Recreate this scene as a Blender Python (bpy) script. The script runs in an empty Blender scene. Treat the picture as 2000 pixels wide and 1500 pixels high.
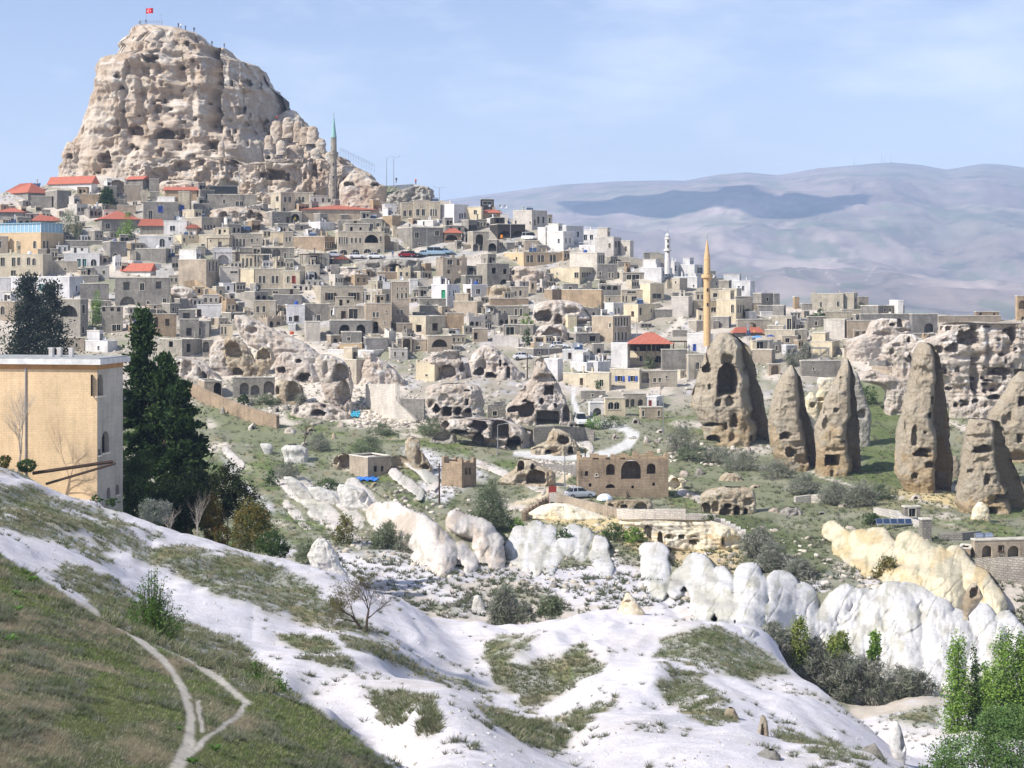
import bpy, math, random
import numpy as np
random.seed(7); rng = np.random.default_rng(7)
S = bpy.context.scene
C = S.collection
# ---------------------------------------------------------------- camera, sky, sun, exposure
F, HY = 3171.0, 560.0                       # focal length and horizon row, in pixels of a 2000 x 1500 frame
cam = bpy.data.objects.new('camera', bpy.data.cameras.new('camera')); C.objects.link(cam)
cam.data.sensor_width = 36; cam.data.lens = 36*F/2000; cam.data.shift_y = -(750-HY)/2000
cam.data.clip_start = 0.5; cam.data.clip_end = 60000
cam.location = (0, 0, 0); cam.rotation_euler = (math.pi/2, 0, 0); S.camera = cam
AZ, EL = math.radians(60), math.radians(42)  # sun: left of and behind the camera
SUN = np.array([-math.sin(AZ)*math.cos(EL), -math.cos(AZ)*math.cos(EL), math.sin(EL)])
W = bpy.data.worlds.new('World'); S.world = W; W.use_nodes = True
nt = W.node_tree; nt.nodes.clear()
def N(t, kind, **kw):
    n = t.nodes.new(kind)
    for k, v in kw.items(): setattr(n, k, v)
    return n
sky = N(nt, 'ShaderNodeTexSky', sky_type='NISHITA', sun_disc=False, sun_elevation=EL,
        sun_rotation=math.radians(180)+AZ, altitude=1200, air_density=1.0, dust_density=0.8, ozone_density=2.0)
bg = N(nt, 'ShaderNodeBackground'); bg.inputs[1].default_value = 0.10
wo = N(nt, 'ShaderNodeOutputWorld')
tc = N(nt, 'ShaderNodeTexCoord'); mp = N(nt, 'ShaderNodeMapping'); mp.inputs['Scale'].default_value = (1.0, 1.0, 3.2)
nz = N(nt, 'ShaderNodeTexNoise'); nz.inputs['Scale'].default_value = 5.0; nz.inputs['Detail'].default_value = 9; nz.inputs['Roughness'].default_value = .58
rp = N(nt, 'ShaderNodeValToRGB'); rp.color_ramp.elements[0].position = .46; rp.color_ramp.elements[1].position = .74
rp.color_ramp.elements[0].color = (0, 0, 0, 1); rp.color_ramp.elements[1].color = (.8, .8, .8, 1)
mx = N(nt, 'ShaderNodeMix', data_type='RGBA'); mx.inputs[7].default_value = (8.2, 8.8, 9.6, 1)
tint = N(nt, 'ShaderNodeMix', data_type='RGBA', blend_type='MULTIPLY'); tint.inputs[0].default_value = 1; tint.inputs[7].default_value = (1.42, 1.18, 1.16, 1)
L = nt.links.new
L(tc.outputs['Generated'], mp.inputs[0]); L(mp.outputs[0], nz.inputs['Vector']); L(nz.outputs[0], rp.inputs[0])
L(sky.outputs[0], tint.inputs[6]); L(rp.outputs[0], mx.inputs[0]); L(tint.outputs[2], mx.inputs[6]); L(mx.outputs[2], bg.inputs[0]); L(bg.outputs[0], wo.inputs[0])
sd = bpy.data.lights.new('sun', 'SUN'); sd.energy = 5.0; sd.angle = math.radians(.5); sd.color = (1, .95, .87)
so = bpy.data.objects.new('sun', sd); C.objects.link(so)
import mathutils
so.rotation_euler = mathutils.Vector(SUN.tolist()).to_track_quat('Z', 'Y').to_euler()
S.view_settings.view_transform = 'Standard'; S.view_settings.look = 'None'
S.view_settings.exposure = 0.44; S.view_settings.gamma = 1; S.view_settings.use_curve_mapping = False
S.cycles.max_bounces = 6; S.cycles.volume_bounces = 1; S.cycles.use_denoising = True; S.cycles.transparent_max_bounces = 8
S.cycles.volume_max_steps = 64
# ---------------------------------------------------------------- helpers
def P(px, py, d): return np.array([(px-1000)/F*d, d, (HY-py)/F*d])
ZONES = {'A': (0, 320, 3.948), 'B': (400, 320, 3.948), 'C': (800, 370, 3.948), 'D': (1150, 430, 3.948), 'E': (1500, 500, 3.948),
         'Z': (0, 0, 2.857), 'K': (1000, 850, 4.0), 'G': (1250, 1000, 2.667), 'J': (650, 640, 3.333), 'M': (300, 600, 3.333),
         'T': (1250, 640, 2.632), 'Q': (600, 1000, 2.857), 'O': (0, 0, 1.0)}
def zp(z, x, y): a = ZONES[z]; return a[0]+x/a[2], a[1]+y/a[2]
def h3(ix, iy, iz, seed):
    h = (ix.astype(np.int64)*374761393 + iy.astype(np.int64)*668265263 + iz.astype(np.int64)*2147483647 + seed*144269504) & 0xffffffff
    h = ((h ^ (h >> 13))*1274126177) & 0xffffffff
    h = ((h ^ (h >> 16))*2246822519) & 0xffffffff
    return ((h ^ (h >> 15)) & 0xffffff)/float(0xffffff)
def vn(x, y, z, seed=0):
    x, y, z = np.broadcast_arrays(x, y, z)
    fx, fy, fz = np.floor(x), np.floor(y), np.floor(z)
    u, v, w = x-fx, y-fy, z-fz
    u = u*u*(3-2*u); v = v*v*(3-2*v); w = w*w*(3-2*w)
    r = 0
    for a in (0, 1):
        for b in (0, 1):
            for c in (0, 1):
                r = r + h3(fx+a, fy+b, fz+c, seed)*(u if a else 1-u)*(v if b else 1-v)*(w if c else 1-w)
    return r*2-1
def fbm(x, y, z=0.0, o=4, seed=0, g=.5, ridged=False):
    x = np.asarray(x, float); y = np.asarray(y, float); z = np.asarray(z, float)
    r = 0; a = 1; t = 0
    for i in range(o):
        n = vn(x, y, z, seed+i*17)
        if ridged: n = 1-2*np.abs(n)
        r = r + a*n; t += a; a *= g; x = x*2.03+11.3; y = y*2.03+5.7; z = z*2.03+3.1
    return r/t
def sst(a, b, x): t = np.clip((x-a)/(b-a), 0, 1); return t*t*(3-2*t)
def npmesh(name, V, Fa, col=None, smooth=False, uv=None):
    me = bpy.data.meshes.new(name); V = np.asarray(V, np.float32); Fa = np.asarray(Fa, np.int32); k = Fa.shape[1]
    me.vertices.add(len(V)); me.vertices.foreach_set('co', V.ravel())
    me.loops.add(Fa.size); me.loops.foreach_set('vertex_index', Fa.ravel())
    me.polygons.add(len(Fa)); me.polygons.foreach_set('loop_start', np.arange(0, Fa.size, k, dtype=np.int32))
    if smooth: me.polygons.foreach_set('use_smooth', np.ones(len(Fa), bool))
    if uv is not None:
        ul = me.uv_layers.new(name='UVMap'); ul.data.foreach_set('uv', np.asarray(uv, np.float32).ravel())
    me.update(calc_edges=True)
    if col is not None:
        a = me.color_attributes.new('Col', 'FLOAT_COLOR', 'POINT')
        cc = np.ones((len(V), 4), np.float32); cc[:, :3] = col; a.data.foreach_set('color', cc.ravel())
    return me
def ob(name, me, mat=None, parent=None, loc=None):
    o = bpy.data.objects.new(name, me); C.objects.link(o)
    if mat is not None and me is not None and not me.materials: me.materials.append(mat)
    if parent is not None: o.parent = parent
    if loc is not None: o.location = [float(v) for v in loc]
    return o
USED = {}
def tag(o, label, cat, group=None, kind=None):
    if label: o['label'] = label
    if cat: o['category'] = cat
    if group: o['group'] = group
    if kind: o['kind'] = kind
    return o
def struct(o): o['kind'] = 'structure'; return o
def thing(name, label, cat, loc, rz=0, group=None):
    o = ob(name, None, loc=loc); o.rotation_euler = (0, 0, rz); o.empty_display_size = .3
    return tag(o, label, cat, group)
class MB:
    """collects boxes, tubes, quads; builds ONE mesh"""
    def __init__(s): s.v = []; s.f = []; s.uv = []; s.n = 0
    def quad(s, pts, uv=None):
        b = len(s.v); s.v += [tuple(p) for p in pts]; s.f.append(tuple(range(b, b+len(pts))))
        s.uv += list(uv) if uv else [(0, 0)]*len(pts)
    def box(s, x0, y0, z0, x1, y1, z1, M=None):
        c = [(x0, y0, z0), (x1, y0, z0), (x1, y1, z0), (x0, y1, z0), (x0, y0, z1), (x1, y0, z1), (x1, y1, z1), (x0, y1, z1)]
        if M is not None: c = [tuple(M(p)) for p in c]
        for idx in ((0, 1, 5, 4), (1, 2, 6, 5), (2, 3, 7, 6), (3, 0, 4, 7), (4, 5, 6, 7), (3, 2, 1, 0)):
            q = [c[i] for i in idx]
            w = math.dist(q[0], q[1]); h = math.dist(q[1], q[2])
            s.quad(q, [(0, 0), (w, 0), (w, h), (0, h)])
    def tube(s, a, b, r0, r1=None, n=6, cap=True):
        r1 = r0 if r1 is None else r1
        a = np.array(a, float); b = np.array(b, float); d = b-a; l = np.linalg.norm(d)
        if l < 1e-6: return
        d /= l; u = np.cross(d, (0, 0, 1) if abs(d[2]) < .9 else (1, 0, 0)); u /= np.linalg.norm(u); w = np.cross(d, u)
        k = len(s.v)
        for (c, r) in ((a, r0), (b, r1)):
            for i in range(n):
                t = 2*math.pi*i/n; s.v.append(tuple(c+r*(math.cos(t)*u+math.sin(t)*w)))
        for i in range(n):
            j = (i+1) % n; s.f.append((k+i, k+j, k+n+j, k+n+i)); s.uv += [(i/n, 0), ((i+1)/n, 0), ((i+1)/n, l), (i/n, l)]
        if cap:
            s.f.append(tuple(k+n+i for i in range(n))); s.uv += [(0, 0)]*n
            s.f.append(tuple(k+i for i in reversed(range(n)))); s.uv += [(0, 0)]*n
    def lathe(s, prof, n=14, c=(0, 0, 0)):
        k = len(s.v)
        for (r, z) in prof:
            for i in range(n):
                t = 2*math.pi*i/n; s.v.append((c[0]+r*math.cos(t), c[1]+r*math.sin(t), c[2]+z))
        for j in range(len(prof)-1):
            for i in range(n):
                i2 = (i+1) % n; a = k+j*n
                s.f.append((a+i, a+i2, a+n+i2, a+n+i)); z0, z1 = prof[j][1], prof[j+1][1]; r = prof[j][0]*6.28
                s.uv += [(i/n*r, z0), ((i+1)/n*r, z0), ((i+1)/n*r, z1), (i/n*r, z1)]
    def mesh(s, name, smooth=False):
        me = bpy.data.meshes.new(name); me.from_pydata(s.v, [], s.f)
        ul = me.uv_layers.new(name='UVMap'); ul.data.foreach_set('uv', np.asarray(s.uv, np.float32).ravel())
        if smooth: me.polygons.foreach_set('use_smooth', np.ones(len(me.polygons), bool))
        me.update(); return me
    def build(s, name, mat, parent=None, loc=None, smooth=False): return ob(name, s.mesh(name, smooth), mat, parent, loc)
# ---------------------------------------------------------------- materials
def mat(name, rough=.9):
    m = bpy.data.materials.new(name); m.use_nodes = True; t = m.node_tree; b = t.nodes['Principled BSDF']
    b.inputs['Roughness'].default_value = rough; b.inputs['Specular IOR Level'].default_value = .25
    return m, t, b
def mixc(t, fac, a, b, mode='MIX'):
    n = t.nodes.new('ShaderNodeMix'); n.data_type = 'RGBA'; n.blend_type = mode
    for s, v in ((0, fac), (6, a), (7, b)):
        if isinstance(v, bpy.types.NodeSocket): t.links.new(v, n.inputs[s])
        elif v is not None: n.inputs[s].default_value = v if s == 0 else (*v, 1) if len(v) == 3 else v
    return n.outputs[2]
def noise(t, scale, vec=None, detail=5, rough=.6, dist=0):
    n = t.nodes.new('ShaderNodeTexNoise'); n.inputs['Scale'].default_value = scale; n.inputs['Detail'].default_value = detail
    n.inputs['Roughness'].default_value = rough; n.inputs['Distortion'].default_value = dist
    if vec is not None: t.links.new(vec, n.inputs['Vector'])
    return n.outputs[0]
def ramp(t, src, p0, p1, c0=(0, 0, 0), c1=(1, 1, 1)):
    n = t.nodes.new('ShaderNodeValToRGB'); e = n.color_ramp.elements
    e[0].position = p0; e[1].position = p1; e[0].color = (*c0, 1); e[1].color = (*c1, 1); t.links.new(src, n.inputs[0]); return n.outputs[0]
def coords(t, which='Object', scale=None):
    n = t.nodes.new('ShaderNodeTexCoord'); o = n.outputs[which]
    if scale:
        m = t.nodes.new('ShaderNodeMapping'); m.inputs['Scale'].default_value = scale; t.links.new(o, m.inputs[0]); o = m.outputs[0]
    return o
def bump(t, b, h, dist, strength=1.0):
    n = t.nodes.new('ShaderNodeBump'); n.inputs['Distance'].default_value = dist; n.inputs['Strength'].default_value = strength
    t.links.new(h, n.inputs['Height']); t.links.new(n.outputs[0], b.inputs['Normal'])
def geo_pos(t, scale=None):
    n = t.nodes.new('ShaderNodeNewGeometry'); o = n.outputs['Position']
    if scale:
        m = t.nodes.new('ShaderNodeMapping'); m.inputs['Scale'].default_value = scale; t.links.new(o, m.inputs[0]); o = m.outputs[0]
    return o
def attr(t):
    n = t.nodes.new('ShaderNodeAttribute'); n.attribute_name = 'Col'; return n.outputs['Color']
def flat(name, c, rough=.7, metal=0, var=.15, scale=2.0):
    m, t, b = mat(name, rough); b.inputs['Metallic'].default_value = metal
    n = noise(t, scale, coords(t)); r = ramp(t, n, .3, .7, (1-var,)*3, (1+var,)*3)
    t.links.new(mixc(t, 1.0, c, r, 'MULTIPLY'), b.inputs['Base Color']); return m
def wallmat(name, c, c2, bw=.5, bh=.25, mortar=.5, joint=.015, stain=.75, rub=0):
    m, t, b = mat(name, .92); uv = coords(t, 'UV')
    br = t.nodes.new('ShaderNodeTexBrick'); br.inputs['Scale'].default_value = 1; br.inputs['Brick Width'].default_value = bw
    br.inputs['Row Height'].default_value = bh; br.inputs['Mortar Size'].default_value = joint; br.inputs['Mortar Smooth'].default_value = .4
    br.inputs['Bias'].default_value = 0
    if rub:
        nn = t.nodes.new('ShaderNodeTexNoise'); nn.inputs['Scale'].default_value = 2.5; t.links.new(uv, nn.inputs['Vector'])
        uv = mixc(t, rub, uv, nn.outputs['Color'], 'ADD')
    t.links.new(uv, br.inputs['Vector'])
    br.inputs['Color1'].default_value = (*c, 1); br.inputs['Color2'].default_value = (*c2, 1)
    br.inputs['Mortar'].default_value = (*[v*mortar for v in c], 1)
    pos = geo_pos(t)
    big = ramp(t, noise(t, .35, pos, 6, .65), .32, .68, (1-stain*.5,)*3, (1.08,)*3)
    c1 = mixc(t, 1.0, br.outputs[0], big, 'MULTIPLY')
    streak = ramp(t, noise(t, 1.0, geo_pos(t, (2.2, 2.2, .25)), 4, .6), .48, .75, (1, 1, 1), (1-stain*.45,)*3)
    c3 = mixc(t, 1.0, c1, streak, 'MULTIPLY')
    oi = t.nodes.new('ShaderNodeObjectInfo'); rr = ramp(t, oi.outputs['Random'], 0, 1, (.86, .86, .88), (1.1, 1.07, 1.0))
    fine = ramp(t, noise(t, 6, pos, 3, .7), .2, .8, (.86,)*3, (1.12,)*3)
    c3 = mixc(t, ramp(t, noise(t, .55, pos, 5, .6, 1.2), .60, .64, (0, 0, 0), (.35*stain,)*3), c3, tuple(v*.55+.12 for v in c2))
    t.links.new(mixc(t, 1.0, mixc(t, 1.0, c3, rr, 'MULTIPLY'), fine, 'MULTIPLY'), b.inputs['Base Color'])
    bump(t, b, br.outputs['Fac'], .02, -.6)
    return m
MW = {
 'c': wallmat('cream_stone', (.58, .52, .42), (.48, .43, .35)), 'g': wallmat('grey_stone', (.38, .355, .32), (.28, .265, .235), stain=.8),
 'w': wallmat('white_plaster', (.74, .73, .73), (.70, .69, .69), mortar=.85, stain=.6),
 'b': wallmat('brown_rubble', (.50, .38, .26), (.38, .29, .20), .4, .22, .6, .03, .7, .15),
 'y': wallmat('yellow_cream_plaster', (.68, .60, .45), (.63, .55, .41), mortar=.9, stain=.55),
 't': wallmat('tan_stone', (.51, .43, .34), (.43, .36, .28), stain=.7), 'o': wallmat('ochre_brick', (.60, .46, .30), (.56, .43, .28), .45, .19, .84, .02, .35),
 'q': wallmat('pale_grey_render', (.50, .47, .42), (.46, .43, .38), 1.2, .19, .9, .012, .5),
 'd': wallmat('dark_timber', (.07, .06, .055), (.05, .045, .04), 3, .2, .5), 'k': wallmat('pale_block', (.66, .62, .57), (.56, .52, .48), .6, .3, .55, .03, .5),
 'r': wallmat('rough_grey_rubble', (.40, .38, .35), (.28, .26, .24), .45, .25, .5, .05, .7, .2)}
NAMEC = {'c': 'cream stone', 'g': 'grey stone', 'w': 'whitewashed', 'b': 'brown rubble', 'y': 'yellow-cream', 't': 'tan stone', 'o': 'ochre brick', 'd': 'dark timber', 'k': 'pale block', 'r': 'rough grey stone'}
def roofmat():
    m, t, b = mat('roof_tiles', .85); uv = coords(t, 'UV')
    wv = t.nodes.new('ShaderNodeTexWave'); wv.inputs['Scale'].default_value = 1.2; wv.inputs['Distortion'].default_value = .6; t.links.new(uv, wv.inputs['Vector'])
    base = mixc(t, noise(t, 1.3, geo_pos(t), 5, .7), (.36, .09, .06), (.60, .22, .15))
    t.links.new(mixc(t, ramp(t, wv.outputs['Fac'], 0, .4, (.5,)*3, (0,)*3), base, (.22, .07, .04)), b.inputs['Base Color'])
    bump(t, b, wv.outputs['Fac'], .05); return m
M_ROOF = roofmat()
M_FLAT = flat('roof_screed', (.52, .50, .46), .95, 0, .35, .5)
M_COPE = flat('coping_stone', (.60, .56, .48), .9, 0, .3, 1.2)
M_GLASS, _t, _b = mat('window_glass', .12); _b.inputs['Base Color'].default_value = (.012, .016, .02, 1); _b.inputs['Specular IOR Level'].default_value = .5
M_PALEGLASS = flat('pale_conservatory_glass', (.25, .42, .55), .15)
M_FRAME = flat('window_surround', (.62, .57, .47)); M_WHITE = flat('white_paint', (.8, .8, .8), .5, 0, .06)
M_WOOD = flat('dark_wood', (.07, .045, .03)); M_GREEN = flat('green_paint', (.03, .25, .13), .5); M_BLUE = flat('blue_paint', (.04, .09, .35), .5)
M_RED = flat('red_paint', (.24, .04, .03), .6); M_TEAL = flat('teal_paint', (.02, .12, .12), .5)
M_METAL = flat('grey_metal', (.35, .36, .37), .4, .6); M_DARK = flat('dark_rubber', (.02, .02, .02)); M_STEEL = flat('bright_steel', (.6, .62, .65), .25, .9)
M_PANEL = flat('solar_panel_face', (.03, .05, .10), .15)
def ground_mat(name, fine=9.0, bd=.08, var=.16, mid=1.1):
    m, t, b = mat(name, 1.0); b.inputs['Specular IOR Level'].default_value = .05
    pos = geo_pos(t)
    a = ramp(t, noise(t, fine, pos, 6, .75), .25, .75, (1-var*1.6,)*3, (1+var,)*3)
    c = ramp(t, noise(t, mid, pos, 7, .65), .3, .7, (1-var, 1-var, 1-var*1.2), (1+var*.6,)*3)
    t.links.new(mixc(t, 1.0, mixc(t, 1.0, attr(t), a, 'MULTIPLY'), c, 'MULTIPLY'), b.inputs['Base Color'])
    bump(t, b, noise(t, fine*.7, pos, 8, .75), bd); return m
M_GROUND = ground_mat('tuff_and_turf')
M_FAR = ground_mat('far_hills', .004, 1.0, .25, .0012)
def rock_mat(name, c1, c2, c3, gtop=None, scale=.22, pits=1.0, g0=.98):
    m, t, b = mat(name, .98); b.inputs['Specular IOR Level'].default_value = .08; pos = geo_pos(t)
    c = mixc(t, ramp(t, noise(t, scale, pos, 7, .68, .5), .42, .60), c1, c2)
    c = mixc(t, ramp(t, noise(t, scale*1.7, geo_pos(t, (1, 1, 2.2)), 6, .62, .8), .52, .66), c, c3)
    if gtop:
        g = t.nodes.new('ShaderNodeSeparateXYZ'); t.links.new(coords(t, 'Generated'), g.inputs[0])
        ad = t.nodes.new('ShaderNodeMath'); ad.operation = 'ADD'; t.links.new(g.outputs[2], ad.inputs[0])
        nn = t.nodes.new('ShaderNodeMath'); nn.operation = 'MULTIPLY'; nn.inputs[1].default_value = .9; t.links.new(noise(t, scale*1.3, geo_pos(t, (1, 1, .5)), 5, .6), nn.inputs[0]); t.links.new(nn.outputs[0], ad.inputs[1])
        c = mixc(t, ramp(t, ad.outputs[0], g0, g0+.3, (0, 0, 0), (.68,)*3), c, gtop)
    sp = ramp(t, noise(t, 3.2, pos, 5, .75), .30, .62, (.60, .58, .55), (1.08, 1.08, 1.08))
    t.links.new(mixc(t, .8, c, sp, 'MULTIPLY'), b.inputs['Base Color'])
    bump(t, b, noise(t, 1.3, pos, 10, .78), .55*pits); return m
MR = {
 'castle': rock_mat('castle_tuff', (.62, .54, .45), (.48, .38, .29), (.70, .66, .60), (.42, .39, .34), .11, g0=1.15),
 'pink': rock_mat('pinkish_tuff', (.68, .61, .54), (.54, .45, .37), (.78, .74, .70), None, .2),
 'chim': rock_mat('chimney_tuff', (.54, .43, .29), (.43, .32, .19), (.54, .48, .38), (.47, .42, .34), .13, g0=.98),
 'white': rock_mat('white_tuff', (.68, .665, .64), (.58, .56, .51), (.72, .70, .68), None, .3, .35),
 'yellow': rock_mat('yellow_tuff', (.78, .68, .47), (.80, .74, .62), (.62, .44, .22), None, .15, .4),
 'tan': rock_mat('tan_tuff', (.58, .50, .38), (.46, .36, .24), (.66, .60, .50), None, .3),
 'grey': rock_mat('grey_tuff', (.42, .40, .36), (.34, .31, .27), (.52, .49, .44), None, .3)}
NAMER = {'pink': 'pinkish', 'white': 'white', 'yellow': 'yellowish', 'tan': 'tan', 'grey': 'grey', 'castle': 'tan', 'chim': 'ochre'}
def leafmat(name, tr=.4):
    m, t, b = mat(name, .8); b.inputs['Specular IOR Level'].default_value = .15; c = attr(t)
    t.links.new(c, b.inputs['Base Color']); out = t.nodes['Material Output']
    if tr:
        ts = t.nodes.new('ShaderNodeBsdfTranslucent'); t.links.new(c, ts.inputs[0]); ms = t.nodes.new('ShaderNodeMixShader'); ms.inputs[0].default_value = tr
        t.links.new(b.outputs[0], ms.inputs[1]); t.links.new(ts.outputs[0], ms.inputs[2]); t.links.new(ms.outputs[0], out.inputs[0])
    return m
M_LEAF = leafmat('leaves'); M_TWIG = leafmat('twigs', 0)
M_BARK = flat('bark', (.10, .075, .055), .9, 0, .4, 5); M_PALEBARK = flat('pale_bark', (.36, .32, .28), .9, 0, .3, 5)
# ---------------------------------------------------------------- terrain
CP = []
def cp(s):
    for q in s.split(';'):
        a = [float(v) for v in q.split(',')]; CP.append(a)
# pixel column, pixel row, distance in metres
cp('0,1500,16;300,1500,19;500,1500,22;760,1500,30;-400,1500,12;-400,1080,45;0,1300,24;200,1300,30;300,1400,23;500,1420,28;0,1090,48;130,1172,47;300,1262,44;480,1345,40;600,1380,37;700,1450,33')
cp('0,1130,60;130,1215,58;300,1300,55;480,1392,52;600,1435,48;700,1505,43')
cp('0,1074,75;130,1150,72;300,1235,68;480,1320,64;600,1365,60;700,1430,55;780,1500,49')
cp('-400,950,92;-400,880,120;0,1000,92;0,915,118;100,958,117;200,990,115;300,1030,113;450,1078,112;600,1105,112;690,1140,112;800,1186,114;930,1213,116')
cp('0,930,131;200,1010,131;300,1085,138;500,1125,140;690,1175,136;800,1220,132;930,1245,132')
cp('300,1150,86;480,1190,86;600,1235,84;760,1240,90;400,1110,98;850,1250,97;600,1160,98')
cp('560,1322,61;700,1316,66;850,1346,68;970,1390,68;1080,1414,66;1118,1460,62')
cp('640,1395,51;800,1420,50;900,1500,42;1000,1480,47;760,1300,74;850,1332,84;970,1378,86;1085,1402,84;700,1360,60;780,1345,74;870,1372,75;980,1412,76;1090,1436,74')
cp('880,1224,112;1000,1222,112;1080,1210,112;1150,1196,112;1250,1204,112;1330,1213,112;1420,1226,112;1500,1246,114')
cp('1150,1300,92;1250,1290,92;1300,1380,80;1130,1375,82;1230,1390,77;1010,1290,94;1050,1395,86;960,1300,93;900,1265,99')
cp('1160,1420,62;1250,1412,64;1380,1420,64;1460,1432,62;1520,1462,60;1600,1470,58;1700,1497,55;1150,1500,52;1400,1500,50;1250,1402,72;1400,1406,74;1000,1700,30')
cp('1280,1290,88;1410,1220,106;1480,1262,104;1545,1308,100;1620,1365,94;1700,1425,88;1740,1470,84;1762,1500,80;1320,1330,86;1500,1335,92;1500,1425,75;1600,1440,76;1400,1370,79')
cp('1480,1310,120;1600,1420,112;1700,1500,105;1600,1345,135;1800,1350,138;1750,1400,122;1860,1450,105;2000,1500,98;1300,1245,135;1150,1235,135;1000,1250,135;2100,1560,80;2400,1500,90;2400,1350,130')
cp('1700,1330,143;1900,1320,143;1500,1255,142;2200,1320,143;900,1750,25;1200,1850,28;1600,1950,30;2000,2000,32;2000,1650,60;1000,2600,8;300,2300,8;1900,2700,9;-400,2100,8')
for _px in (-400, 0, 250, 500, 750, 1000, 1250, 1500, 1750, 2000, 2400):
    for _d in (170., 195., 225.): CP.append([_px, (620-_d)/.4, _d])
CP = np.array(CP)
def tc_(px, d): return np.stack([np.asarray(px)/100., 9*np.log(np.asarray(d))], -1)
def _k(r2): return .5*r2*np.log(r2+1e-9)
_Q = tc_(CP[:, 0], CP[:, 2]); _n = len(_Q)
_A = np.zeros((_n+3, _n+3)); _A[:_n, :_n] = _k(((_Q[:, None]-_Q[None])**2).sum(-1)) + .02*np.eye(_n)
_A[:_n, _n] = 1; _A[:_n, _n+1:] = _Q; _A[_n, :_n] = 1; _A[_n+1:, :_n] = _Q.T
_B = np.zeros(_n+3); _B[:_n] = CP[:, 1]; _W = np.linalg.solve(_A, _B)
def tps(px, d):
    q = tc_(px, d).reshape(-1, 2); r = np.zeros(len(q))
    for i in range(_n): r += _W[i]*_k(((q-_Q[i])**2).sum(-1))
    return (r + _W[_n] + q@_W[_n+1:]).reshape(np.shape(px))
SKY = np.array([(-800, 430), (-100, 395), (0, 380), (120, 350), (250, 335), (560, 325), (700, 345), (850, 385), (950, 412), (1100, 460), (1240, 505), (1350, 555), (1480, 590), (1700, 612), (2000, 625), (2800, 640)], float)
PAINT = None
def zground(px, d, detail=True):
    px = np.asarray(px, float); d = np.asarray(d, float); px, d = np.broadcast_arrays(px, d)
    x = (px-1000)/F*d
    pym = (620-d)/.4
    dsk = 620-.4*np.interp(px, SKY[:, 0], SKY[:, 1])
    zm = (HY-pym)/F*d
    zs = (HY-(620-dsk)/.4)/F*dsk
    over = np.maximum(d-dsk, 0)
    zm = np.where(d > dsk, np.maximum(zs-over*.42-0.002*over**2*(over < 120)-28.8*(over >= 120), -112), zm)
    und = fbm(x/26, d/26, 0, 3, 3)*1.1 + fbm(x/9, d/9, 0, 3, 9)*.45
    zm = zm + und*sst(150, 190, d)*np.where(d > dsk+60, .3, 1)
    z = zm.copy()
    m = d < 176
    if m.any():
        py = tps(px[m], d[m]); zt = (HY-py)/F*d[m]
        w = sst(148, 175, d[m]); z[m] = zt*(1-w)+zm[m]*w
    if detail:
        n1 = fbm(x/3.2, d/3.2, 0, 5, 21, .55)*.30 + fbm(x/11+d/23, d/9, 0, 4, 33, .5, True)*.42
        a = np.where(d < 60, .45, 1.0)*np.where(d > 520, 2.2, 1)
        z = z + n1*a*sst(12, 40, d)*np.where((d > 55) & (d < 125), .5, 1) + fbm(x/.7, d/.7, 0, 3, 41)*.06*(d < 60)
        gul = np.maximum(fbm(x/4.5+d/30, d/30+x/40, 0, 3, 77, .5, True), 0)   # runnels on the white slopes
        z = z - gul*.35*sst(60, 80, d)*(1-sst(160, 200, d))
        z = z + fbm(x/5.5-d/26, d/15, 0, 3, 79, .5, True)*.38*sst(54, 66, d)*(1-sst(112, 150, d))
    return z
cols = np.concatenate([np.linspace(-1500, -90, 22), np.arange(-60, 2061, 3.9), np.linspace(2090, 3500, 22)])
rows = np.concatenate([np.geomspace(5, 14, 25)[:-1], 14*np.exp(np.arange(0, math.log(165/14), .0078)), np.arange(166, 560, 1.5), np.geomspace(562, 1700, 40)])
GX, GD = np.meshgrid(cols, rows)
GZ = zground(GX, GD)
GPY = HY - GZ/GD*F
def hit(px, py):
    """first ground point seen at this pixel: distance"""
    i = int(np.abs(cols-px).argmin()); c = GPY[24:, i]; k = np.nonzero(c <= py)[0]
    if len(k) == 0: return 540.
    k = k[0]
    if k == 0: return rows[24]
    t = (c[k-1]-py)/(c[k-1]-c[k]+1e-9); return float(rows[24+k-1]+(rows[24+k]-rows[24+k-1])*t)
def gz1(x, d):
    return float(zground(np.array([x/d*F+1000]), np.array([d]))[0])
def gp(px, py, d=None):
    """ground point under this pixel"""
    if d is None: d = hit(px, py)
    x = (px-1000)/F*d; return np.array([x, d, gz1(x, d)])
def inpoly(X, Y, poly):
    p = np.asarray(poly, float); r = np.zeros(X.shape, bool); n = len(p)
    for i in range(n):
        x0, y0 = p[i]; x1, y1 = p[(i+1) % n]
        if y0 == y1: continue
        c = ((y0 > Y) != (y1 > Y)) & (X < (x1-x0)*(Y-y0)/(y1-y0)+x0); r ^= c
    return r
def pts(s, z='O'): return [zp(z, *map(float, q.split(','))) for q in s.split()]
def near(X, Y, line, w):
    """0..1 closeness to a polyline; w half width in pixels (scalar or per point)"""
    r = np.full(X.shape, 9.0)
    for i in range(len(line)-1):
        (x0, y0), (x1, y1) = line[i][:2], line[i+1][:2]; w0 = line[i][2] if len(line[i]) > 2 else w; w1 = line[i+1][2] if len(line[i+1]) > 2 else w
        t = np.clip(((X-x0)*(x1-x0)+(Y-y0)*(y1-y0))/((x1-x0)**2+(y1-y0)**2), 0, 1)
        r = np.minimum(r, np.hypot(X-x0-t*(x1-x0), (Y-y0-t*(y1-y0))*1.3)/(w0+(w1-w0)*t))
    return r
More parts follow.
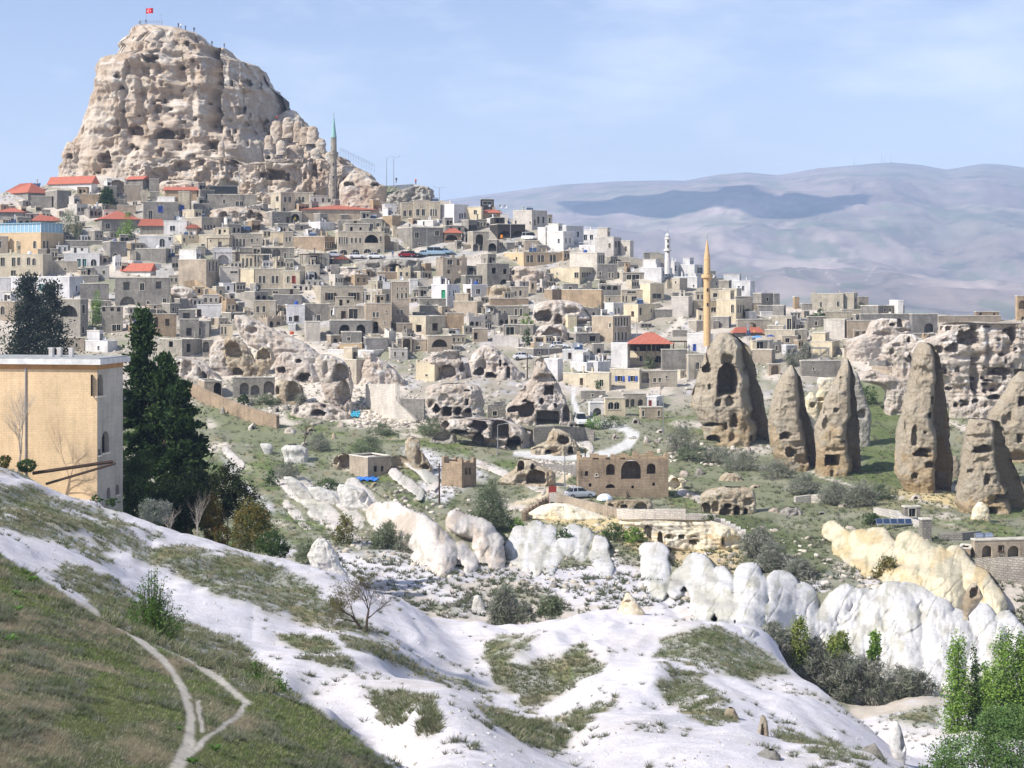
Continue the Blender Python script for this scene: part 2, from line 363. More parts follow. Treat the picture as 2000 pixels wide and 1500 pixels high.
WHITE_, PINK, GRN, DRY, GREY, YEL, RUB, PATH, SAND = [np.array(c) for c in ((.70, .672, .712), (.56, .50, .44), (.12, .15, .06), (.26, .23, .14), (.25, .25, .18), (.70, .56, .32), (.37, .335, .28), (.60, .55, .49), (.55, .44, .28))]
x_, y_ = GX, GPY
wx = fbm(GX/100*GD/40, GD/5, 0, 4, 5, .6); wy = fbm(GX/100*GD/40+31, GD/5, 0, 4, 6, .6)
XX = (GX-1000)/F*GD
nA = fbm(XX/5, GD/5, 0, 5, 50, .6); nB = fbm(XX/1.6, GD/1.6, 0, 4, 60, .6); nC = fbm(XX/16, GD/16, 0, 3, 70)
PX_ = x_ + wx*22 + nB*16; PY_ = y_ + wy*13 + fbm(XX/1.6+40, GD/1.6, 0, 4, 61, .6)*9
def lay(base, mask, col): return base*(1-mask[..., None])+col*mask[..., None]
col = np.ones(GX.shape+(3,))*RUB
# village and the castle skirt
col = lay(col, sst(.1, .45, nA+nC*.5)*.7, WHITE_*.78); col = lay(col, sst(.12, .35, fbm(XX/7, GD/7, 0, 4, 80)), GREY*1.1)
col = lay(col, sst(.1, .4, fbm(XX/9, GD/9, 0, 4, 88)), PINK)
# middle slopes
mid = sst(775, 830, y_ + nA*25)
g = lay(np.ones_like(col)*GREY, sst(-.1, .3, nA), GRN*1.25); g = lay(g, sst(.12, .5, nB), DRY); g = lay(g, sst(.22, .5, fbm(XX/6+GD/14, GD/9, 0, 4, 90)), PINK*1.08)
col = lay(col, mid, g)
# lower slopes: pale soil with thin scrub
low = sst(1060, 1130, y_+nA*30)*(GX > 560)
s_ = lay(np.ones_like(col)*PINK, sst(-.1, .4, nB*.6+nC), WHITE_*.8); s_ = lay(s_, sst(.2, .45, nA), GREY*1.25)
col = lay(col, low*(GD > 120), s_)
FG = GD < 128
f = lay(np.ones_like(col)*WHITE_, sst(0, .5, nA+nC*.4)*.6, np.array((.66, .605, .57)))
col = np.where(FG[..., None], f, col)
M_W = []
def blur(m, n=2):
    m = m.astype(float)
    for _ in range(n):
        m[1:-1] = (m[:-2]+m[1:-1]*2+m[2:])/4; m[:, 1:-1] = (m[:, :-2]+m[:, 1:-1]*2+m[:, 2:])/4
    return m
def region(poly, c, soft=None, cond=True, amt=1.0):
    global col
    m = inpoly(PX_, PY_, poly) & cond
    mm = blur(m)*amt
    if soft is not None: mm = mm*soft
    col = lay(col, mm.astype(float), c)
    return m
veg = lay(lay(np.ones_like(col)*GREY, sst(-.15, .25, nA), GRN*1.15), sst(.05, .4, nB), DRY*1.15)
vm = np.zeros(GX.shape, bool)
VEG = [  # turf and scrub patches on the white slopes, foreground
 '-40,935 60,950 170,1000 260,1030 330,1050 250,1060 200,1080 170,1045 60,1010 -40,965',
 '150,985 240,1000 300,1050 250,1075 190,1060', '-40,980 60,1005 190,1075 230,1110 100,1060 -40,1010',
 '260,1070 360,1060 480,1085 540,1095 600,1150 690,1210 760,1245 700,1240 600,1215 500,1170 440,1140 380,1120 260,1090',
 '90,1090 180,1110 330,1190 470,1260 560,1350 600,1370 480,1345 300,1262 200,1215', '350,1110 430,1140 560,1200 700,1260 610,1220 480,1180 340,1125',
 '540,1230 640,1250 700,1300 690,1310 600,1290', '640,1230 720,1250 820,1300 900,1330 1000,1370 1090,1420 1000,1385 850,1330 700,1275',
 '940,1250 1010,1240 1000,1300 1080,1290 1130,1250 1180,1300 1100,1350 1040,1390 960,1330', '1060,1230 1010,1290 960,1300 1000,1260',
 '1080,1410 1190,1370 1200,1385 1120,1430', '925,1375 1040,1385 1110,1440 1095,1465 1010,1455 940,1400',
 '1415,1215 1545,1312 1470,1328 1400,1320 1300,1325 1270,1290 1290,1250 1340,1232', '1280,1330 1350,1320 1420,1370 1440,1410 1380,1415 1290,1375',
 '1500,1420 1560,1430 1640,1450 1700,1490 1640,1480 1560,1465', '700,1340 850,1360 860,1420 820,1440 740,1400',
 '1640,1340 1760,1345 1840,1380 1830,1420 1700,1400 1650,1370', '-40,880 40,900 120,930 190,975 80,945 -40,905']
soft = sst(-.42, -.1, nA+nB*.6)
for s in VEG:
    m = inpoly(PX_, PY_, pts(s)) & FG; vm |= m
col = lay(col, blur(vm, 3)*soft*(.55+.45*sst(-.25, .15, nB)), veg)
GR = (inpoly(x_+wx*10, y_+wy*6, pts('-1500,900 -200,1000 0,1086 130,1170 300,1260 480,1343 600,1375 660,1410 720,1462 770,1512 900,1700 900,9000 -1500,9000')) & (GD < 52)) | ((GD < 30) & (GX < 900))
gn = fbm(XX/.9, GD/2.6, 0, 4, 300, .6)
gcol = lay(lay(np.ones_like(col)*np.array((.15, .16, .08)), sst(-.1, .2, gn), np.array((.22, .20, .13))), sst(.15, .4, gn), np.array((.34, .27, .19)))
col = lay(col, blur(GR, 3), 1) if False else col*(1-blur(GR, 3)[..., None])+gcol*blur(GR, 3)[..., None]
PATHS = [[(180, 1195, 7), (250, 1235, 8), (310, 1285, 9), (350, 1330, 11), (370, 1390, 13), (370, 1450, 16), (345, 1510, 24)], [(330, 1262, 6), (400, 1310, 9), (455, 1350, 10), (482, 1372, 10), (460, 1400, 9), (400, 1445, 8), (370, 1480, 10)], [(150, 1180, 4), (210, 1210, 7), (330, 1262, 7)], [(385, 1370, 6), (395, 1430, 8)]]
for p in PATHS: p = [(a, b, w*.66) for a, b, w in p]; col = lay(col, (1-sst(.6, 1.35, near(PX_*.4+x_*.6, PY_*.4+y_*.6, p, 1)+nB*.8+gn*.5))*(GD < 50), np.array((.62, .57, .50)))
MID = (GD >= 128)
def midpoly(s, c, amt=1.0, z='O', th=-.9): region(pts(s, z), c, soft=sst(th, th+.3, nB+nA*.4), cond=MID, amt=amt)
for s in ('560,935 600,940 690,1030 730,1075 640,1010', '620,960 720,1020 800,1100 700,1060', '480,1020 600,1080 540,1090', '690,960 760,1000 860,1110 930,1130 820,1110 740,1040', '420,880 470,920 450,930', '530,880 600,885 620,905 560,900',
          '560,1080 760,1080 900,1150 960,1190 860,1180', '780,870 900,900 960,930 900,950 830,925', '1180,1080 1500,1240 1150,1200 1010,1130', '560,940 690,1060 640,1030 560,970', '700,1000 860,1100 760,1060', '600,1040 760,1120 700,1110', '470,930 560,1010 500,980', '480,1090 640,1110 800,1170 640,1140', '830,930 900,960 860,990 800,960'): midpoly(s, WHITE_*.92, .95, th=-.6)
for s in ('420,640 560,650 700,700 800,760 690,830 560,800 430,740', '690,770 820,775 850,840 690,835', '1640,690 1800,700 1790,760 1700,760', '600,780 760,820 700,835'): midpoly(s, PINK*1.25, .85)
for s in ('1030,985 1180,990 1450,1060 1440,1110 1290,1100 1200,1050 1030,1010', '1060,1000 1250,1010 1130,1000', '1600,1030 1740,1050 1760,1110 1650,1090', '1590,990 1700,960 1850,960 1900,985 1760,1000'): midpoly(s, YEL, .9)
midpoly('1270,1075 1420,1082 1465,1115 1330,1110', SAND); midpoly('1100,800 1300,830 1300,870 1120,880', GREY)
midpoly('1680,740 1770,760 1760,960 1690,950 1670,850', GRN*1.1, .9); midpoly('1300,880 1500,890 1700,940 1850,1000 1600,1120 1500,1040 1320,960', lay(GREY[None], np.array([.4]), GRN)[0], .8)
midpoly('1380,1000 1500,1010 1690,1150 1640,1170 1540,1080', GRN*.9, .7); midpoly('240,360 380,340 470,345 560,350 520,365 300,372', GRN*1.5, .7); midpoly('660,365 760,360 840,385 820,400 690,395', GRN*1.3, .7)
midpoly('350,745 560,840 680,850 700,905 540,900 440,850', lay(GREY[None], np.array([.5]), GRN)[0]*1.1, .85)
ROAD = [(1010, 885, 9), (1080, 893, 9), (1140, 893, 9), (1190, 884, 10), (1225, 868, 12), (1238, 850, 12), (1222, 838, 9), (1190, 830, 8), (1150, 822, 7), (1128, 808, 6), (1120, 780, 5), (1120, 760, 5)]
for o_ in (0,): pass
col = lay(col, (1-sst(.75, 1.1, near(x_, y_, ROAD, 1)+nB*.1))*MID, np.array((.62, .61, .60)))
col = lay(col, (1-sst(.7, 1.1, near(x_, y_, [(1125, 915, 7), (1090, 945, 8), (1050, 975, 8), (1000, 985, 4)], 1)+nB*.2))*MID, np.array((.62, .52, .38)))
col = lay(col, (1-sst(.7, 1.1, near(x_, y_, [(690, 503, 8), (760, 505, 8), (860, 502, 7), (930, 492, 6), (1000, 470, 5), (1030, 452, 4)], 1)))*MID, np.array((.42, .41, .40)))
for p in ([(1260, 700, 4), (1290, 660, 6), (1330, 630, 8), (1330, 600, 4)], [(660, 372, 2), (760, 360, 3), (830, 362, 2)], [(1500, 870, 3), (1600, 930, 3), (1700, 960, 3), (1850, 990, 3)]): col = lay(col, (1-sst(.7, 1.1, near(x_, y_, p, 1)+nB*.2))*MID, PATH)
for s in ('-40,470 120,560 60,600 -40,600',): pass
nr, nc = GX.shape
V = np.stack([XX, GD, GZ], -1).reshape(-1, 3)
I = np.arange(nr*nc).reshape(nr, nc); Fq = np.stack([I[:-1, :-1], I[:-1, 1:], I[1:, 1:], I[1:, :-1]], -1).reshape(-1, 4)
struct(ob('ground', npmesh('ground', V, Fq, np.clip(col, 0, .9).reshape(-1, 3), True), M_GROUND))
# ---------------------------------------------------------------- far hills and plain
CREST = np.array([(-2500, 470), (300, 440), (800, 400), (860, 391), (950, 380), (1050, 366), (1100, 360), (1200, 353), (1290, 351), (1340, 352), (1400, 341), (1460, 336), (1520, 342), (1600, 328), (1700, 319), (1740, 316), (1800, 322), (1850, 331), (1920, 319), (1960, 321), (2000, 327), (2400, 350), (4500, 470)], float)
mc = np.concatenate([np.linspace(-2500, 700, 40), np.arange(720, 2001, 6), np.linspace(2030, 4500, 40)]); mr = np.geomspace(1500, 11000, 300)
HX, HD = np.meshgrid(mc, mr); hx = (HX-1000)/F*HD
def zfar(px, d):
    x = (px-1000)/F*d
    zc = (HY-np.interp(px, CREST[:, 0], CREST[:, 1]))/F*8200
    base = -118 + (zc+118)*sst(2300, 8600, d)**1.35*1.0
    base = np.where(d > 8200, zc-(d-8200)*.25, base)
    r = fbm(x/1500+3, d/1500, 0, 5, 101, .5, True); r2 = fbm(x/420, d/700, 0, 4, 131, .55, True)
    k = sst(2400, 4200, d)*(1-sst(5600, 7900, d))
    return base + (r*95+r2*42)*k + fbm(x/260, d/260, 0, 3, 141)*6*sst(1700, 2600, d)*(1-sst(7600, 8200, d)*.4)
HZ = zfar(HX, HD)
HPY = HY-HZ/HD*F
n1 = fbm(hx/600, HD/600, 0, 5, 151, .6); n2 = fbm(hx/140, HD/200, 0, 4, 161, .6)
hc = lay(lay(np.ones(HX.shape+(3,))*np.array((.34, .27, .24)), sst(-.1, .3, n1), np.array((.30, .26, .21))), sst(.15, .4, n2)*.5, np.array((.24, .22, .16)))
hc = lay(hc, sst(.2, .5, fbm(hx/900, HD/300, 0, 4, 171)), np.array((.38, .30, .26)))
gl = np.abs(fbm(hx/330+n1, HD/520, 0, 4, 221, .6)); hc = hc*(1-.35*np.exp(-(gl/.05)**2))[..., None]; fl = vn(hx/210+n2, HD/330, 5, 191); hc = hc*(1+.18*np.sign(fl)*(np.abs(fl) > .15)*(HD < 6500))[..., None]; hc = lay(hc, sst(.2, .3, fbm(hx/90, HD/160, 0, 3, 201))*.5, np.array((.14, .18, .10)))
hc = lay(hc, (1-sst(2000, 3600, HD+n1*900))*.7, np.array((.20, .23, .16)))
for p in ([(1430, 548, 1), (1530, 532, 1), (1600, 520, 1.6), (1640, 505, 1.4), (1700, 500, 1)], [(1600, 520, 1.4), (1620, 540, 1.6), (1640, 555, 1.4)], [(1530, 535, 1), (1548, 552, 1.4)], [(1710, 522, 1.2), (1690, 548, 1.2)]): hc = lay(hc, .6-.6*sst(.7, 1.6, near(HX+n2*3, HPY, p, 1))+0*HX, np.array((.50, .41, .35)))
nr, nc = HX.shape; I = np.arange(nr*nc).reshape(nr, nc); Fq = np.stack([I[:-1, :-1], I[:-1, 1:], I[1:, 1:], I[1:, :-1]], -1).reshape(-1, 4)
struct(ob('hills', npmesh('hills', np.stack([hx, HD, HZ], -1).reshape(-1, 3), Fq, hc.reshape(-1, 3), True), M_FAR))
# cloud outside the frame whose shadow lies on the hills
def fhit(px, py):
    i = int(np.abs(mc-px).argmin()); k = np.nonzero(HPY[:, i] <= py)[0]
    k = k[0] if len(k) else 300
    return np.array([hx[k, i], HD[k, i], HZ[k, i]])
sh = pts('1086,400 1150,402 1189,391 1240,396 1275,386 1335,400 1375,380 1413,368 1480,384 1520,393 1600,393 1672,391 1620,412 1546,430 1480,427 1440,415 1396,407 1345,418 1300,428 1240,422 1180,420 1120,418')
cv = []
for q in sh:
    p = fhit(*q); t = (2300-p[2])/SUN[2]; cv.append(p+SUN*t)
cv = np.array(cv); n = len(cv); cc_ = cv.mean(0); mbc = MB()
ring = [cv*[1, 1, 1], cc_+(cv-cc_)*[1.04, 1.04, 1]+[0, 0, 60], cc_+(cv-cc_)*[.8, .8, 1]+[0, 0, 190], cc_+(cv-cc_)*[.35, .35, 1]+[0, 0, 260]]
for a in range(3):
    for i in range(n): j = (i+1) % n; mbc.quad([ring[a][i], ring[a][j], ring[a+1][j], ring[a+1][i]])
mbc.quad([tuple(p) for p in ring[3]]); mbc.quad([tuple(p) for p in reversed(ring[0])])
M_CLOUD = flat('cloud_white', (.9, .9, .92), 1, 0, .03)
tag(mbc.build('cloud', M_CLOUD, smooth=True), 'flat-based white cloud above the hills, its shadow on their slope', 'cloud')
# haze
hz = MB(); hz.box(-9500, -120, -135, 9500, 13500, 640); M_HAZE = bpy.data.materials.new('haze_air'); M_HAZE.use_nodes = True
t = M_HAZE.node_tree; t.nodes.clear(); pv = t.nodes.new('ShaderNodeVolumePrincipled'); mo = t.nodes.new('ShaderNodeOutputMaterial')
pv.inputs['Density'].default_value = 0.00013; pv.inputs['Color'].default_value = (.50, .68, 1.0, 1); pv.inputs['Anisotropy'].default_value = .1
t.links.new(pv.outputs[0], mo.inputs['Volume']); ho = hz.build('haze', M_HAZE); ho['kind'] = 'stuff'
# ---------------------------------------------------------------- rocks
def prof(rows, n):
    r = np.array(rows, float); ys = np.linspace(r[0, 0], r[-1, 0], n)
    return ys, np.interp(ys, r[:, 0], r[:, 1]), np.interp(ys, r[:, 0], r[:, 2])
def rock(name, label, cat, z, rows, mt, caves='', d=None, ry=.75, amp=.10, step=2.0, group=None, seed=0, freq=1.0, vert=1.0, back=0, sink=9, capr=.5, rd=0.0, boxy=.75, lay_=.0, wide=1.0, edge=None, nc_=0):
    rows = [tuple([zp(z, 0, q[0])[1], zp(z, q[1], 0)[0], zp(z, q[2], 0)[0]]) for q in (tuple(float(v) for v in s.split(',')) for s in rows.split())]
    rows = [(a, (b+c)/2-(c-b)/2*wide, (b+c)/2+(c-b)/2*wide) for a, b, c in rows]
    pb = rows[-1][0]; wmax = max(r[2]-r[1] for r in rows); hgt = pb-rows[0][0]
    xm = (rows[-1][1]+rows[-1][2])/2
    d0 = hit(min(max(xm, -50), 2050), pb) if d is None else d
    hw = wmax/2/F*d0
    dc = d0 + ry*hw + back
    rows = rows + [(pb+hgt*.02+sink/dc*F, rows[-1][1]-2, rows[-1][2]+2)]
    nv = int(max(9, min(230, (rows[-1][0]-rows[0][0])/step))); ys, xl, xr = prof(rows, nv)
    if capr:   # round the top
        k = np.clip((ys-ys[0])/(min(.16*wmax, .3*hgt)+1e-6), 0, 1); xc_ = (xl+xr)/2; s_ = np.sqrt(np.clip(1-(1-k)**2, 0, 1))*.6+.4; s_[0] = .15
        top = 1-(1-np.minimum(1, s_))*capr; xl = xc_+(xl-xc_)*top; xr = xc_+(xr-xc_)*top
    nf = int(max(11, min(260, wmax/step*1.15))); nb = 9
    th = np.concatenate([np.linspace(math.pi, 2*math.pi, nf), np.linspace(0, math.pi, nb+2)[1:-1]])
    cxp = (xl+xr)/2; hwp = (xr-xl)/2
    TH, CXP = np.meshgrid(th, cxp); HWP = hwp[:, None]/F*dc; YS = ys[:, None]
    cs, sn = np.cos(TH), np.sin(TH)
    ex = lambda v: np.sign(v)*np.abs(v)**boxy
    # columns spread evenly over the front as seen
    m_ = hw*.02
    X = (CXP-1000)/F*dc + HWP*np.where(sn <= 1e-9, ex(cs) if boxy != 1 else cs, cs); Y = dc + (HWP*.6+hw*.4*np.minimum(1, HWP/hw*3))*ry*ex(sn); Z = (HY-YS)/F*dc + 0*TH
    f = freq/max(hw*.55, .6); o = seed*7.3
    nse = fbm(X*f+o, Y*f, Z*f/vert, 5, seed, .55); rid = fbm(X*f*1.7+o, Y*f*1.7, Z*f*1.2/vert, 4, seed+5, .55, True)
    big = fbm(X*f*.6+o, Y*f*.6, Z*f*.5, 2, seed+9)
    strat = fbm(X*f*.8, Y*f*.8+o, Z*f*5, 3, seed+3) if lay_ else 0
    mic = fbm(X*.9, Y*.9, Z*.9, 4, seed+31, .65, True)-.3
    k = (nse*.6+(rid-.38)*.6+big*.7+strat*lay_-.12)*amp*hw*np.minimum(1, HWP/hw*2.5)+mic*.22*min(1, hw/3)*np.minimum(1, HWP/hw*2.5)
    X = X+cs*k*.8; Y = Y+sn*k*1.5; Z = Z+nse*amp*hw*.35*(YS < pb)
    if rd:  # vertical furrows
        fu = np.abs(vn(TH*6.3+fbm(Z*f*.8, X*0+seed, 0, 2, seed)*1.3, Z*f*.25, seed, seed+2)); fu = np.exp(-(fu/.16)**2)
        Y = Y+fu*rd*hw*(sn < 0)*np.abs(sn)
    PXv = X/Y*F+1000; PYv = HY-Z/Y*F; front = sn < -.02
    rc = random.Random(seed)
    for _ in range(nc_):
        v_ = rc.betavariate(2.2, 1.3); yy = rows[0][0]+(rows[-2][0]-rows[0][0])*v_; xa = np.interp(yy, [q[0] for q in rows], [q[1] for q in rows]); xb = np.interp(yy, [q[0] for q in rows], [q[2] for q in rows]); xx = rc.uniform(xa+(xb-xa)*.08, xb-(xb-xa)*.08); a_, b_, s_ = ZONES[z]
        caves += f";{rc.choice('aerss')}{(xx-a_)*s_:.0f},{(yy-b_)*s_:.0f},{rc.uniform(3.5, 10)*s_:.0f},{rc.uniform(4, 10)*s_:.0f},{rc.uniform(1.5, 4):.1f}"
    if edge is not None:
        un = (PXv-CXP)/np.maximum(HWP/dc*F, 1); fr = edge[0]+.22*vn(Z*.22, seed+.5, 0, seed)+.1*vn(Z*.9, seed+3.5, 0, seed)
        Y = np.where(front, Y+np.clip((un-fr)/(1-edge[0]), 0, 1.3)*edge[1]*np.minimum(HWP, hw), Y)
    for cv_ in caves.split(';'):
        if not cv_.strip(): continue
        a = cv_.strip(); kd = a[0] if a[0] in 'arsewx' else 'e'; a = a.lstrip('arsewx').split(','); cx, cy, w, h = map(float, a[:4]); cx, cy = zp(z, cx, cy); w /= ZONES[z][2]; h /= ZONES[z][2]
        dep = float(a[4]) if len(a) > 4 else min(max(w, h*.6)/F*dc*1.5, 7)
        wob = 1+.26*vn(PXv*2.6/w+cx, PYv*2.6/h, seed, 3)+.10*vn(PXv*.9, PYv*.9, seed, 3)*(kd != 'r'); wob = 1+(wob-1)*(.35 if kd in 'ra' else 1)
        u = np.abs(PXv-cx)/(w/2)*wob; v = (PYv-cy)/(h/2)*wob
        if kd == 'r': r = np.maximum(u, np.abs(v))
        elif kd == 'a': r = np.where(v < 0, np.maximum(u**2+0*v, 0)+v**2, np.maximum(u, v)**2)**.5
        else: r = np.sqrt(u**2+np.where(v > 0, v**2*1.0+np.abs(v)**5, v**2))
        if kd == 's': dep *= .55
        soft = .9 if kd in 's' else (1.0 if kd == 'w' else .22)
        mk = (1-sst(1-soft*.3, 1+soft*.7, r))*front
        if kd == 'x':
            uu = (PXv-cx+vn(PYv/14, seed, 0, 2)*w*.12)/w+.5; mk = np.clip(uu, 0, 1)*(uu < 1)*(1-sst(.75, 1, np.abs((PYv-cy)/(h/2))))*front
        Y = np.where(front, Y+mk*dep, Y)
    n = len(th); V = np.stack([X, Y, Z], -1).reshape(-1, 3); I = np.arange(nv*n).reshape(nv, n); J = np.roll(I, -1, 1)
    Fq = np.stack([I[1:], J[1:], J[:-1], I[:-1]], -1).reshape(-1, 4)
    base = np.array([(xm-1000)/F*dc, dc, (HY-pb)/F*dc])
    o_ = ob(name, npmesh(name, V-base, Fq, None, mt in ('white', 'yellow') and ry != .6), MR[mt], loc=base)
    return tag(o_, label, cat, group)
# the castle rock: main tower, its side ribs and the heap on its right
rock('rock_castle', 'huge tan rock fortress riddled with caves, towering above the village', 'rock castle', 'Z',
 '148,760,850 158,742,905 172,726,1010 200,722,1120 215,735,1150 240,690,1165 275,672,1195 292,690,1290 330,682,1330 352,590,1365 378,572,1480 430,566,1492 480,545,1512 500,540,1540 540,545,1578 600,540,1592 700,520,1600 790,480,1620 880,440,1640 1000,420,1680',
 'castle', 'e830,325,75,36;a915,745,96,50,9;a880,605,40,46;r925,612,22,28;a750,722,66,52;s970,560,120,60,2.5;s735,390,60,90,2.2;a640,722,18,36;r662,722,16,24;a583,880,60,45;a600,916,46,36;s670,855,66,30,2.2;a887,855,28,42;a953,832,12,22;a768,860,10,22;a1010,748,28,52;s1045,752,30,44,3;a1000,826,26,28;a1033,828,16,26;e903,695,16,16;r803,607,10,12;e1375,463,50,38;r1429,466,28,34;r1338,614,50,42;e1365,690,34,36;s1400,692,30,44,2;r1237,627,12,18;a1243,710,16,24;a1276,745,18,32;a1200,808,72,44,6;s580,745,90,44,3;x1175,500,120,520,11;x1470,570,270,440,17;x745,560,150,500,4;x960,420,130,300,3;x600,650,120,400,3;a1465,690,40,64,4;s1300,660,70,120,2.5;s690,470,60,80,2;s800,520,70,50,1.6;s1000,440,80,60,1.6;s850,390,90,60,1.4;s1000,650,60,40,1.5;s700,600,50,70,1.8;s1085,400,40,90,1.5;s900,470,60,30,1.5;s880,252,50,30,2;s985,260,40,40,2;s640,860,30,30,2;s740,830,60,30,1.5;s1380,740,50,44,3;a1380,805,14,26;s1270,300,60,40,2;s1160,250,30,40,2;s1075,620,40,200,1.5;s1150,500,30,200,-2;s690,690,30,70,2',
 ry=.8, amp=.085, step=1.25, seed=4, freq=1.7, vert=1.6, rd=.045, lay_=.35, boxy=.8, nc_=75)
rock('rock_rib', 'grey leaning rock rib on the left flank of the rock castle', 'rock', 'Z', '497,530,545 540,508,572 600,492,590 650,470,600 700,455,560 760,430,520 790,405,520 850,400,500 880,395,500 960,400,520', 'castle', 's470,740,20,60,1', d=492, ry=.7, amp=.1, step=1.5, seed=11, vert=2)
rock('rock_outcrop', 'knobbly tan outcrop at the lower left foot of the rock castle', 'rock', 'Z', '788,375,400 830,358,450 870,345,470 905,352,480 925,335,520 975,335,600 1000,330,640', 'castle', 'e388,872,34,28;s500,930,20,40,1;s430,900,40,30,1', d=486, ry=.6, amp=.14, step=1.5, seed=12)
rock('rubble_mound', 'mound of pale broken blocks right of the rock castle, behind the grey minaret', 'rock', 'Z', '618,1590,1650 650,1545,1680 690,1500,1715 735,1470,1760 775,1450,1790 815,1450,1820 860,1440,1835 900,1400,1950 960,1360,2040 1000,1340,2100', 'castle', 's1750,790,60,60,2;s1650,730,50,60,3;s1560,740,60,40,2;a1740,800,50,40,2', d=490, ry=.8, amp=.16, step=1.5, seed=13, freq=2.2)
rock('rock_bench', 'pale rock shelf with a long arched cave, below the rock castle', 'rock', 'Z', '880,900,1150 895,760,1330 920,720,1420 945,700,1440 985,690,1460', 'castle', 'a1015,925,92,52,6;s930,905,60,20,2;s850,930,60,26,2;a1128,905,40,34,3;e1310,914,40,36,4;s760,940,40,30,2', d=474, ry=.35, amp=.17, step=1.2, seed=14, capr=False, freq=2.5)
rock('cave_cliff', 'low grey cliff with square and arched cave mouths behind the grey minaret', 'cave cliff', 'Z', '888,1570,1800 905,1480,1830 925,1345,1835 960,1335,1835 1015,1335,1850', 'castle', 'r1540,972,88,52,7;a1470,972,42,34,5;a1605,985,20,44,4;a1700,980,16,34;a1752,948,28,66;e1790,952,14,16;s1640,960,30,60,1.5;s1670,920,40,30,2', d=462, ry=.35, amp=.17, step=1.2, seed=15, capr=False, freq=2.5)
rock('rock_hump', 'bare whitish rock hump with a cave, right of the grey minaret', 'rock', 'Z', '925,1900,1950 940,1880,2000 960,1850,2050 975,1830,2080 1010,1830,2100', 'castle', 'a1945,1000,60,30,3', d=462, ry=.5, amp=.14, step=1.4, seed=16)
rock('rock_hump', 'overhanging pale ledge with twin hollows on the skyline path', 'rock', 'B', '75,1110,1200 95,1090,1260 120,1070,1290 140,1050,1330 160,1040,1350 175,1040,1400', 'castle', 'e1110,155,80,30,4;a1312,158,50,24,3', d=455, ry=.5, amp=.12, step=1.4, seed=17)
rock('rock_outcrop', 'rounded grey outcrop at the right end of the grassy skyline', 'rock', 'B', '170,1640,1700 190,1560,1740 215,1480,1765 250,1420,1774 290,1400,1770', 'grey', 's1500,230,40,40,2;s1600,240,60,30,1.5', d=450, ry=.5, amp=.2, step=1.3, seed=18, freq=2)
# big boulders on the mound
for i, (x, y, w, h) in enumerate([(1545, 725, 80, 100), (1610, 700, 76, 85), (1660, 720, 50, 90), (1700, 745, 60, 70), (1640, 840, 120, 60), (1745, 740, 70, 70), (1790, 800, 60, 50), (1500, 780, 50, 50), (1235, 820, 40, 60), (1570, 810, 60, 50), (1760, 850, 60, 40), (1840, 865, 50, 40)]):
    rock('boulder', None, 'boulder', 'Z', f'{y-h/2},{x-w*.3},{x+w*.3} {y},{x-w*.5},{x+w*.48} {y+h/2},{x-w*.42},{x+w*.45}', 'castle', d=478-i*.6, ry=.8, amp=.2, step=1.6, seed=30+i, sink=1.5, group='boulders fallen right of the rock castle')['label'] = (['low square', 'tall leaning', 'narrow upright', 'flat-faced', 'broad low', 'dark upright', 'slanting', 'small cubic', 'thin pointed', 'rounded', 'wide flat', 'small outer'][i]+' pale boulder fallen right of the rock castle, '+('nearest the cliff' if x < 1580 else ('at the outer end' if x > 1730 else 'middle of the heap')))
# fairy chimneys
CH = 'fairy chimney'
rock('fairy_chimney', 'widest fairy chimney, grey hooded top over one large central cave', CH, 'T', '28,405,470 60,380,520 100,352,556 150,330,575 200,312,590 203,318,588 250,295,605 300,280,622 350,262,634 400,262,645 450,290,655 500,325,660 560,330,662 615,330,662', 'chim',
 'a455,265,96,150,9;s455,175,44,60,4;e345,215,44,50,4;s362,150,26,110,3;a358,303,14,26;e403,390,28,34;a465,378,34,52;a486,478,34,64;a440,506,18,34;e375,500,80,18,3;a382,575,66,40,4;e260,372,16,26;a575,575,22,34;s610,480,70,90,2.5;a648,575,22,44;s420,240,24,90,-1.5;s545,230,30,30,2;s480,570,30,40,2;s300,330,60,60,1.5', ry=.75, amp=.09, step=1.65, seed=41, freq=1.5, vert=1.6, boxy=.8, capr=.2, edge=(.42, 1.5))
rock('fairy_chimney', 'second fairy chimney from the largest, grey pointed cone with two round caves', CH, 'T', '192,772,786 250,728,822 300,700,830 350,682,842 400,670,852 450,662,868 500,660,882 550,662,894 600,668,902 650,682,910 700,705,912 745,730,905', 'chim',
 'a748,556,50,34;e778,646,46,52;s840,680,60,50,2;s845,450,30,60,1.5;s880,640,30,100,2;s820,600,40,30,1.5;a890,705,20,60,3;e705,425,10,8', ry=.9, amp=.085, step=1.65, seed=42, capr=.15, edge=(.38, 1.6), freq=1.3, vert=1.8)
rock('fairy_chimney', 'yellow fairy chimney with a square hole low down, beside the dark shaded hollow', CH, 'T', '163,1060,1070 200,1035,1088 250,1010,1100 300,982,1108 350,958,1114 400,938,1120 450,925,1126 500,902,1130 550,898,1130 600,903,1130 660,905,1132 765,905,1142', 'chim',
 'e1035,258,14,14;r1010,426,24,20;r990,683,66,50,5;r992,752,15,30;e1050,590,24,14;s960,500,30,60,2;s955,430,16,30,1;s1095,600,20,200,1.5;s1020,540,50,40,-1;s1000,630,80,24,1', ry=.85, amp=.085, step=1.65, seed=43, capr=.15, edge=(.38, 1.6), freq=1.4, vert=1.8)
rock('rock_fin', 'leaning grey rock fin just behind the yellow fairy chimney', 'rock', 'T', '225,1095,1115 300,1090,1140 380,1090,1165 440,1095,1186 480,1100,1188 560,1120,1180', 'grey', 's1140,450,40,40,2', d=272, ry=.8, amp=.1, step=1.5, seed=44)
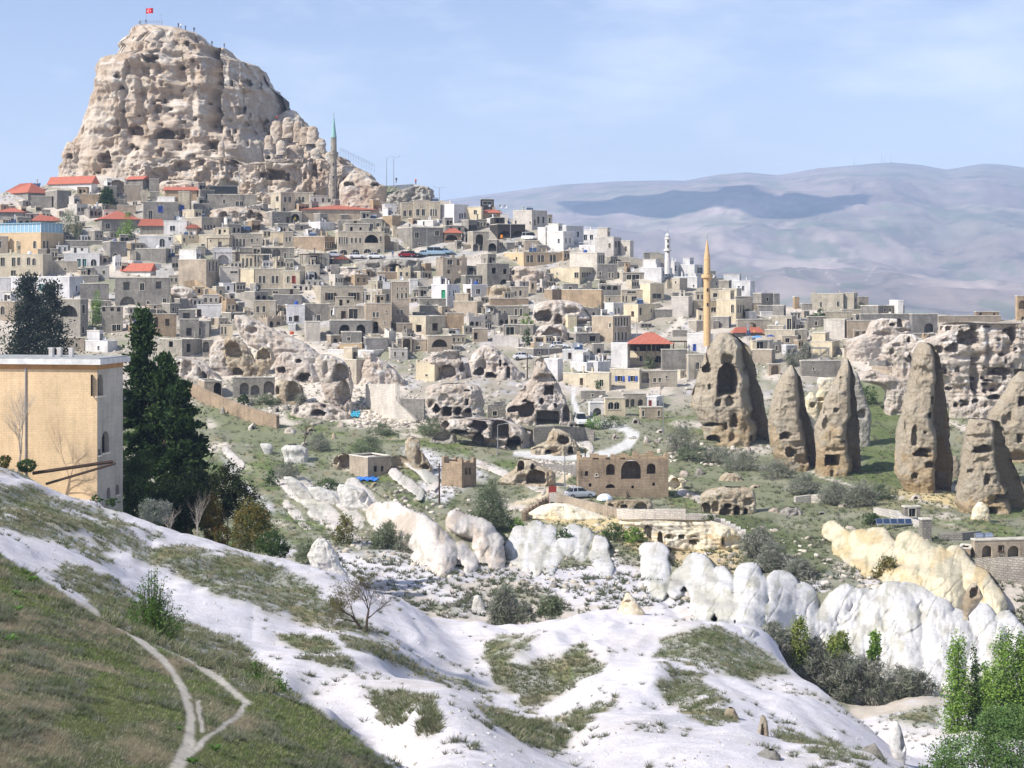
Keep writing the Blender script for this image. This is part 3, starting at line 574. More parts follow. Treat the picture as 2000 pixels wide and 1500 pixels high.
rock('rock_ledge', 'white capped rock ledge between two fairy chimneys, tiles along its rim', 'rock', 'T', '255,915,990 280,912,1000 320,920,990 345,900,960 400,895,960', 'yellow', 's930,370,24,20,2', d=285, ry=.5, amp=.1, step=1.5, seed=45)
rock('boulder', 'small whitish knob of rock between the second and yellow fairy chimneys', 'boulder', 'T', '332,870,890 360,852,905 410,845,915', 'yellow', 'e890,398,24,30,2', d=283, ry=.7, amp=.12, step=1.5, seed=46)
rock('fairy_chimney', 'tallest slim fairy chimney with a column of square windows', CH, 'T', '78,1436,1485 95,1425,1515 150,1405,1542 200,1398,1552 250,1388,1560 300,1378,1566 350,1368,1572 400,1354,1576 450,1345,1582 500,1332,1588 550,1322,1592 650,1312,1600 700,1308,1610 750,1310,1610 800,1340,1600 855,1370,1600', 'chim',
 'r1514,378,26,42;r1500,455,30,32,2;e1450,648,66,46,3.5;e1490,708,42,34;a1414,760,28,26;a1550,712,28,46;r1556,800,26,90,4;a1415,555,30,100,1.5;e1465,540,16,14,1;s1450,240,90,60,1.2;s1380,500,30,80,1;s1575,600,30,160,2', ry=.85, amp=.075, step=1.65, seed=47, capr=.15, edge=(.38, 1.6), freq=1.3, vert=2)
rock('rock_outcrop', 'low rounded knob joined to the tallest fairy chimney, two small doors', 'rock', 'T', '655,1575,1620 700,1560,1645 760,1558,1650 830,1560,1640 862,1570,1630', 'chim', 'a1593,830,36,46,3', d=246, ry=.8, amp=.09, step=1.4, seed=48)
rock('fairy_chimney', 'broad double-headed fairy chimney at the right, dark window slots', CH, 'T', '468,1700,1760 480,1688,1850 520,1680,1872 560,1670,1880 600,1664,1880 650,1656,1905 700,1650,1925 750,1642,1950 800,1636,1965 850,1628,1975 900,1624,1978 960,1650,1985', 'chim',
 'e1768,630,90,40,3;a1787,780,28,56;a1828,790,14,22;s1750,560,140,20,1;s1900,760,90,160,3;r1890,880,110,36,4;a1815,940,50,34,3;s1760,690,60,30,1;e1700,740,30,20,1', ry=.7, amp=.085, step=1.65, seed=49, capr=.15, edge=(.38, 1.6), freq=1.4)
rock('fairy_chimney', 'grey cone of rock cut off by the right picture edge', CH, 'T', '225,1945,1975 260,1915,2010 330,1875,2060 400,1825,2090 440,1790,2110 500,1780,2120 600,1840,2120 700,1880,2120 800,1890,2120', 'chim', 'r1965,378,30,46,4;r1955,570,22,40,3;s1950,670,80,40,3;s1900,480,50,60,2', d=255, ry=.6, amp=.08, step=1.8, seed=50)
rock('rock_outcrop', 'pale triangular rock foot in front of the rightmost chimneys', 'rock', 'T', '895,1740,1760 930,1712,1790 990,1700,1800', 'yellow', '', ry=.7, amp=.12, step=1.6, seed=51)
# right hand cave cliffs
rock('cave_cliff', 'white honeycombed cliff full of dark cave windows, at the right edge', 'cave cliff', 'E',
 '515,1330,1600 520,1310,1800 500,1560,1900 480,1800,2060 530,1320,2060 600,1300,2060 660,1160,2060 700,1130,2060 780,1080,2060 860,1120,2060 950,1330,2060 1060,1360,2060 1130,1380,2060 1180,1400,2060', 'pink',
 'e1585,548,44,52,4;e1550,640,140,140,5;e1552,660,40,20,3;a1320,720,78,54;e1432,712,90,74;s1800,560,170,110,3;e1900,625,70,110,4;a1905,618,30,50,3;r1395,560,44,30;r1340,555,20,30;a1365,872,40,72;e1463,878,30,50;r1795,892,150,54,4;a1785,900,16,34,3;e1700,962,64,18;e1745,1090,96,36;e1796,1000,24,44;e1392,1026,54,26;e1495,1118,40,16;e1530,1138,50,44,2;e1605,1118,50,24,2;r1940,900,70,50,3;a1920,910,16,30,3;e1805,760,46,30;e1690,545,70,16,2;s1620,780,60,60,2;s1590,940,50,260,4;a1590,1010,24,60,4;s1730,1020,110,70,3;a1655,940,20,20,2;s1500,780,120,50,2;s1850,720,60,80,2;s1380,650,60,30,2;s1480,960,100,80,-1.5;s1660,700,50,120,-1.5;e1100,795,62,76,4;e1915,715,30,18,2;e1480,552,16,12;s1700,830,40,200,1.5', d=292, ry=.28, amp=.07, step=1.6, seed=60, freq=2.2, capr=False, sink=10, lay_=.3, nc_=30)
rock('rock_stack', 'small white caved rock beside the terraces, left of the honeycombed cliff', 'rock', 'E', '600,1020,1110 640,960,1190 690,890,1200 740,880,1190 790,900,1150 840,960,1150', 'pink', 'a1090,645,22,40,3;s960,740,40,40,2;s1000,690,60,30,2', d=318, ry=.5, amp=.14, step=1.5, seed=61)
rock('rock_stack', 'pale rubble rock above the green gully, under the terraces', 'rock', 'E', '880,760,830 910,700,900 960,690,1020 1000,860,1080 1030,900,1080', 'pink', 's800,940,60,30,1', d=296, ry=.5, amp=.16, step=1.6, seed=62)
rock('cave_bank', 'whitish rock bank behind the arched stone vaults at the upper right', 'rock', 'E', '480,880,1010 500,800,1090 540,780,1100 600,760,1110 650,600,1130 690,600,1130', 'pink', 'e958,530,36,24,3;a1025,515,50,60,3;s1040,575,70,30,2;s880,600,80,30,1.5', d=338, ry=.4, amp=.12, step=1.5, seed=63, capr=False)
# the cave belt below the village
B_ = 'cave rocks below the village'
for a in (
 ('cave_rock', 'fluted white rock pillars left end of the cave belt, above the brown wall', 'M', '330,110,240 360,105,330 420,110,400 480,110,460', 'pink', 's215,400,50,90,3;s300,440,16,60,2;a325,450,34,50,4;s150,420,20,80,2'),
 ('cave_dome', 'rounded tuff dome left of the deep arched cave', 'M', '278,410,450 320,372,495 380,358,508 450,355,515', 'pink', 's480,360,40,60,2;s400,420,60,30,1'),
 ('cave_rock', 'tall rock with a deep arched cave and ledges, under the ruined houses', 'M', '190,470,530 240,455,600 300,450,640 345,460,660 420,500,720 460,500,760', 'tan', 'e512,285,90,120,8;a540,430,72,62,5;s590,300,50,20,1;a650,420,40,40,2'),
 ('cave_rock', 'dark-mouthed boulder rock right of the deep arched cave', 'M', '262,690,760 300,670,775 350,660,790 400,640,760 450,600,760', 'tan', 'e710,312,64,70,5;e745,320,20,34,3'),
 ('cave_dome', 'wide white tent-shaped tuff dome with a low dark cave', 'M', '290,830,900 330,800,990 380,792,1050 430,795,1080 480,820,1090 500,840,1090', 'pink', 'e942,350,32,28,3;e970,460,66,66,5;e1000,442,40,18,4;e830,412,40,44,4'),
 ('cave_rock', 'steep whitish rock face with a round shaded cave beside the glass-fronted house', 'M', '310,1060,1180 360,1050,1250 430,1060,1290 500,1090,1300 600,1120,1290 700,1230,1300', 'pink', 'e1215,440,86,110,6;s1240,560,60,120,5;s1120,400,30,60,1.5;s1060,470,30,40,1'),
 ('cave_rock', 'rock with a horseshoe-shaped arch, above the thorn bushes', 'M', '480,800,940 520,790,970 580,795,980 640,860,990', 'tan', 'a905,545,70,120,4;a805,540,20,50,2;s960,560,20,60,1'),
 ('cave_rock', 'low pinkish rocks with shaded hollows at the foot of the slope', 'M', '620,960,1100 650,900,1200 700,890,1280 730,890,1290', 'pink', 'e1070,690,76,44,4;s955,660,60,60,3;e1110,645,24,30,2;s1180,690,60,30,1.5'),
 ('rock_slope', 'long bare white rock slope running down from the ruins', 'M', '50,520,600 100,530,700 150,540,800 190,560,900 240,600,1000 290,700,1060 330,790,1120 370,900,1150', 'pink', 's640,150,60,40,2;s900,300,50,30,1'),
 ('rock_slope', 'white rock slope beneath the dark glass-fronted house', 'M', '290,1350,1440 340,1380,1480 400,1350,1560 460,1340,1620 510,1300,1650', 'pink', 's1440,330,40,60,1.5;s1560,380,40,60,1.5'),
 ('rock_pillar', 'squarish pale rock pillar on the bare slope, left one of two', 'M', '160,700,770 190,690,780 232,690,780', 'pink', 's710,200,20,50,1'),
 ('rock_pillar', 'rounded rock pillar on the bare slope, right one of two', 'M', '150,800,850 180,785,878 218,790,880', 'pink', 's850,190,30,40,1.5'),
 ('cave_rock', 'pinkish white cave rock with two black window caves over rubble', 'J', '362,640,920 380,605,960 450,600,975 520,605,985 580,620,990 640,690,990 680,700,980', 'pink', 'r742,547,52,54,6;e812,548,40,46,6;e880,545,42,30,4;s875,572,50,40,3;r872,486,16,34,3;e672,530,40,50,4;e922,567,10,12,2;e876,412,34,12,1.5;s730,460,60,40,1;s640,500,30,40,2'),
 ('cave_dome', 'smooth pink-white tuff dome with caves round its foot', 'J', '108,980,1020 140,940,1080 190,905,1140 240,860,1180 290,850,1230 335,870,1265', 'pink', 'e955,292,60,44,4;s970,240,50,70,3;e1028,315,60,44,4;r1090,232,12,36,2.5;e1125,240,20,20,2;a1142,290,20,70,3;s1060,270,30,60,2;s880,240,30,80,1.5'),
 ('cave_rock', 'reddish rock with one wide black cave beside the low yellow wall', 'J', '142,740,800 170,650,830 220,560,850 260,690,860 340,700,870', 'pink', 'e748,290,84,88,7;s760,190,120,50,3;s600,210,60,40,1.5;e840,262,30,50,3'),
 ('cave_rock', 'peaked rock with a square window cave and a flat ledge, above the road bend', 'J', '188,1335,1360 230,1312,1385 300,1300,1425 350,1265,1455 400,1220,1480 450,1190,1510 520,1120,1535 580,1125,1560 640,1140,1565', 'pink',
  'r1408,408,52,52,5;e1268,540,98,92,9;e1180,535,64,42,5;e1362,482,22,40,3;e1452,512,20,32,2.5;r1400,590,130,80,8;s1385,335,110,50,3;s1345,240,50,60,1.5;a1520,560,40,100,4;e1250,480,34,18,3;s1230,380,40,60,-1'),
 ('cave_rock', 'lowest line of cave rock with two huge round black openings over the meadow', 'J', '588,740,900 600,700,1160 630,690,1230 680,760,1320 720,880,1320 760,960,1315 805,1120,1300', 'pink',
  'a1090,665,108,110,10;e1178,762,84,84,9;e955,640,92,84,6;a950,722,62,56,6;e732,632,50,50,3;e830,685,110,34,4;s1050,760,110,44,4;s1280,700,60,160,3;s930,690,80,16,2;s1000,640,30,40,-1'),
 ('cave_rock', 'brown hollowed rocks below the stone terrace wall by the road', 'J', '655,1420,1480 690,1405,1540 740,1390,1580 780,1280,1598 830,1290,1600', 'tan', 'e1502,735,66,60,3;a1548,798,30,44,3;a1402,815,34,36,3;s1340,790,60,20,1.5;s1440,800,50,40,2'),
 ('rock_pinnacle', 'pale round-headed pinnacle above the blue tarpaulin ruins', 'J', '708,490,540 740,470,566 800,466,572 860,490,620 920,520,650 960,560,660', 'tan', 's600,910,40,40,3;s560,860,30,80,1.5'),
 ('cave_rock', 'grey boulder rock with a dark hollow on the scrub slope', 'J', '668,700,790 700,660,800 755,620,820', 'grey', 's720,720,90,70,4'),
 ('cave_rock', 'rock overhang with shadowed hollow left of the blue tarpaulin', 'J', '822,40,150 850,10,160 900,0,110 930,30,110', 'tan', 'e80,880,70,90,4;e10,860,50,80,4'),
 ('cave_rock', 'dark rock recess joined to the ruin above the blue tarpaulin', 'J', '835,380,470 870,378,500 920,380,510', 'tan', 's430,880,110,70,5'),
 ('arch_ruin', 'broken yellow stone arch and crumbled walls beside the dirt track', 'J', '860,1210,1310 900,1200,1350 930,1180,1420 960,1120,1450 1000,1070,1460 1030,1100,1440', 'tan', 'a1325,975,110,80,6;a1225,900,40,60,3;a1300,905,16,34,3;s1240,990,60,60,2'),
 ('cave_rock', 'ruined domed chamber open to the front, a large round arch', 'C', '850,1050,1220 880,980,1320 930,955,1360 1000,945,1390 1050,950,1250', 'pink', 'e1038,980,110,100,5;s1250,935,90,40,4;a1150,1000,50,70,3;s1350,960,60,60,2;e1050,990,40,20,3'),
 ('cave_rock', 'broken vault with a pale hollow below the ruined domed chamber', 'C', '1040,1010,1200 1080,980,1210 1140,960,1220 1170,960,1220', 'pink', 'e1105,1115,110,84,4;s1000,1120,60,50,2'),
 ('rubble_bank', 'bank of pale rubble below the long ochre terrace house', 'C', '592,800,1000 620,770,1050 680,770,1090 740,790,1100', 'pink', 's900,650,80,40,1.5;a800,640,20,30,2;s1000,690,40,60,2'),
 ('rubble_bank', 'heap of brown rubble beside the arched ruin house', 'C', '735,640,720 760,620,770 820,610,780 850,600,790', 'tan', 's700,800,60,40,1.5'),
 ('rock_outcrop', 'jagged grey rock outcrop below the glass terrace restaurant', 'B', '335,220,300 355,60,430 400,20,520 450,60,640 480,200,700', 'castle', 'a140,400,60,60,3;e355,395,60,60,3;s240,400,40,50,3;a420,415,40,60,3;e30,390,50,50,2;s300,430,50,30,2'),
 ('rock_outcrop', 'dark ledge of rock below the parked cars, one arched mouth', 'B', '735,1180,1640 760,1170,1650 830,1180,1660 870,1180,1650', 'grey', 'a1465,802,90,56,5;s1300,790,80,30,2;s1600,770,60,30,2'),
 ('rock_outcrop', 'pale rock lump with hollows beside the pointed-arch house', 'B', '815,1060,1200 850,1040,1240 900,1030,1290 930,1030,1290', 'pink', 'a1120,900,90,50,4;e1320,895,50,60,3;s1080,830,40,20,1'),
 ('rock_outcrop', 'smooth grey vaulted rock below the curved brown wall', 'A', '940,1330,1400 960,1310,1480 1010,1310,1520 1080,1320,1510 1110,1340,1500', 'pink', 's1350,1060,90,80,4;e1500,1060,40,60,3'),
 ('cave_rock', 'mouth of an arched cave among boulders, right of the grey ruins', 'A', '1340,1740,1820 1370,1650,1850 1420,1620,1850 1500,1600,1860', 'pink', 'e1785,1430,110,110,7;s1680,1470,40,30,1'),
 ('rock_outcrop', 'pale fissured rock face in front of the reconstructed arches', 'A', '130,1240,1500 160,1220,1590 200,1230,1600 240,1230,1600', 'castle', 's1330,150,80,20,2;s1500,190,40,20,2'),
 ('cave_rock', 'rock arch and dark grotto behind the church-side houses on the left', 'A', '125,850,980 170,840,990 240,860,980', 'castle', 'a900,170,100,80,6;s780,130,40,50,2'),
):
    nm, lb, z, rw, mt, cv_ = a
    rock(nm, lb, 'rock' if 'arch' not in nm else 'ruin', z, rw, mt, cv_, ry=.5, amp=.12, step=1.6, seed=70+len(C.objects) % 97, freq=1.5, sink=4, boxy=.85)
# hollow ledge rock with little columns, and scattered outcrops on the green slopes
rock('cave_ledge', 'pillared rock ledge with dark bays on the grassy slope right of the long wall', 'rock', 'T', '818,400,560 835,330,590 870,300,600 905,310,605 965,330,600', 'tan', 'a340,935,50,60,4;r450,918,24,20,3;a500,945,26,56,4;s440,950,40,40,3;s390,930,30,60,2;s560,900,40,30,2;a545,950,20,40,2', d=None, ry=.4, amp=.1, step=1.3, seed=120)
rock('rock_hump', 'small pale rock hump alone on the green slope below the chimneys', 'rock', 'T', '745,440,490 765,415,520 790,400,530', 'tan', '', ry=.8, amp=.12, step=1.5, seed=121)
rock('rock_hump', 'low white lump of blocks on the slope above the solar panels', 'rock', 'T', '922,750,810 940,722,832 965,710,840', 'grey', '', ry=.8, amp=.2, step=1.5, seed=122, freq=2)
rock('rock_bank', 'yellow and white rock face with small doors below the white brick wall', 'rock', 'K', '668,860,1560 690,840,1640 730,1050,1740 790,1060,1800 850,1120,1790 900,1300,1760', 'yellow', 'a1062,770,50,120,6;r1325,795,36,30,3;r1412,835,46,30,4;e1412,792,30,14,2;a1160,800,34,80,4;a1650,830,20,60,2;s1730,830,100,60,1;s1240,800,60,40,1.5', ry=.25, amp=.07, step=1.4, seed=123, capr=False)
rock('rock_bank', 'orange-yellow smooth rock bank below the tan garden wall', 'rock', 'K', '528,330,440 560,200,540 600,130,640 640,120,760 670,300,800', 'yellow', '', ry=.4, amp=.08, step=1.6, seed=124)
rock('vault_ruin', 'row of small yellow stone vaults above the garden wall', 'ruin', 'K', '508,730,1080 530,715,1090 580,710,1095', 'tan', 'a770,550,44,24,3;a876,557,44,24,3;a1010,556,84,44,4', ry=.2, amp=.08, step=1.3, seed=125, capr=False)
rock('rock_cave', 'dark-mouthed yellow ledge right of the church ruin', 'rock', 'K', '330,1230,1340 360,1222,1370 430,1222,1330', 'yellow', 'e1275,385,90,80,5', ry=.5, amp=.12, step=1.5, seed=126)
# white domes at the lower right: smooth lobes lying on the slope
SCRUB = np.array((.24, .24, .16))
def lobes(z, text, name, label, cat, c_hi, c_lo, hull, comp=.8, grow=1.2, seed=150, bul=1.45, crack=1.0, fade=9):
    """one continuous rock mass: overlapping rounded lobes swelling out of the slope under an outline"""
    Ls = []; s = ZONES[z][2]
    for ln in text.strip().split('\n'):
        x0, y0, x1, y1, r = [float(v) for v in ln.split('|')[0].split()[:5]]; Ls.append((*zp(z, x0, y0), *zp(z, x1, y1), r/s*grow))
    hp = pts(hull, z); A = np.array(Ls); x0 = min(A[:, 0].min(), A[:, 2].min())-A[:, 4].max()-6; x1 = max(A[:, 0].max(), A[:, 2].max())+A[:, 4].max()+6
    y0 = min(A[:, 1].min(), A[:, 3].min())-A[:, 4].max()-6; y1 = max(A[:, 1].max(), A[:, 3].max())+A[:, 4].max()+6
    gx = np.arange(x0, x1, 1.9); gy = np.arange(y0, y1, 1.9); X, Y = np.meshgrid(gx, gy)
    D = np.empty_like(X); ci = [int(np.abs(cols-v).argmin()) for v in gx]
    for j, i in enumerate(ci):
        c = np.minimum.accumulate(GPY[24:, i]); D[:, j] = np.interp(-gy, -c+np.arange(len(c))*1e-7, rows[24:])
    for _ in range(3): D[1:-1] = (D[:-2]+D[1:-1]*2+D[2:])/4; D[:, 1:-1] = (D[:, :-2]+D[:, 1:-1]*2+D[:, 2:])/4
    # distance of each column at the foot of the mass
    best = np.full(X.shape, -9.0); best2 = best.copy(); H = np.zeros_like(X); wx_ = fbm(X/26, Y/26, seed, 3, seed)*5; wy_ = fbm(X/26, Y/26, seed+9, 3, seed+5)*5
    fi = fbm(X/7, Y/14, seed, 4, seed+7)
    for (ax, ay, bx, by, r) in Ls:
        dx, dy = bx-ax, by-ay; t = np.clip(((X+wx_-ax)*dx+(Y+wy_-ay)*dy)/(dx*dx+dy*dy+1e-6), 0, 1); ey = Y+wy_-ay-t*dy; ey = np.where((ey > 0) & (t >= .999), ey*.55, ey); q = np.hypot(X+wx_-ax-t*dx, ey)/r
        h = 1-q**2.2; hm = np.where(h > 0, r*np.sqrt(np.maximum(h, 0)), h*r*.8)
        k = hm > best; best2 = np.where(k, best, np.maximum(best2, hm)); best = np.maximum(best, hm); H = H+np.maximum(hm, 0)**2.4
    best = np.where(best > 0, np.maximum(best, H**(1/2.4)*.93), best)
    inside = best > 0; hull_in = inpoly(X+wx_*.6, Y+wy_*.6, hp)
    dref = (A[:, 1].mean()+A[:, 3].mean())/2; yb = A[:, 3].max()
    foot = np.empty(len(gx))
    for j in range(len(gx)):
        k = np.nonzero(inside[:, j] | hull_in[:, j])[0]; foot[j] = D[k[-1], j] if len(k) else np.nan
    ok = ~np.isnan(foot); foot = np.interp(gx, gx[ok], foot[ok]); kn = np.hanning(83); kn /= kn.sum(); foot = np.convolve(np.pad(foot, 41, mode='edge'), kn, 'valid')
    DS = foot[None]+(D-foot[None])*comp
    crease = np.clip(1-(best-best2)/2.2, 0, 1)*(best2 > -2)*sst(-.3, .2, fbm(X/18, Y/18, seed, 3, seed+40))
    bm = np.maximum(best, 0)/F*D*bul*1.1
    d = DS-bm+crease*.3*(best > 0)+fi*.16+fbm(X/16, Y/34, seed, 4, seed+50, .55, True)*.22
    vein = np.exp(-(np.abs(fbm(X/30+Y/60, Y/70, seed, 3, seed+21))/.035)**2)*crack; d = d+vein*.25
    use = inside | hull_in
    soft_ = use.astype(float)
    for _ in range(2): soft_[1:-1] = (soft_[:-2]+soft_[1:-1]*2+soft_[2:])/4; soft_[:, 1:-1] = (soft_[:, :-2]+soft_[:, 1:-1]*2+soft_[:, 2:])/4
    d = np.where(use, np.minimum(d, D+.2), D+2.5)
    V = np.stack([(X-1000)/F*d, d, (HY-Y)/F*d], -1)
    if True:  # columns sink straight down behind the outline instead of stretching away
        pass
    g = fbm(X/9, Y/9, seed, 4, seed+3)
    cw = np.array(c_hi)*np.ones(X.shape+(3,)); cw = lay(cw, sst(.0, .35, fbm(X/22, Y/30, seed, 4, seed+13)), np.array(c_lo)); gm = sst(.0, 1.2, -best+g*7-1.5)*.9+crease*sst(.05, .3, g)*.5+vein*.35+sst(.22, .5, fbm(X/11, Y/26, seed, 5, seed+60, .65))*.45; cw = lay(cw, np.clip(gm, 0, 1), SCRUB)
    nr, nc = X.shape; I = np.arange(nr*nc).reshape(nr, nc); kq = (use[:-1, :-1] | use[1:, 1:] | use[1:, :-1] | use[:-1, 1:]); kq = kq | np.pad(kq, 1)[2:, 1:-1] | np.pad(kq, 1)[:-2, 1:-1] | np.pad(kq, 1)[1:-1, 2:] | np.pad(kq, 1)[1:-1, :-2]
    Fq = np.stack([I[1:, :-1], I[1:, 1:], I[:-1, 1:], I[:-1, :-1]], -1)[kq]; used = np.unique(Fq); mp_ = np.zeros(nr*nc, int); mp_[used] = np.arange(len(used))
    Vv = V.reshape(-1, 3)[used]; base = Vv[Vv[:, 2].argmin()]
    return tag(ob(name, npmesh(name, Vv-base, mp_[Fq], cw.reshape(-1, 3)[used], True), M_TUFF, loc=base), label, cat)
M_TUFF = ground_mat('smooth_tuff', 3.5, .12, .16, .8)
WH, WL_ = (.62, .605, .60), (.48, .465, .42); YH, YL = (.64, .57, .42), (.58, .46, .28); PH, PL = (.62, .57, .53), (.50, .43, .37)
lobes('G', '''75 225 80 330 66|leftmost small white dome, alone on the scrub slope
300 300 335 420 72|big egg-shaped white dome second from the left
235 325 180 370 42|left flank lobe of the big egg-shaped dome
415 340 445 480 52|narrow white dome leaning on the egg-shaped one
560 330 555 520 60|small flat-topped white dome at the back of the row
610 400 580 570 56|slanting white dome with a dark seam on its right
740 380 745 490 66|round white dome above a grassy pocket
690 515 700 590 52|low white wedge below the grassy pocket
850 440 880 590 58|tall white dome with a black crack at its right edge
1070 440 970 560 56|white ridge dome at the left of the largest group
1150 440 1150 525 44|small hollowed white dome in the centre group
1080 560 1010 660 46|lower white lobe left of the grey seam
1230 470 1190 640 62|white dome left of the broad smooth one
1120 620 1110 730 54|low white lobe behind the narrow green sapling
1320 450 1380 600 84|broad smooth white dome, the largest of the group
1400 620 1400 770 66|tall shaded lower end of the largest dome
1290 620 1280 780 62|rounded foot lobe left of the shaded one
1400 410 1510 490 52|long white shoulder behind the largest dome
1545 520 1530 660 72|white dome split by a dark slanting crack
1650 600 1620 780 74|steep white dome under the round dark bush
1560 740 1520 850 56|lowest white lobe before the poplars
1720 650 1740 800 44|thin white rib between two dark cracks
1780 550 1840 640 66|white dome right of the dark bush
1850 660 1840 810 62|white lobe behind the broad poplar
1900 570 1970 640 46|upper white dome near the right picture edge
1960 690 1990 800 56|''', 'tuff_domes', 'broad wall of bulging smooth white tuff domes above the grey thicket', 'rock domes', WH, WL_, '0,250 60,210 130,260 220,300 330,270 430,330 560,310 700,330 860,390 960,420 1060,380 1250,400 1450,420 1600,480 1750,540 2010,640 2010,840 1500,860 1200,800 1000,700 930,640 760,600 560,560 380,440 140,360 60,330')
lobes('G', '''1400 190 1600 310 72|cream-yellow rock whaleback nearest the solar panels
1410 310 1450 410 74|pale yellow lobe at the left foot of the whaleback
1560 330 1600 440 84|broad cream lobe in the middle of the yellow ridge
1640 220 1730 320 42|white shoulder lobe below the vaulted stone house
1750 360 1840 480 64|yellowish lobe behind the brown beak-shaped rock
1810 470 1850 530 56|lowest yellow lobe at the right end of the ridge
1000 100 1120 170 44|pale yellow eroded bank left of the solar panels, upper lobe
1050 180 1180 260 50|
1240 150 1300 250 62|
1150 150 1250 240 52|''', 'tuff_ridge', 'cream-yellow rounded rock ridge below the solar panels and vaulted house', 'rock ridge', YH, YL, '940,80 1200,90 1330,150 1500,140 1700,230 1890,480 1860,540 1700,500 1400,420 1330,340 1240,280 1100,200', seed=190, comp=.5)
lobes('K', '''60 770 10 880 60|left end fold of the white folded rock face
190 740 90 920 66|second white fold from the left, below the garden wall
290 770 190 980 58|third white fold, long and slanting
370 880 300 1010 54|short white fold at the foot of the folded face
480 760 430 810 62|rounded white top of the folded rock face
570 780 530 860 50|white fold overgrown with shrubs
690 835 690 865 50|white rock head on a pale neck
680 930 720 1020 66|''', 'tuff_folds', 'folded white rock face with dark clefts below the garden wall', 'rock face', WH, WL_, '0,740 100,700 300,690 560,740 700,780 730,900 800,1040 560,1010 400,1050 0,1050', seed=210, bul=1.2)
lobes('Q', '''480 40 640 130 84|long smooth white whaleback, upper half
640 120 750 220 74|long smooth white whaleback, lower half above a dark hollow
850 215 910 270 40|small white lobe right of the dark hollow
840 60 980 110 56|pinkish rock mound top behind the whaleback
1040 170 1050 260 46|rounded end of the pinkish mound
960 120 985 210 40|middle rib of the pinkish mound
400 20 480 60 60|''', 'tuff_whaleback', 'long pinkish-white smooth rock whaleback running down to a shaded hollow', 'rock', PH, PL, '300,-10 500,0 700,60 900,20 1050,100 1090,260 1000,280 930,300 760,290 560,160 350,60', seed=220, comp=.4, crack=.5)
rock('brown_rock', 'brown beak-shaped rock stuck on the yellow ridge', 'rock', 'G', '370,1730,1745 400,1705,1770 440,1690,1783 480,1680,1760 540,1685,1710', 'tan', 's1745,430,36,50,2', d=136, ry=.8, amp=.1, step=1.5, seed=175, sink=.3)
# middle white folds
for i, (lb, z, rw, mt, d_, cv_) in enumerate([
 ('cluster of small pale rocks at the foot of the slope', 'Q', '145,60,100 180,30,130 240,0,170 300,20,190 350,60,230', 'white', 128, ''),
 ('dark-streaked white rock ribs right of the twin slabs', 'M', '1150,1200,1260 1190,1195,1380 1240,1210,1410 1290,1230,1440 1340,1300,1450', 'white', 222, 's1370,1250,30,60,1'),
 ('slanting white slab on the scrub slope, left one', 'M', '1100,840,900 1140,860,960 1190,900,1010 1250,950,1060 1310,1010,1090', 'white', 228, ''),
 ('slanting white slab on the scrub slope, right one', 'M', '1165,1000,1080 1200,1010,1160 1250,1050,1220 1300,1110,1260', 'white', 226, ''),
 ('small white boulder face on the green slope', 'M', '885,690,760 910,700,780 950,720,770', 'white', 262, ''),
 ('low white boulder above the shrubs of the green slope', 'M', '895,850,960 925,830,1000 975,850,1010', 'white', 256, ''),
 ('small pale cone standing in the white valley', 'Q', '463,940,960 490,925,975 530,918,990 556,912,998', 'white', None, ''),
 ('short hoodoo with a bright yellow foot on the pale soil', 'Q', '450,1780,1800 480,1768,1822 520,1745,1850 560,1730,1885 572,1728,1888', 'yellow', None, 's1790,500,30,10,.4')]):
    rock('pale_rock', lb, 'rock', z, rw, mt, cv_, d=d_, ry=.6, amp=.09, step=1.8, seed=180+i, sink=5, rd=.08 if mt == 'white' else 0)
lobes('O', '''545 935 610 990 9|
590 945 650 1010 11|
640 955 700 1015 10|
690 950 742 1010 14|
720 985 790 1050 13|
610 1000 700 1060 8|
740 1030 830 1080 9|
560 985 600 1030 7|
800 900 850 940 10|
770 925 820 960 9|''', 'tuff_ribs', 'diagonal white tuff ribs running down the scrub slope in the centre-left', 'rock ribs', PH, WL_, '540,925 620,950 700,940 760,980 840,1060 830,1090 740,1070 620,1030 550,990', seed=240, comp=.95, bul=.9, grow=1.1)
for i, (c_, lb) in enumerate([('440 880 468 905 8', 'long pale hump right of the tallest pine, on the grassy slope'), ('930 905 990 925 8', 'pale ledge between the brown hut and the arch ruin'), ('1000 935 1060 955 7', 'low pale hump beside the dirt track'), ('1110 850 1150 870 9', 'pale hump inside the road bend'), ('1330 960 1390 985 8', 'pale hump left of the pillared rock ledge')]):
    lobes('O', c_+'|', 'pale_hump', lb, 'rock outcrop', PH, PL, '0,0 1,0 1,1', seed=250+i, comp=1.0, bul=1.0, grow=1.1)
rt_ = random.Random(77); MIDS = []
for i in range(64):
    zx = rt_.choice([(430, 690, 800, 860), (560, 1000, 850, 960), (1080, 1300, 815, 880), (1290, 1500, 870, 1000), (1500, 1950, 945, 1040), (560, 900, 700, 790), (1500, 1760, 700, 800), (860, 1240, 1060, 1110)]); x, y = rt_.uniform(zx[0], zx[1]), rt_.uniform(zx[2], zx[3]); w, h = rt_.uniform(9, 26), rt_.uniform(6, 15)
    j = rt_.uniform(-.15, .15)*w; cv = f'e{x+j:.0f},{y-h*.2:.0f},{w*.3:.1f},{h*.45:.1f},1.5' if rt_.random() < .4 else ''
    o_ = rock('outcrop', 'x', 'rock outcrop', 'O', f'{y-h},{x-w*.15+j},{x+w*.2+j} {y-h*.55},{x-w*.38},{x+w*.36} {y},{x-w*.5},{x+w*.5}', rt_.choice(['pink', 'pink', 'tan', 'grey']), cv, ry=.9, amp=.26, step=2.2, seed=300+i, sink=2, freq=1.6, group='small rock outcrops on the slopes'); MIDS.append((o_, x, y, w, cv))
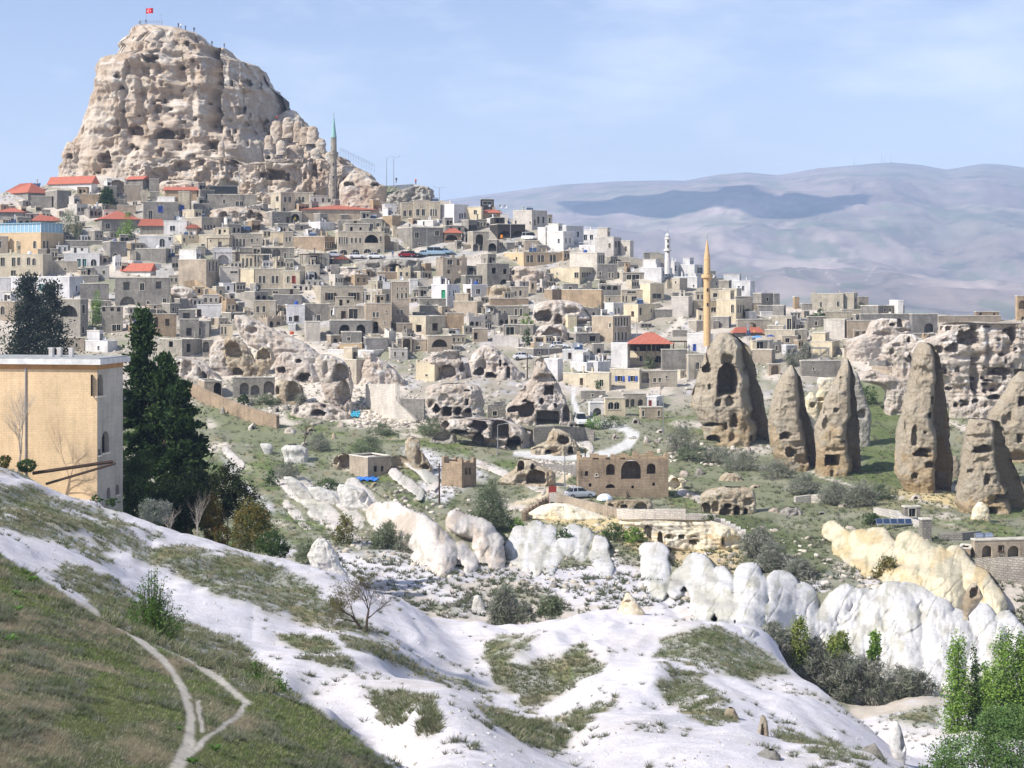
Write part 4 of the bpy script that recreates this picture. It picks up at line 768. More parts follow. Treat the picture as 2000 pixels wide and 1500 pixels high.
# foreground spires
for i, (lb, rw, mt, d_, cv_) in enumerate([
 ('slim pointed hoodoo spire in the right foreground', '1060,630,650 1100,622,664 1150,610,670 1200,602,665 1232,600,650', 'tan', 66, 's640,1150,10,60,.4'),
 ('brown hump-backed rock with a groove, left of the slim spire', '1020,455,490 1050,440,505 1090,434,530 1140,430,552', 'tan', 74, 's480,1090,30,16,.6'),
 ('dark boulder face at the bottom edge of the white mound', '1238,660,705 1265,610,730 1310,585,745 1345,578,750', 'grey', 52, ''),
 ('dark pyramid rock with a white sunlit flank, bottom right', '1204,1215,1228 1240,1165,1250 1290,1140,1280 1345,1120,1310', 'grey', 64, ''),
 ('tall pale rock fin at the end of the white ridge', '1088,1325,1340 1120,1310,1358 1170,1298,1372 1230,1300,1386 1290,1320,1382', 'white', 82, 's1370,1210,14,80,.6')]):
    rock('hoodoo', lb, 'hoodoo', 'G', rw, mt, cv_, d=d_, ry=.8, amp=.11, step=1.8, seed=200+i, sink=2, vert=2)
# rubble and loose stones: uncountable
def ico():
    t = (1+5**.5)/2; v = np.array([(-1, t, 0), (1, t, 0), (-1, -t, 0), (1, -t, 0), (0, -1, t), (0, 1, t), (0, -1, -t), (0, 1, -t), (t, 0, -1), (t, 0, 1), (-t, 0, -1), (-t, 0, 1)], float)/1.9
    f = np.array([(0, 11, 5), (0, 5, 1), (0, 1, 7), (0, 7, 10), (0, 10, 11), (1, 5, 9), (5, 11, 4), (11, 10, 2), (10, 7, 6), (7, 1, 8), (3, 9, 4), (3, 4, 2), (3, 2, 6), (3, 6, 8), (3, 8, 9), (4, 9, 5), (2, 4, 11), (6, 2, 10), (8, 6, 7), (9, 8, 1)])
    return v, f
IV, IF = ico()
def scatter_pts(n, poly, cond=None, zone='O'):
    p = pts(poly, zone) if isinstance(poly, str) else poly; a = np.array(p); out = []
    x = rng.uniform(a[:, 0].min(), a[:, 0].max(), n*3); y = rng.uniform(a[:, 1].min(), a[:, 1].max(), n*3)
    m = inpoly(x, y, p); x, y = x[m][:n], y[m][:n]
    d = np.array([hit(u, v) for u, v in zip(x, y)]); X = (x-1000)/F*d; Z = zground(x, d)
    return np.stack([X, d, Z], -1)
def blobs(name, Pn, smin, smax, cols_, matl, kind='stuff', flatz=.7, jit=.35, sizes=None):
    n = len(Pn); s = sizes if sizes is not None else rng.uniform(smin, smax, n)**1.0
    v = IV[None]*(1+rng.uniform(-jit, jit, (n, 12, 1)))*s[:, None, None]*np.array([1, 1, flatz]); a = rng.uniform(0, 6.3, n); ca, sa = np.cos(a)[:, None], np.sin(a)[:, None]
    x = v[..., 0]*ca-v[..., 1]*sa; y = v[..., 0]*sa+v[..., 1]*ca; v = np.stack([x, y, v[..., 2]], -1)+Pn[:, None]
    f = IF[None]+np.arange(n)[:, None, None]*12
    c = np.array(cols_)[rng.integers(0, len(cols_), n)]*rng.uniform(.8, 1.2, (n, 1)); c = np.repeat(c[:, None], 12, 1)
    o = ob(name, npmesh(name, v.reshape(-1, 3), f.reshape(-1, 3), np.clip(c.reshape(-1, 3), 0, .9)), matl); o['kind'] = kind; return o
M_STONE = leafmat('loose_stone', 0)
stone_c = [(.48, .43, .36), (.38, .34, .28), (.55, .5, .44), (.30, .27, .23)]
vill = '0,360 850,380 1300,560 1990,630 1990,700 1250,760 1050,820 560,800 250,700 0,680'
blobs('rubble', np.concatenate([scatter_pts(2200, vill), scatter_pts(160, '1280,850 1480,880 1480,920 1290,900'), scatter_pts(700, '340,640 900,660 900,840 560,830 340,740'), scatter_pts(500, '450,270 700,300 840,400 500,380')]), .15, .6, stone_c, M_STONE)
blobs('pebbles', np.concatenate([scatter_pts(900, '560,930 1300,1000 1900,1100 1600,1200 1000,1150 600,1080'), scatter_pts(500, '690,790 820,770 840,835 700,835'), scatter_pts(700, '1040,900 1130,905 1130,930 1080,925')]), .12, .5, stone_c, M_STONE)
# ---------------------------------------------------------------- houses
LM = [('the long red-roofed mosque hall', 655, 420), ('the grey minaret', 650, 330), ('the tan minaret', 1380, 590), ('the small white minaret', 1303, 490), ('the house with glass rooftop', 70, 470),
      ('the tall dark pines', 290, 760), ('the parked cars', 830, 500), ('the church ruin', 1225, 930), ('the widest fairy chimney', 1430, 770), ('the ruined domed chamber', 1062, 618), ('the house with blue shutters', 1220, 735),
      ('the red hipped restaurant roof', 1275, 660), ('the house with dark shutters', 668, 580), ('the grey three-window ruin', 275, 575), ('the two-window cube house', 835, 640), ('the roofless facade', 888, 530), ('the brown-red tiled roof', 262, 520), ('the stepped terraces', 1720, 710), ('the white cubes on the ridge', 1160, 470), ('the long ochre terrace house', 1040, 505), ('the glass terrace restaurant', 450, 375), ('the big round arch', 1065, 620), ('the rock castle', 330, 300), ('the ochre foreground building', 100, 800), ('the spruces', 75, 640)]
def where(px, py):
    b = sorted(LM, key=lambda l: (l[1]-px)**2+((l[2]-py)*1.3)**2)
    n, x, y = b[0]; dx, dy = px-x, py-y
    if abs(dx) < 14 and abs(dy) < 14: n, x, y = b[1]; dx, dy = px-x, py-y
    v = 'above' if dy < -18 else ('below' if dy > 18 else ''); h = 'left of' if dx < -18 else ('right of' if dx > 18 else '')
    far = 'far ' if math.hypot(dx, dy) > 95 else ('just ' if math.hypot(dx, dy) < 45 else '')
    w = (v+' and '+h) if v and h else (v or h or 'beside'); return far+w+' '+n
WINC = {}
NUMW = {0: 'no', 1: 'one', 2: 'two', 3: 'three', 4: 'four', 5: 'five', 6: 'six', 7: 'seven', 8: 'eight', 9: 'nine', 10: 'ten', 11: 'eleven', 12: 'twelve'}
HOUSES = []; BOXES = []; ROOFS = []
def arcpts(cx, z0, z1, hw, n=8):
    """points of an arch: left spring to right spring"""
    r = min(hw, (z1-z0)*.95); zs = z1-r
    return zs, [(cx-hw*math.cos(math.pi*i/n), zs+r*math.sin(math.pi*i/n)) for i in range(n+1)]
def wall_face(m, O, u, nrm, W_, H_, holes, dep=.28):
    """wall W_ x H_ from O along u, outward normal nrm; holes: (s0,s1,z0,z1,arch)"""
    O = np.array(O); u = np.array(u); nn = np.array(nrm); Zv = np.array([0, 0, 1.])
    hs = [(max(.05, a), min(W_-.05, b), max(.02, c), min(H_-.1, d), k) for a, b, c, d, k in holes]; hs = [h for h in hs if h[1]-h[0] > .1 and h[3]-h[2] > .1]
    xs = sorted({0, W_, *[h[0] for h in hs], *[h[1] for h in hs]}); zs = sorted({0, H_, *[h[2] for h in hs], *[h[3] for h in hs]})
    pt = lambda s, z, b=0: O+u*s+Zv*z-nn*b
    for i in range(len(xs)-1):
        for j in range(len(zs)-1):
            cx, cz = (xs[i]+xs[i+1])/2, (zs[j]+zs[j+1])/2
            if any(h[0] < cx < h[1] and h[2] < cz < h[3] for h in hs): continue
            q = [(xs[i], zs[j]), (xs[i+1], zs[j]), (xs[i+1], zs[j+1]), (xs[i], zs[j+1])]; m.quad([pt(*p) for p in q], q)
    for (a, b, c, d, k) in hs:
        if k:
            z_s, ap = arcpts((a+b)/2, c, d, (b-a)/2)
            for i in range(len(ap)-1):
                (xa, za), (xb, zb) = ap[i], ap[i+1]; q = [(xa, za), (xb, zb), (xb, d), (xa, d)]; m.quad([pt(*p) for p in q], q)
            path = [(a, c)]+ap+[(b, c)]
        else: path = [(a, c), (a, d), (b, d), (b, c)]
        path.append(path[0])
        for i in range(len(path)-1):
            p, q = path[i], path[i+1]
            m.quad([pt(*p), pt(*p, dep), pt(*q, dep), pt(*q)], [(0, p[1]), (dep, p[1]), (dep, q[1]), (0, q[1])])
def house(z, xl, xc, xr, yt, yb, col, wins='', roof='f', label=None, th=None, group=None, d=None, name='house', ext=None, ropen=False):
    (XL, YT), (XC, YB), (XR, _) = zp(z, xl, yt), zp(z, xc, yb), zp(z, xr, 0)
    BOXES.append((XL, YT, XR, YB))
    a, b = XC-XL, XR-XC
    d0 = hit(min(max(XC if XC < 1990 else XR, -55), 2050), YB) if d is None else d
    if th is None:
        t = math.atan2(max(a, 0), max(b, .1)); th = max(math.radians(9), min(math.radians(66), t)) if a > 1.5 else math.radians(-6 if (int(XC*7) % 3 == 0) else 6)
        if a > 1.5 and b < 1.5: th = math.radians(78)
    C0 = np.array([(XC-1000)/F*d0, d0, 0.])
    zt = (HY-YT)/F*d0; zb = (HY-YB)/F*d0
    uf = np.array([math.cos(th), math.sin(th), 0]); ul = np.array([-math.sin(th), math.cos(th), 0])
    def solve(px, u):
        p = (px-1000)/F; return (p*C0[1]-C0[0])/(u[0]-p*u[1])
    Wf = solve(XR, uf) if b > 1.5 else 6.0; Wl = solve(XL, ul) if a > 1.5 else 6.0
    Wf = float(np.clip(Wf, 1.2, 60)); Wl = float(np.clip(Wl, 1.0, 42))
    zbot = zb-(ext if ext is not None else 3.5); H_ = zt-zbot
    T = thing(name, None, name.replace('_', ' '), C0+[0, 0, zb], 0, group)
    loc = lambda v: np.array(v)-C0-[0, 0, zb]
    FR, LF, PL = [], [], []
    nwin = 0; narch = 0; seen = []
    for w in wins.split(';'):
        w = w.strip()
        if not w: continue
        k = w[0]; q = [float(v) for v in w[1:].split(',')]; px, py = zp(z, q[0], q[1]); ww, hh = q[2]/ZONES[z][2], q[3]/ZONES[z][2]
        side = 'l' if px < XC-.5 else 'f'; u = ul if side == 'l' else uf
        ww *= 1.15; hh *= 1.1
        s0, s1 = solve(px-ww/2, u), solve(px+ww/2, u)
        if s0 > s1: s0, s1 = s1, s0
        dep = C0[1]+u[1]*(s0+s1)/2
        z0, z1 = (HY-(py+hh/2))/F*dep-zbot, (HY-(py-hh/2))/F*dep-zbot
        (LF if side == 'l' else FR).append((s0, s1, z0, z1, k in 'aA')); PL.append((k, side, s0, s1, z0, z1))
        if k == 'A': narch += 1
        else: nwin += 1
    m = MB(); O = loc([C0[0], C0[1], zbot]); nf = np.array([math.sin(th), -math.cos(th), 0]); nl = np.array([-math.cos(th), -math.sin(th), 0])
    wall_face(m, O, uf, nf, Wf, H_, FR); wall_face(m, O, ul, nl, Wl, H_, LF)
    P1 = O+uf*Wf; P2 = P1+ul*Wl; P3 = O+ul*Wl; up = np.array([0, 0, H_])
    m.quad([P1, P2, P2+up, P1+up], [(0, 0), (Wl, 0), (Wl, H_), (0, H_)]); m.quad([P2, P3, P3+up, P2+up], [(0, 0), (Wf, 0), (Wf, H_), (0, H_)])
    # hollow inside; a slab added under ruin wall tops keeps arches dark
    m.build('wall', MW[col], T)
    for (k, side, s0, s1, z0, z1) in PL:
        if k in 'Ao': continue
        u, nn = (uf, nf) if side == 'f' else (ul, nl)
        s0, s1, z0, z1 = max(.05, s0), min((Wf if side == 'f' else Wl)-.05, s1), max(.05, z0), min(H_-.12, z1)
        if s1-s0 < .12 or z1-z0 < .12: continue
        cen = O+u*(s0+s1)/2+np.array([0, 0, (z0+z1)/2]); hw, hh = (s1-s0)/2, (z1-z0)/2
        def fr(c, mb, y0, y1):  # ring plate between depth y0,y1 (outwards +)
            pass
        mb = MB(); g = .10 if k != 'B' else .14
        Mx = lambda p, u=u, nn=nn: u*p[0]+nn*p[1]+np.array([0, 0, p[2]])
        if k == 'a':
            zs_, ap = arcpts(0, -hh, hh, hw, 6); zo, ao = arcpts(0, -hh, hh+g, hw+g, 6)
            for i in range(len(ap)-1): mb.quad([Mx((ap[i][0], .035, ap[i][1])), Mx((ap[i+1][0], .035, ap[i+1][1])), Mx((ao[i+1][0], .035, ao[i+1][1])), Mx((ao[i][0], .035, ao[i][1]))])
            mb.box(-hw-g, 0, -hh, -hw, .035, zs_, Mx); mb.box(hw, 0, -hh, hw+g, .035, zs_, Mx)
        else:
            mb.box(-hw-g, 0, -hh, -hw, .035, hh, Mx); mb.box(hw, 0, -hh, hw+g, .035, hh, Mx); mb.box(-hw-g, 0, hh, hw+g, .05, hh+g, Mx)
        mb.box(-hw-g-.04, 0, -hh-.1, hw+g+.04, .09, -hh, Mx)
        mb.box(-.025, -.21, -hh, .025, -.17, hh, Mx)
        fo = mb.build('door' if k in 'dgR' else 'window', {'g': M_GREEN, 'R': M_RED, 'B': M_BLUE, 'd': M_WOOD}.get(k, M_FRAME if col not in 'w' else M_WHITE), T, cen)
        pb_ = MB(); pm = {'g': M_GREEN, 'R': M_RED, 'd': M_WOOD, 'G': M_TEAL, 'B': M_BLUE}.get(k, M_GLASS)
        if k == 'a': pb_.quad([Mx((x, -.22, zz)) for x, zz in [(hw, -hh), (-hw, -hh)]+ap])
        else: pb_.quad([Mx(p) for p in ((-hw, -.22, -hh), (hw, -.22, -hh), (hw, -.22, hh), (-hw, -.22, hh))])
        pb_.build('panel' if k in 'dgR' else 'pane', pm, fo)
        if k in 'sS':
            for sg in (-1, 1):
                sb = MB(); x0, x1 = sorted((sg*(hw+.05), sg*(hw*1.9+.1))); sb.box(x0, .05, -hh, x1, .10, hh, Mx)
                for q_ in range(5): zz = -hh+(q_+.5)*hh*.4; sb.box(x0+.06, .10, zz-.05, x1-.06, .13, zz+.05, Mx)
                sb.build('shutter', M_BLUE if k == 'S' else M_WOOD, T, cen)
    # roofs
    kinds = roof.split(':'); rk = kinds[0]; rp_ = float(kinds[1])/ZONES[z][2]/F*d0 if len(kinds) > 1 else 1.5
    top = lambda s, t, h: O+uf*s+ul*t+np.array([0, 0, H_+h])
    if rk in 'fp':
        if min(Wf, Wl) > 3 and rk == 'f': ROOFS.append((top(Wf*.6, Wl*.6, 0)+C0+[0, 0, zb], Wf, Wl, (XL+XR)/2, YT, NAMEC[col]))
        r_ = MB(); r_.quad([top(.15, .15, -.25), top(Wf-.15, .15, -.25), top(Wf-.15, Wl-.15, -.25), top(.15, Wl-.15, -.25)]); r_.build('roof', M_FLAT, T)
        c_ = MB(); o = .07; h = .16
        Mt = lambda p: top(p[0], p[1], p[2])
        c_.box(-o, -o, 0, Wf+o, .3, h, Mt); c_.box(-o, Wl-.3, 0, Wf+o, Wl+o, h, Mt); c_.box(-o, .3, 0, .3, Wl-.3, h, Mt); c_.box(Wf-.3, .3, 0, Wf+o, Wl-.3, h, Mt)
        c_.build('parapet', M_COPE if col not in 'w' else M_WHITE, T)
        rr = random.Random(int(XC*13+YB))
        for _i in range(rr.choice([0, 0, 1, 1, 2, 3]) if rk == 'f' and min(Wf, Wl) > 2.5 else 0):
            s_, t_ = rr.uniform(.5, Wf-1), rr.uniform(.5, Wl-1); e = rr.uniform(.22, .4); hh = rr.uniform(.7, 1.5); cb = MB()
            cb.box(s_, t_, -.25, s_+e, t_+e, hh, Mt); cb.box(s_-.07, t_-.07, hh, s_+e+.07, t_+e+.07, hh+.12, Mt); cb.build('chimney', MW[col], T)
        if rr.random() < .38 and min(Wf, Wl) > 3.2 and rk == 'f' and (YB-YT) > 12:
            s0_ = rr.uniform(0, Wf*.45); s1_ = s0_+Wf*rr.uniform(.35, .55); t0_ = Wl*rr.uniform(.35, .5); hh = rr.uniform(1.7, 2.5); rm = MB(); O2 = top(s0_, t0_, -.05); q_ = s1_-s0_
            wall_face(rm, O2, uf, nf, q_, hh, [(q_*.2, q_*.2+.7, .1, 1.6, False), (q_*.6, q_*.6+.6, .8, 1.5, False)], .2); rm.quad([top(s0_, Wl-.05, -.05), top(s0_, t0_, -.05), top(s0_, t0_, hh), top(s0_, Wl-.05, hh)], [(0, 0), (3, 0), (3, hh), (0, hh)]); rm.quad([top(s1_, t0_, -.05), top(s1_, Wl-.05, -.05), top(s1_, Wl-.05, hh), top(s1_, t0_, hh)], [(0, 0), (3, 0), (3, hh), (0, hh)]); rm.quad([top(s1_, Wl-.05, -.05), top(s0_, Wl-.05, -.05), top(s0_, Wl-.05, hh), top(s1_, Wl-.05, hh)])
            ro_ = rm.build('roof_room', MW[rr.choice([col, col, 'w', 'g'])], T); rc_ = MB(); rc_.box(s0_-.1, t0_-.12, hh, s1_+.1, Wl, hh+.15, Mt); rc_.build('roof', M_COPE, ro_)
    elif rk == 'h' or rk == 'g':
        o = .45; r_ = MB(); x0, x1, y0, y1 = -o, Wf+o, -o, Wl+o
        long_f = Wf >= Wl
        if rk == 'h': ins = min(Wf, Wl)/2+o
        else: ins = 0
        if long_f: A_, B2 = (x0+ins, (y0+y1)/2), (x1-ins, (y0+y1)/2)
        else: A_, B2 = ((x0+x1)/2, y0+ins), ((x0+x1)/2, y1-ins)
        c4 = [(x0, y0), (x1, y0), (x1, y1), (x0, y1)]; E = lambda p, h=0.: top(p[0], p[1], h)
        def sl(ps, hs):
            q = [E(p, h) for p, h in zip(ps, hs)]; w = math.dist(q[0], q[1]); l = math.dist(q[1], q[2]); r_.quad(q, [(0, 0), (w, 0), (w, l), (0, l)][:len(q)])
        hh = rp_
        if long_f:
            sl([c4[0], c4[1], B2, A_], [0, 0, hh, hh]); sl([c4[2], c4[3], A_, B2], [0, 0, hh, hh])
            sl([c4[1], c4[2], B2], [0, 0, hh]); sl([c4[3], c4[0], A_], [0, 0, hh])
        else:
            sl([c4[3], c4[0], A_, B2], [0, 0, hh, hh]); sl([c4[1], c4[2], B2, A_], [0, 0, hh, hh]); sl([c4[0], c4[1], A_], [0, 0, hh]); sl([c4[2], c4[3], B2], [0, 0, hh])
        r_.quad([E(c, -.02) for c in reversed(c4)])
        ro = r_.build('roof', M_ROOF, T)
        if (ZONES[z][0]+int(XC)) % 2: cb = MB(); cb.box(Wf*.6, Wl*.55, 0, Wf*.6+.6, Wl*.55+.6, hh*.8+1, lambda p: top(*p)); cb.build('chimney', MW['b'], ro)
    elif rk == 'n' and name != 'house' or (rk == 'n' and 'hut' in (label or '')):
        r_ = MB(); r_.quad([top(.3, .3, -.3), top(Wf-.3, .3, -.3), top(Wf-.3, Wl-.3, -.3), top(.3, Wl-.3, -.3)]); r_.build('added_shade_slab', M_FLAT, T)  # slab added inside ruins to shut out light behind their arches
    if rk == 'n':
        rr = random.Random(int(XC*7+YB)); jb = MB(); Mt2 = lambda p: top(*p)
        for (ln, sd_) in ((Wf, 0), (Wf, 1), (Wl, 2), (Wl, 3)):
            s_ = 0.
            while s_ < ln-.3:
                w_ = min(rr.uniform(.4, 1.3), ln-s_); h_ = rr.choice([0, .2, .35, .6, .9])*rr.uniform(.6, 1.2)
                if h_ > .1:
                    if sd_ == 0: jb.box(s_, .01, -.02, s_+w_, .45, h_, Mt2)
                    elif sd_ == 1: jb.box(s_, Wl-.45, -.02, s_+w_, Wl-.01, h_, Mt2)
                    elif sd_ == 2: jb.box(.01, s_, -.02, .45, s_+w_, h_*.97, Mt2)
                    else: jb.box(Wf-.45, s_, -.02, Wf-.01, s_+w_, h_*.97, Mt2)
                s_ += w_
        if jb.v: jb.build('broken_wall_top', MW[col], T)
    stor = max(1, round((zt-zb)/3.1)); st = {1: 'low', 2: 'two-storey', 3: 'tall', 4: 'very tall'}.get(stor, 'towering')
    rt = {'f': '', 'p': '', 'h': ', red hipped roof', 'g': ', red tiled roof', 'n': ''}[rk]
    cnt = []
    if nwin: cnt.append(NUMW.get(nwin, 'many')+(' windows' if nwin > 1 else ' window'))
    if narch: cnt.append(NUMW.get(narch, 'many')+(' arches' if narch > 1 else ' arch'))
    cx_, cy_ = (XL+XR)/2, (YT+YB)/2
    if label is None:
        lb = f"{st} {NAMEC[col]} {name.replace('_', ' ')}{rt}" + (' with '+' and '.join(cnt) if cnt else '') + ', '+where(cx_, cy_)
        if True and len(lb.split()) > 16: lb = f"{NAMEC[col]} {name.replace('_', ' ')}" + (' with '+cnt[0] if cnt else '') + ', '+where(cx_, cy_)
    else: lb = label
    if len(lb.split()) > 15: lb = f"{NAMEC[col]} {name.replace('_', ' ')}, {where(cx_, cy_)}"
    T['label'] = lb; HOUSES.append((T, cx_, cy_, label is not None)); T['p'] = (float(d0), float(zt), float(Wf), float(Wl), float(th))
    return T, top, (O, uf, ul, nf, nl, Wf, Wl, H_)
def hs(z, text):
    for ln in text.strip().split('\n'):
        f_ = [q.strip() for q in ln.split('|')]
        g = f_[0].split(); wins = f_[1] if len(f_) > 1 else ''; roof = f_[2] if len(f_) > 2 and f_[2] else 'f'; lb = f_[3] if len(f_) > 3 and f_[3] else None
        house(z, *[float(v) for v in g[:5]], g[5], wins, roof, lb, name='garden_wall' if 'W' in g[6:] else 'house')
hs('A', '''
20 215 380 222 292 g||h:85
375 705 752 150 240 w|r640,190,30,25|g:62
350 440 550 205 352 g
575 578 765 235 315 b
982 1100 1150 120 218 g||g:30
1140 1150 1225 118 222 g
765 800 900 172 300 g
950 960 1080 165 295 t
1265 1270 1520 203 292 b||g:32
1060 1105 1375 295 445 g|B1237,350,26,38;r1160,392,28,60
1370 1375 1460 215 440 c|B1402,342,24,36;r1402,385,14,34;r1432,385,14,34
1468 1500 1615 310 405 g|r1557,382,34,40
1485 1488 1605 118 172 c
1210 1215 1345 258 295 w
655 785 1085 425 530 g|r830,480,30,40|h:72
160 250 470 438 480 g||h:78
-40 -35 185 372 428 g||h:36
1060 1075 1262 478 545 g||h:55
1258 1262 1440 442 548 w|r1330,497,34,36
1435 1440 1515 495 545 t||g:30
1385 1555 1712 412 515 c|a1580,488,14,36;a1604,488,14,36;a1628,488,14,36;a1654,488,14,36;r1420,440,10,10
1035 1075 1330 560 650 w|a1250,608,36,60;A1060,610,24,56;r1310,575,20,30
1335 1400 1535 550 625 y|a1420,585,16,28;r1465,568,12,14;r1490,568,12,14
1530 1535 1772 548 645 y|r1625,592,10,14;r1695,620,24,40;r1565,635,24,32
790 850 975 600 735 r|a888,712,26,44
490 500 790 592 655 g
488 492 765 692 815 w|G608,765,26,60;G650,765,26,60;a722,772,40,70
980 1000 1050 675 755 c
1042 1046 1278 655 742 r
-40 -36 330 700 875 y|r105,757,26,62;r145,752,22,55;a220,750,24,54;a262,755,24,50;r103,842,34,38;r215,840,20,20;r20,755,30,60
325 345 600 752 858 c|r366,812,14,20;r503,812,14,20
-40 -30 78 880 1035 w
75 535 640 872 1035 w|r180,927,22,24;G318,950,34,50;r458,948,34,42;r440,1010,30,22;r590,960,14,40
610 615 760 862 925 r
610 618 835 925 1065 g
890 1160 1195 828 866 w||g:62|low house under a weathered brown-red tiled roof, left of the shadowed yard
828 888 1310 880 1100 g|o975,942,42,55;r1096,947,30,50;o1222,935,38,50;A983,1062,100,72;r1142,1072,20,26;r1268,1053,22,30;r875,1042,26,46|f|big grey stone ruin with three upper windows and one dark low arch
1375 1590 1690 738 965 t|r1615,790,12,70;r1642,790,12,70;r1668,790,12,70;r1655,940,12,34;r1680,940,12,34
415 620 680 1045 1335 g|A530,1135,120,80;r642,1120,22,60;a640,1280,18,50;r470,1250,40,50
772 785 945 1102 1305 g|A800,1118,22,36;A865,1114,24,36;A915,1118,24,36;r880,1266,26,46;r915,1262,26,42
1510 1520 1700 1088 1192 w|d1532,1150,28,46
1365 1375 1505 1125 1205 g|o1437,1172,46,42
1090 1140 1360 1160 1335 b|a1166,1212,28,70;A1205,1220,24,72;o1290,1222,28,48
1358 1385 1532 1200 1360 g|o1457,1296,36,54
1530 1534 1612 1215 1350 g|r1542,1296,18,54
1690 1700 1795 1242 1345 y|r1712,1286,12,54;r1738,1286,12,54
1230 1403 1560 1356 1485 g|o1317,1390,28,40;o1455,1420,28,60
1556 1562 1645 1360 1490 g|A1582,1412,52,76
500 512 650 1342 1445 t|r590,1400,16,30
648 830 905 1370 1455 w|r760,1420,16,30
-40 -36 112 1062 1200 t|a20,1130,30,60
880 900 1045 320 385 t
230 240 400 250 340 r
1845 1850 1960 700 790 y|r1875,760,14,60;r1905,760,14,60;r1935,760,14,60
-40 -30 60 560 690 t|a0,620,20,50
1790 1795 1850 590 640 c
840 850 980 450 480 g
''')
hs('B', '''
0 20 402 238 348 g|a250,306,22,36;a283,306,22,36;r150,290,16,30
488 492 722 152 212 g|r600,185,20,26;r650,185,20,26
722 726 852 170 218 w|r800,195,30,22
508 585 695 220 375 c|r560,270,18,36;r620,275,18,40;r655,275,18,40;r563,355,18,26;r612,350,18,26
690 700 838 222 305 c|r730,275,16,40;r758,275,16,40
725 745 1330 350 442 t||h:52|long plain mosque hall under a red hipped tile roof
1360 1388 1508 312 412 w|r1447,378,10,22;r1472,378,10,22;r1400,385,12,20
1500 1515 1610 302 435 c|r1542,382,20,42;r1585,380,20,42
1606 1612 1732 282 435 c|r1643,374,22,46;r1685,374,22,46;r1662,325,8,10
1728 1732 1816 292 435 c|a1747,376,15,52;a1764,376,15,52;a1781,376,15,52
1388 1392 1476 270 312 c
435 520 665 370 485 g|r570,425,12,16;d640,436,14,44
660 665 748 372 460 g|A697,420,56,64
1368 1445 1512 400 495 b
798 890 1000 450 525 w
1005 1030 1200 436 520 g|r1090,490,12,14;d1160,460,16,30
1196 1205 1372 425 520 g|r1235,487,22,44;r1285,487,22,48;r1335,480,22,42
995 1028 1385 522 708 c|a1041,592,16,52;a1059,592,16,52;a1076,592,16,52;a1093,592,16,52;r1133,590,14,36;r1165,590,14,36;r1198,590,14,36;A1285,578,92,58;r1356,578,14,36;a1070,690,52,52;a1163,688,52,54;a1255,686,54,58;r1342,680,22,40
684 925 1002 560 675 b|r932,625,10,46;r950,625,10,46;r968,625,10,46;r986,625,10,46
500 505 608 528 605 y
188 204 445 542 645 c|a225,606,15,56;a250,606,15,56;a275,606,15,56;a302,606,15,56;r362,592,16,28;r405,585,12,20
600 606 682 525 650 c|r630,582,14,36;r655,580,14,36
272 280 690 648 748 g|A485,672,56,72;A552,672,54,76;r620,712,14,50;r660,700,12,16
298 303 447 702 785 c|r345,745,24,78;r385,735,20,40;r410,735,14,40
40 62 212 650 788 w|A140,745,76,78
108 115 262 796 930 k|r225,835,50,14
258 378 384 812 935 y
376 386 602 812 965 c|r427,892,18,52;r457,892,18,52;r525,892,18,52;r557,892,18,52
600 604 732 828 965 c|r643,892,20,46;R685,892,20,46
376 388 732 965 1010 g|r545,990,34,14;d668,984,14,36
764 780 886 782 900 c|A832,862,58,68
688 700 772 790 830 g
966 975 1036 782 862 g
815 895 1222 945 1100 c|s970,1022,36,50;s1148,1020,36,50;d1055,1062,22,52;R790,1028,40,50|f|square cream house with two dark-shuttered windows and balcony door
960 966 1225 1100 1212 c|r985,1150,25,40;d1068,1170,24,58;r1145,1160,60,76
960 968 1292 1210 1345 r|A1080,1275,74,66;A1203,1275,60,66
1225 1368 1442 970 1110 c|r1410,1030,22,50;r1260,1030,26,40
1288 1292 1430 915 972 w
1436 1441 1576 912 1245 t|r1485,962,10,20;r1520,962,10,20;r1553,962,10,20;a1486,1016,14,42;a1520,1016,14,42;a1553,1014,14,42;r1487,1142,14,34;r1520,1142,14,34
1228 1240 1434 1078 1315 t|a1303,1162,16,38;a1332,1162,16,38;r1400,1138,12,12;r1387,1223,12,12;A1318,1265,34,90
366 376 500 1055 1205 c|r408,1122,18,44;r455,1120,18,44
496 500 548 1058 1200 c
518 530 748 1012 1105 r
618 630 772 1092 1235 w|r660,1196,22,34;d706,1192,26,34
745 770 968 1082 1215 g|r878,1186,22,40
885 890 980 860 905 k
1038 1040 1212 1386 1445 o
950 1300 1400 1442 1500 w
1488 1600 1840 490 655 g|r1635,550,28,40;r1790,535,28,36;r1655,622,16,16;r1795,628,20,16
1638 1760 1792 438 485 w|r1688,458,14,34
1840 1850 1978 532 610 b|A1900,570,90,40|h:38|dark-timbered cafe under a red hipped roof behind the parked cars
1195 1212 1640 772 835 r
1325 1332 1482 836 895 b
1648 1654 1860 1042 1125 g
1645 1660 1800 1096 1160 g
716 800 962 690 775 g|r840,730,50,40
975 985 1112 736 785 g||g:24
1378 1384 1432 552 660 b
1572 1580 1642 896 1005 w
880 885 960 690 800 g
640 644 700 1240 1290 w
770 776 890 1220 1370 k
1215 1240 1415 1345 1460 r
1050 1060 1210 1300 1400 r|r1110,1350,20,26
''')
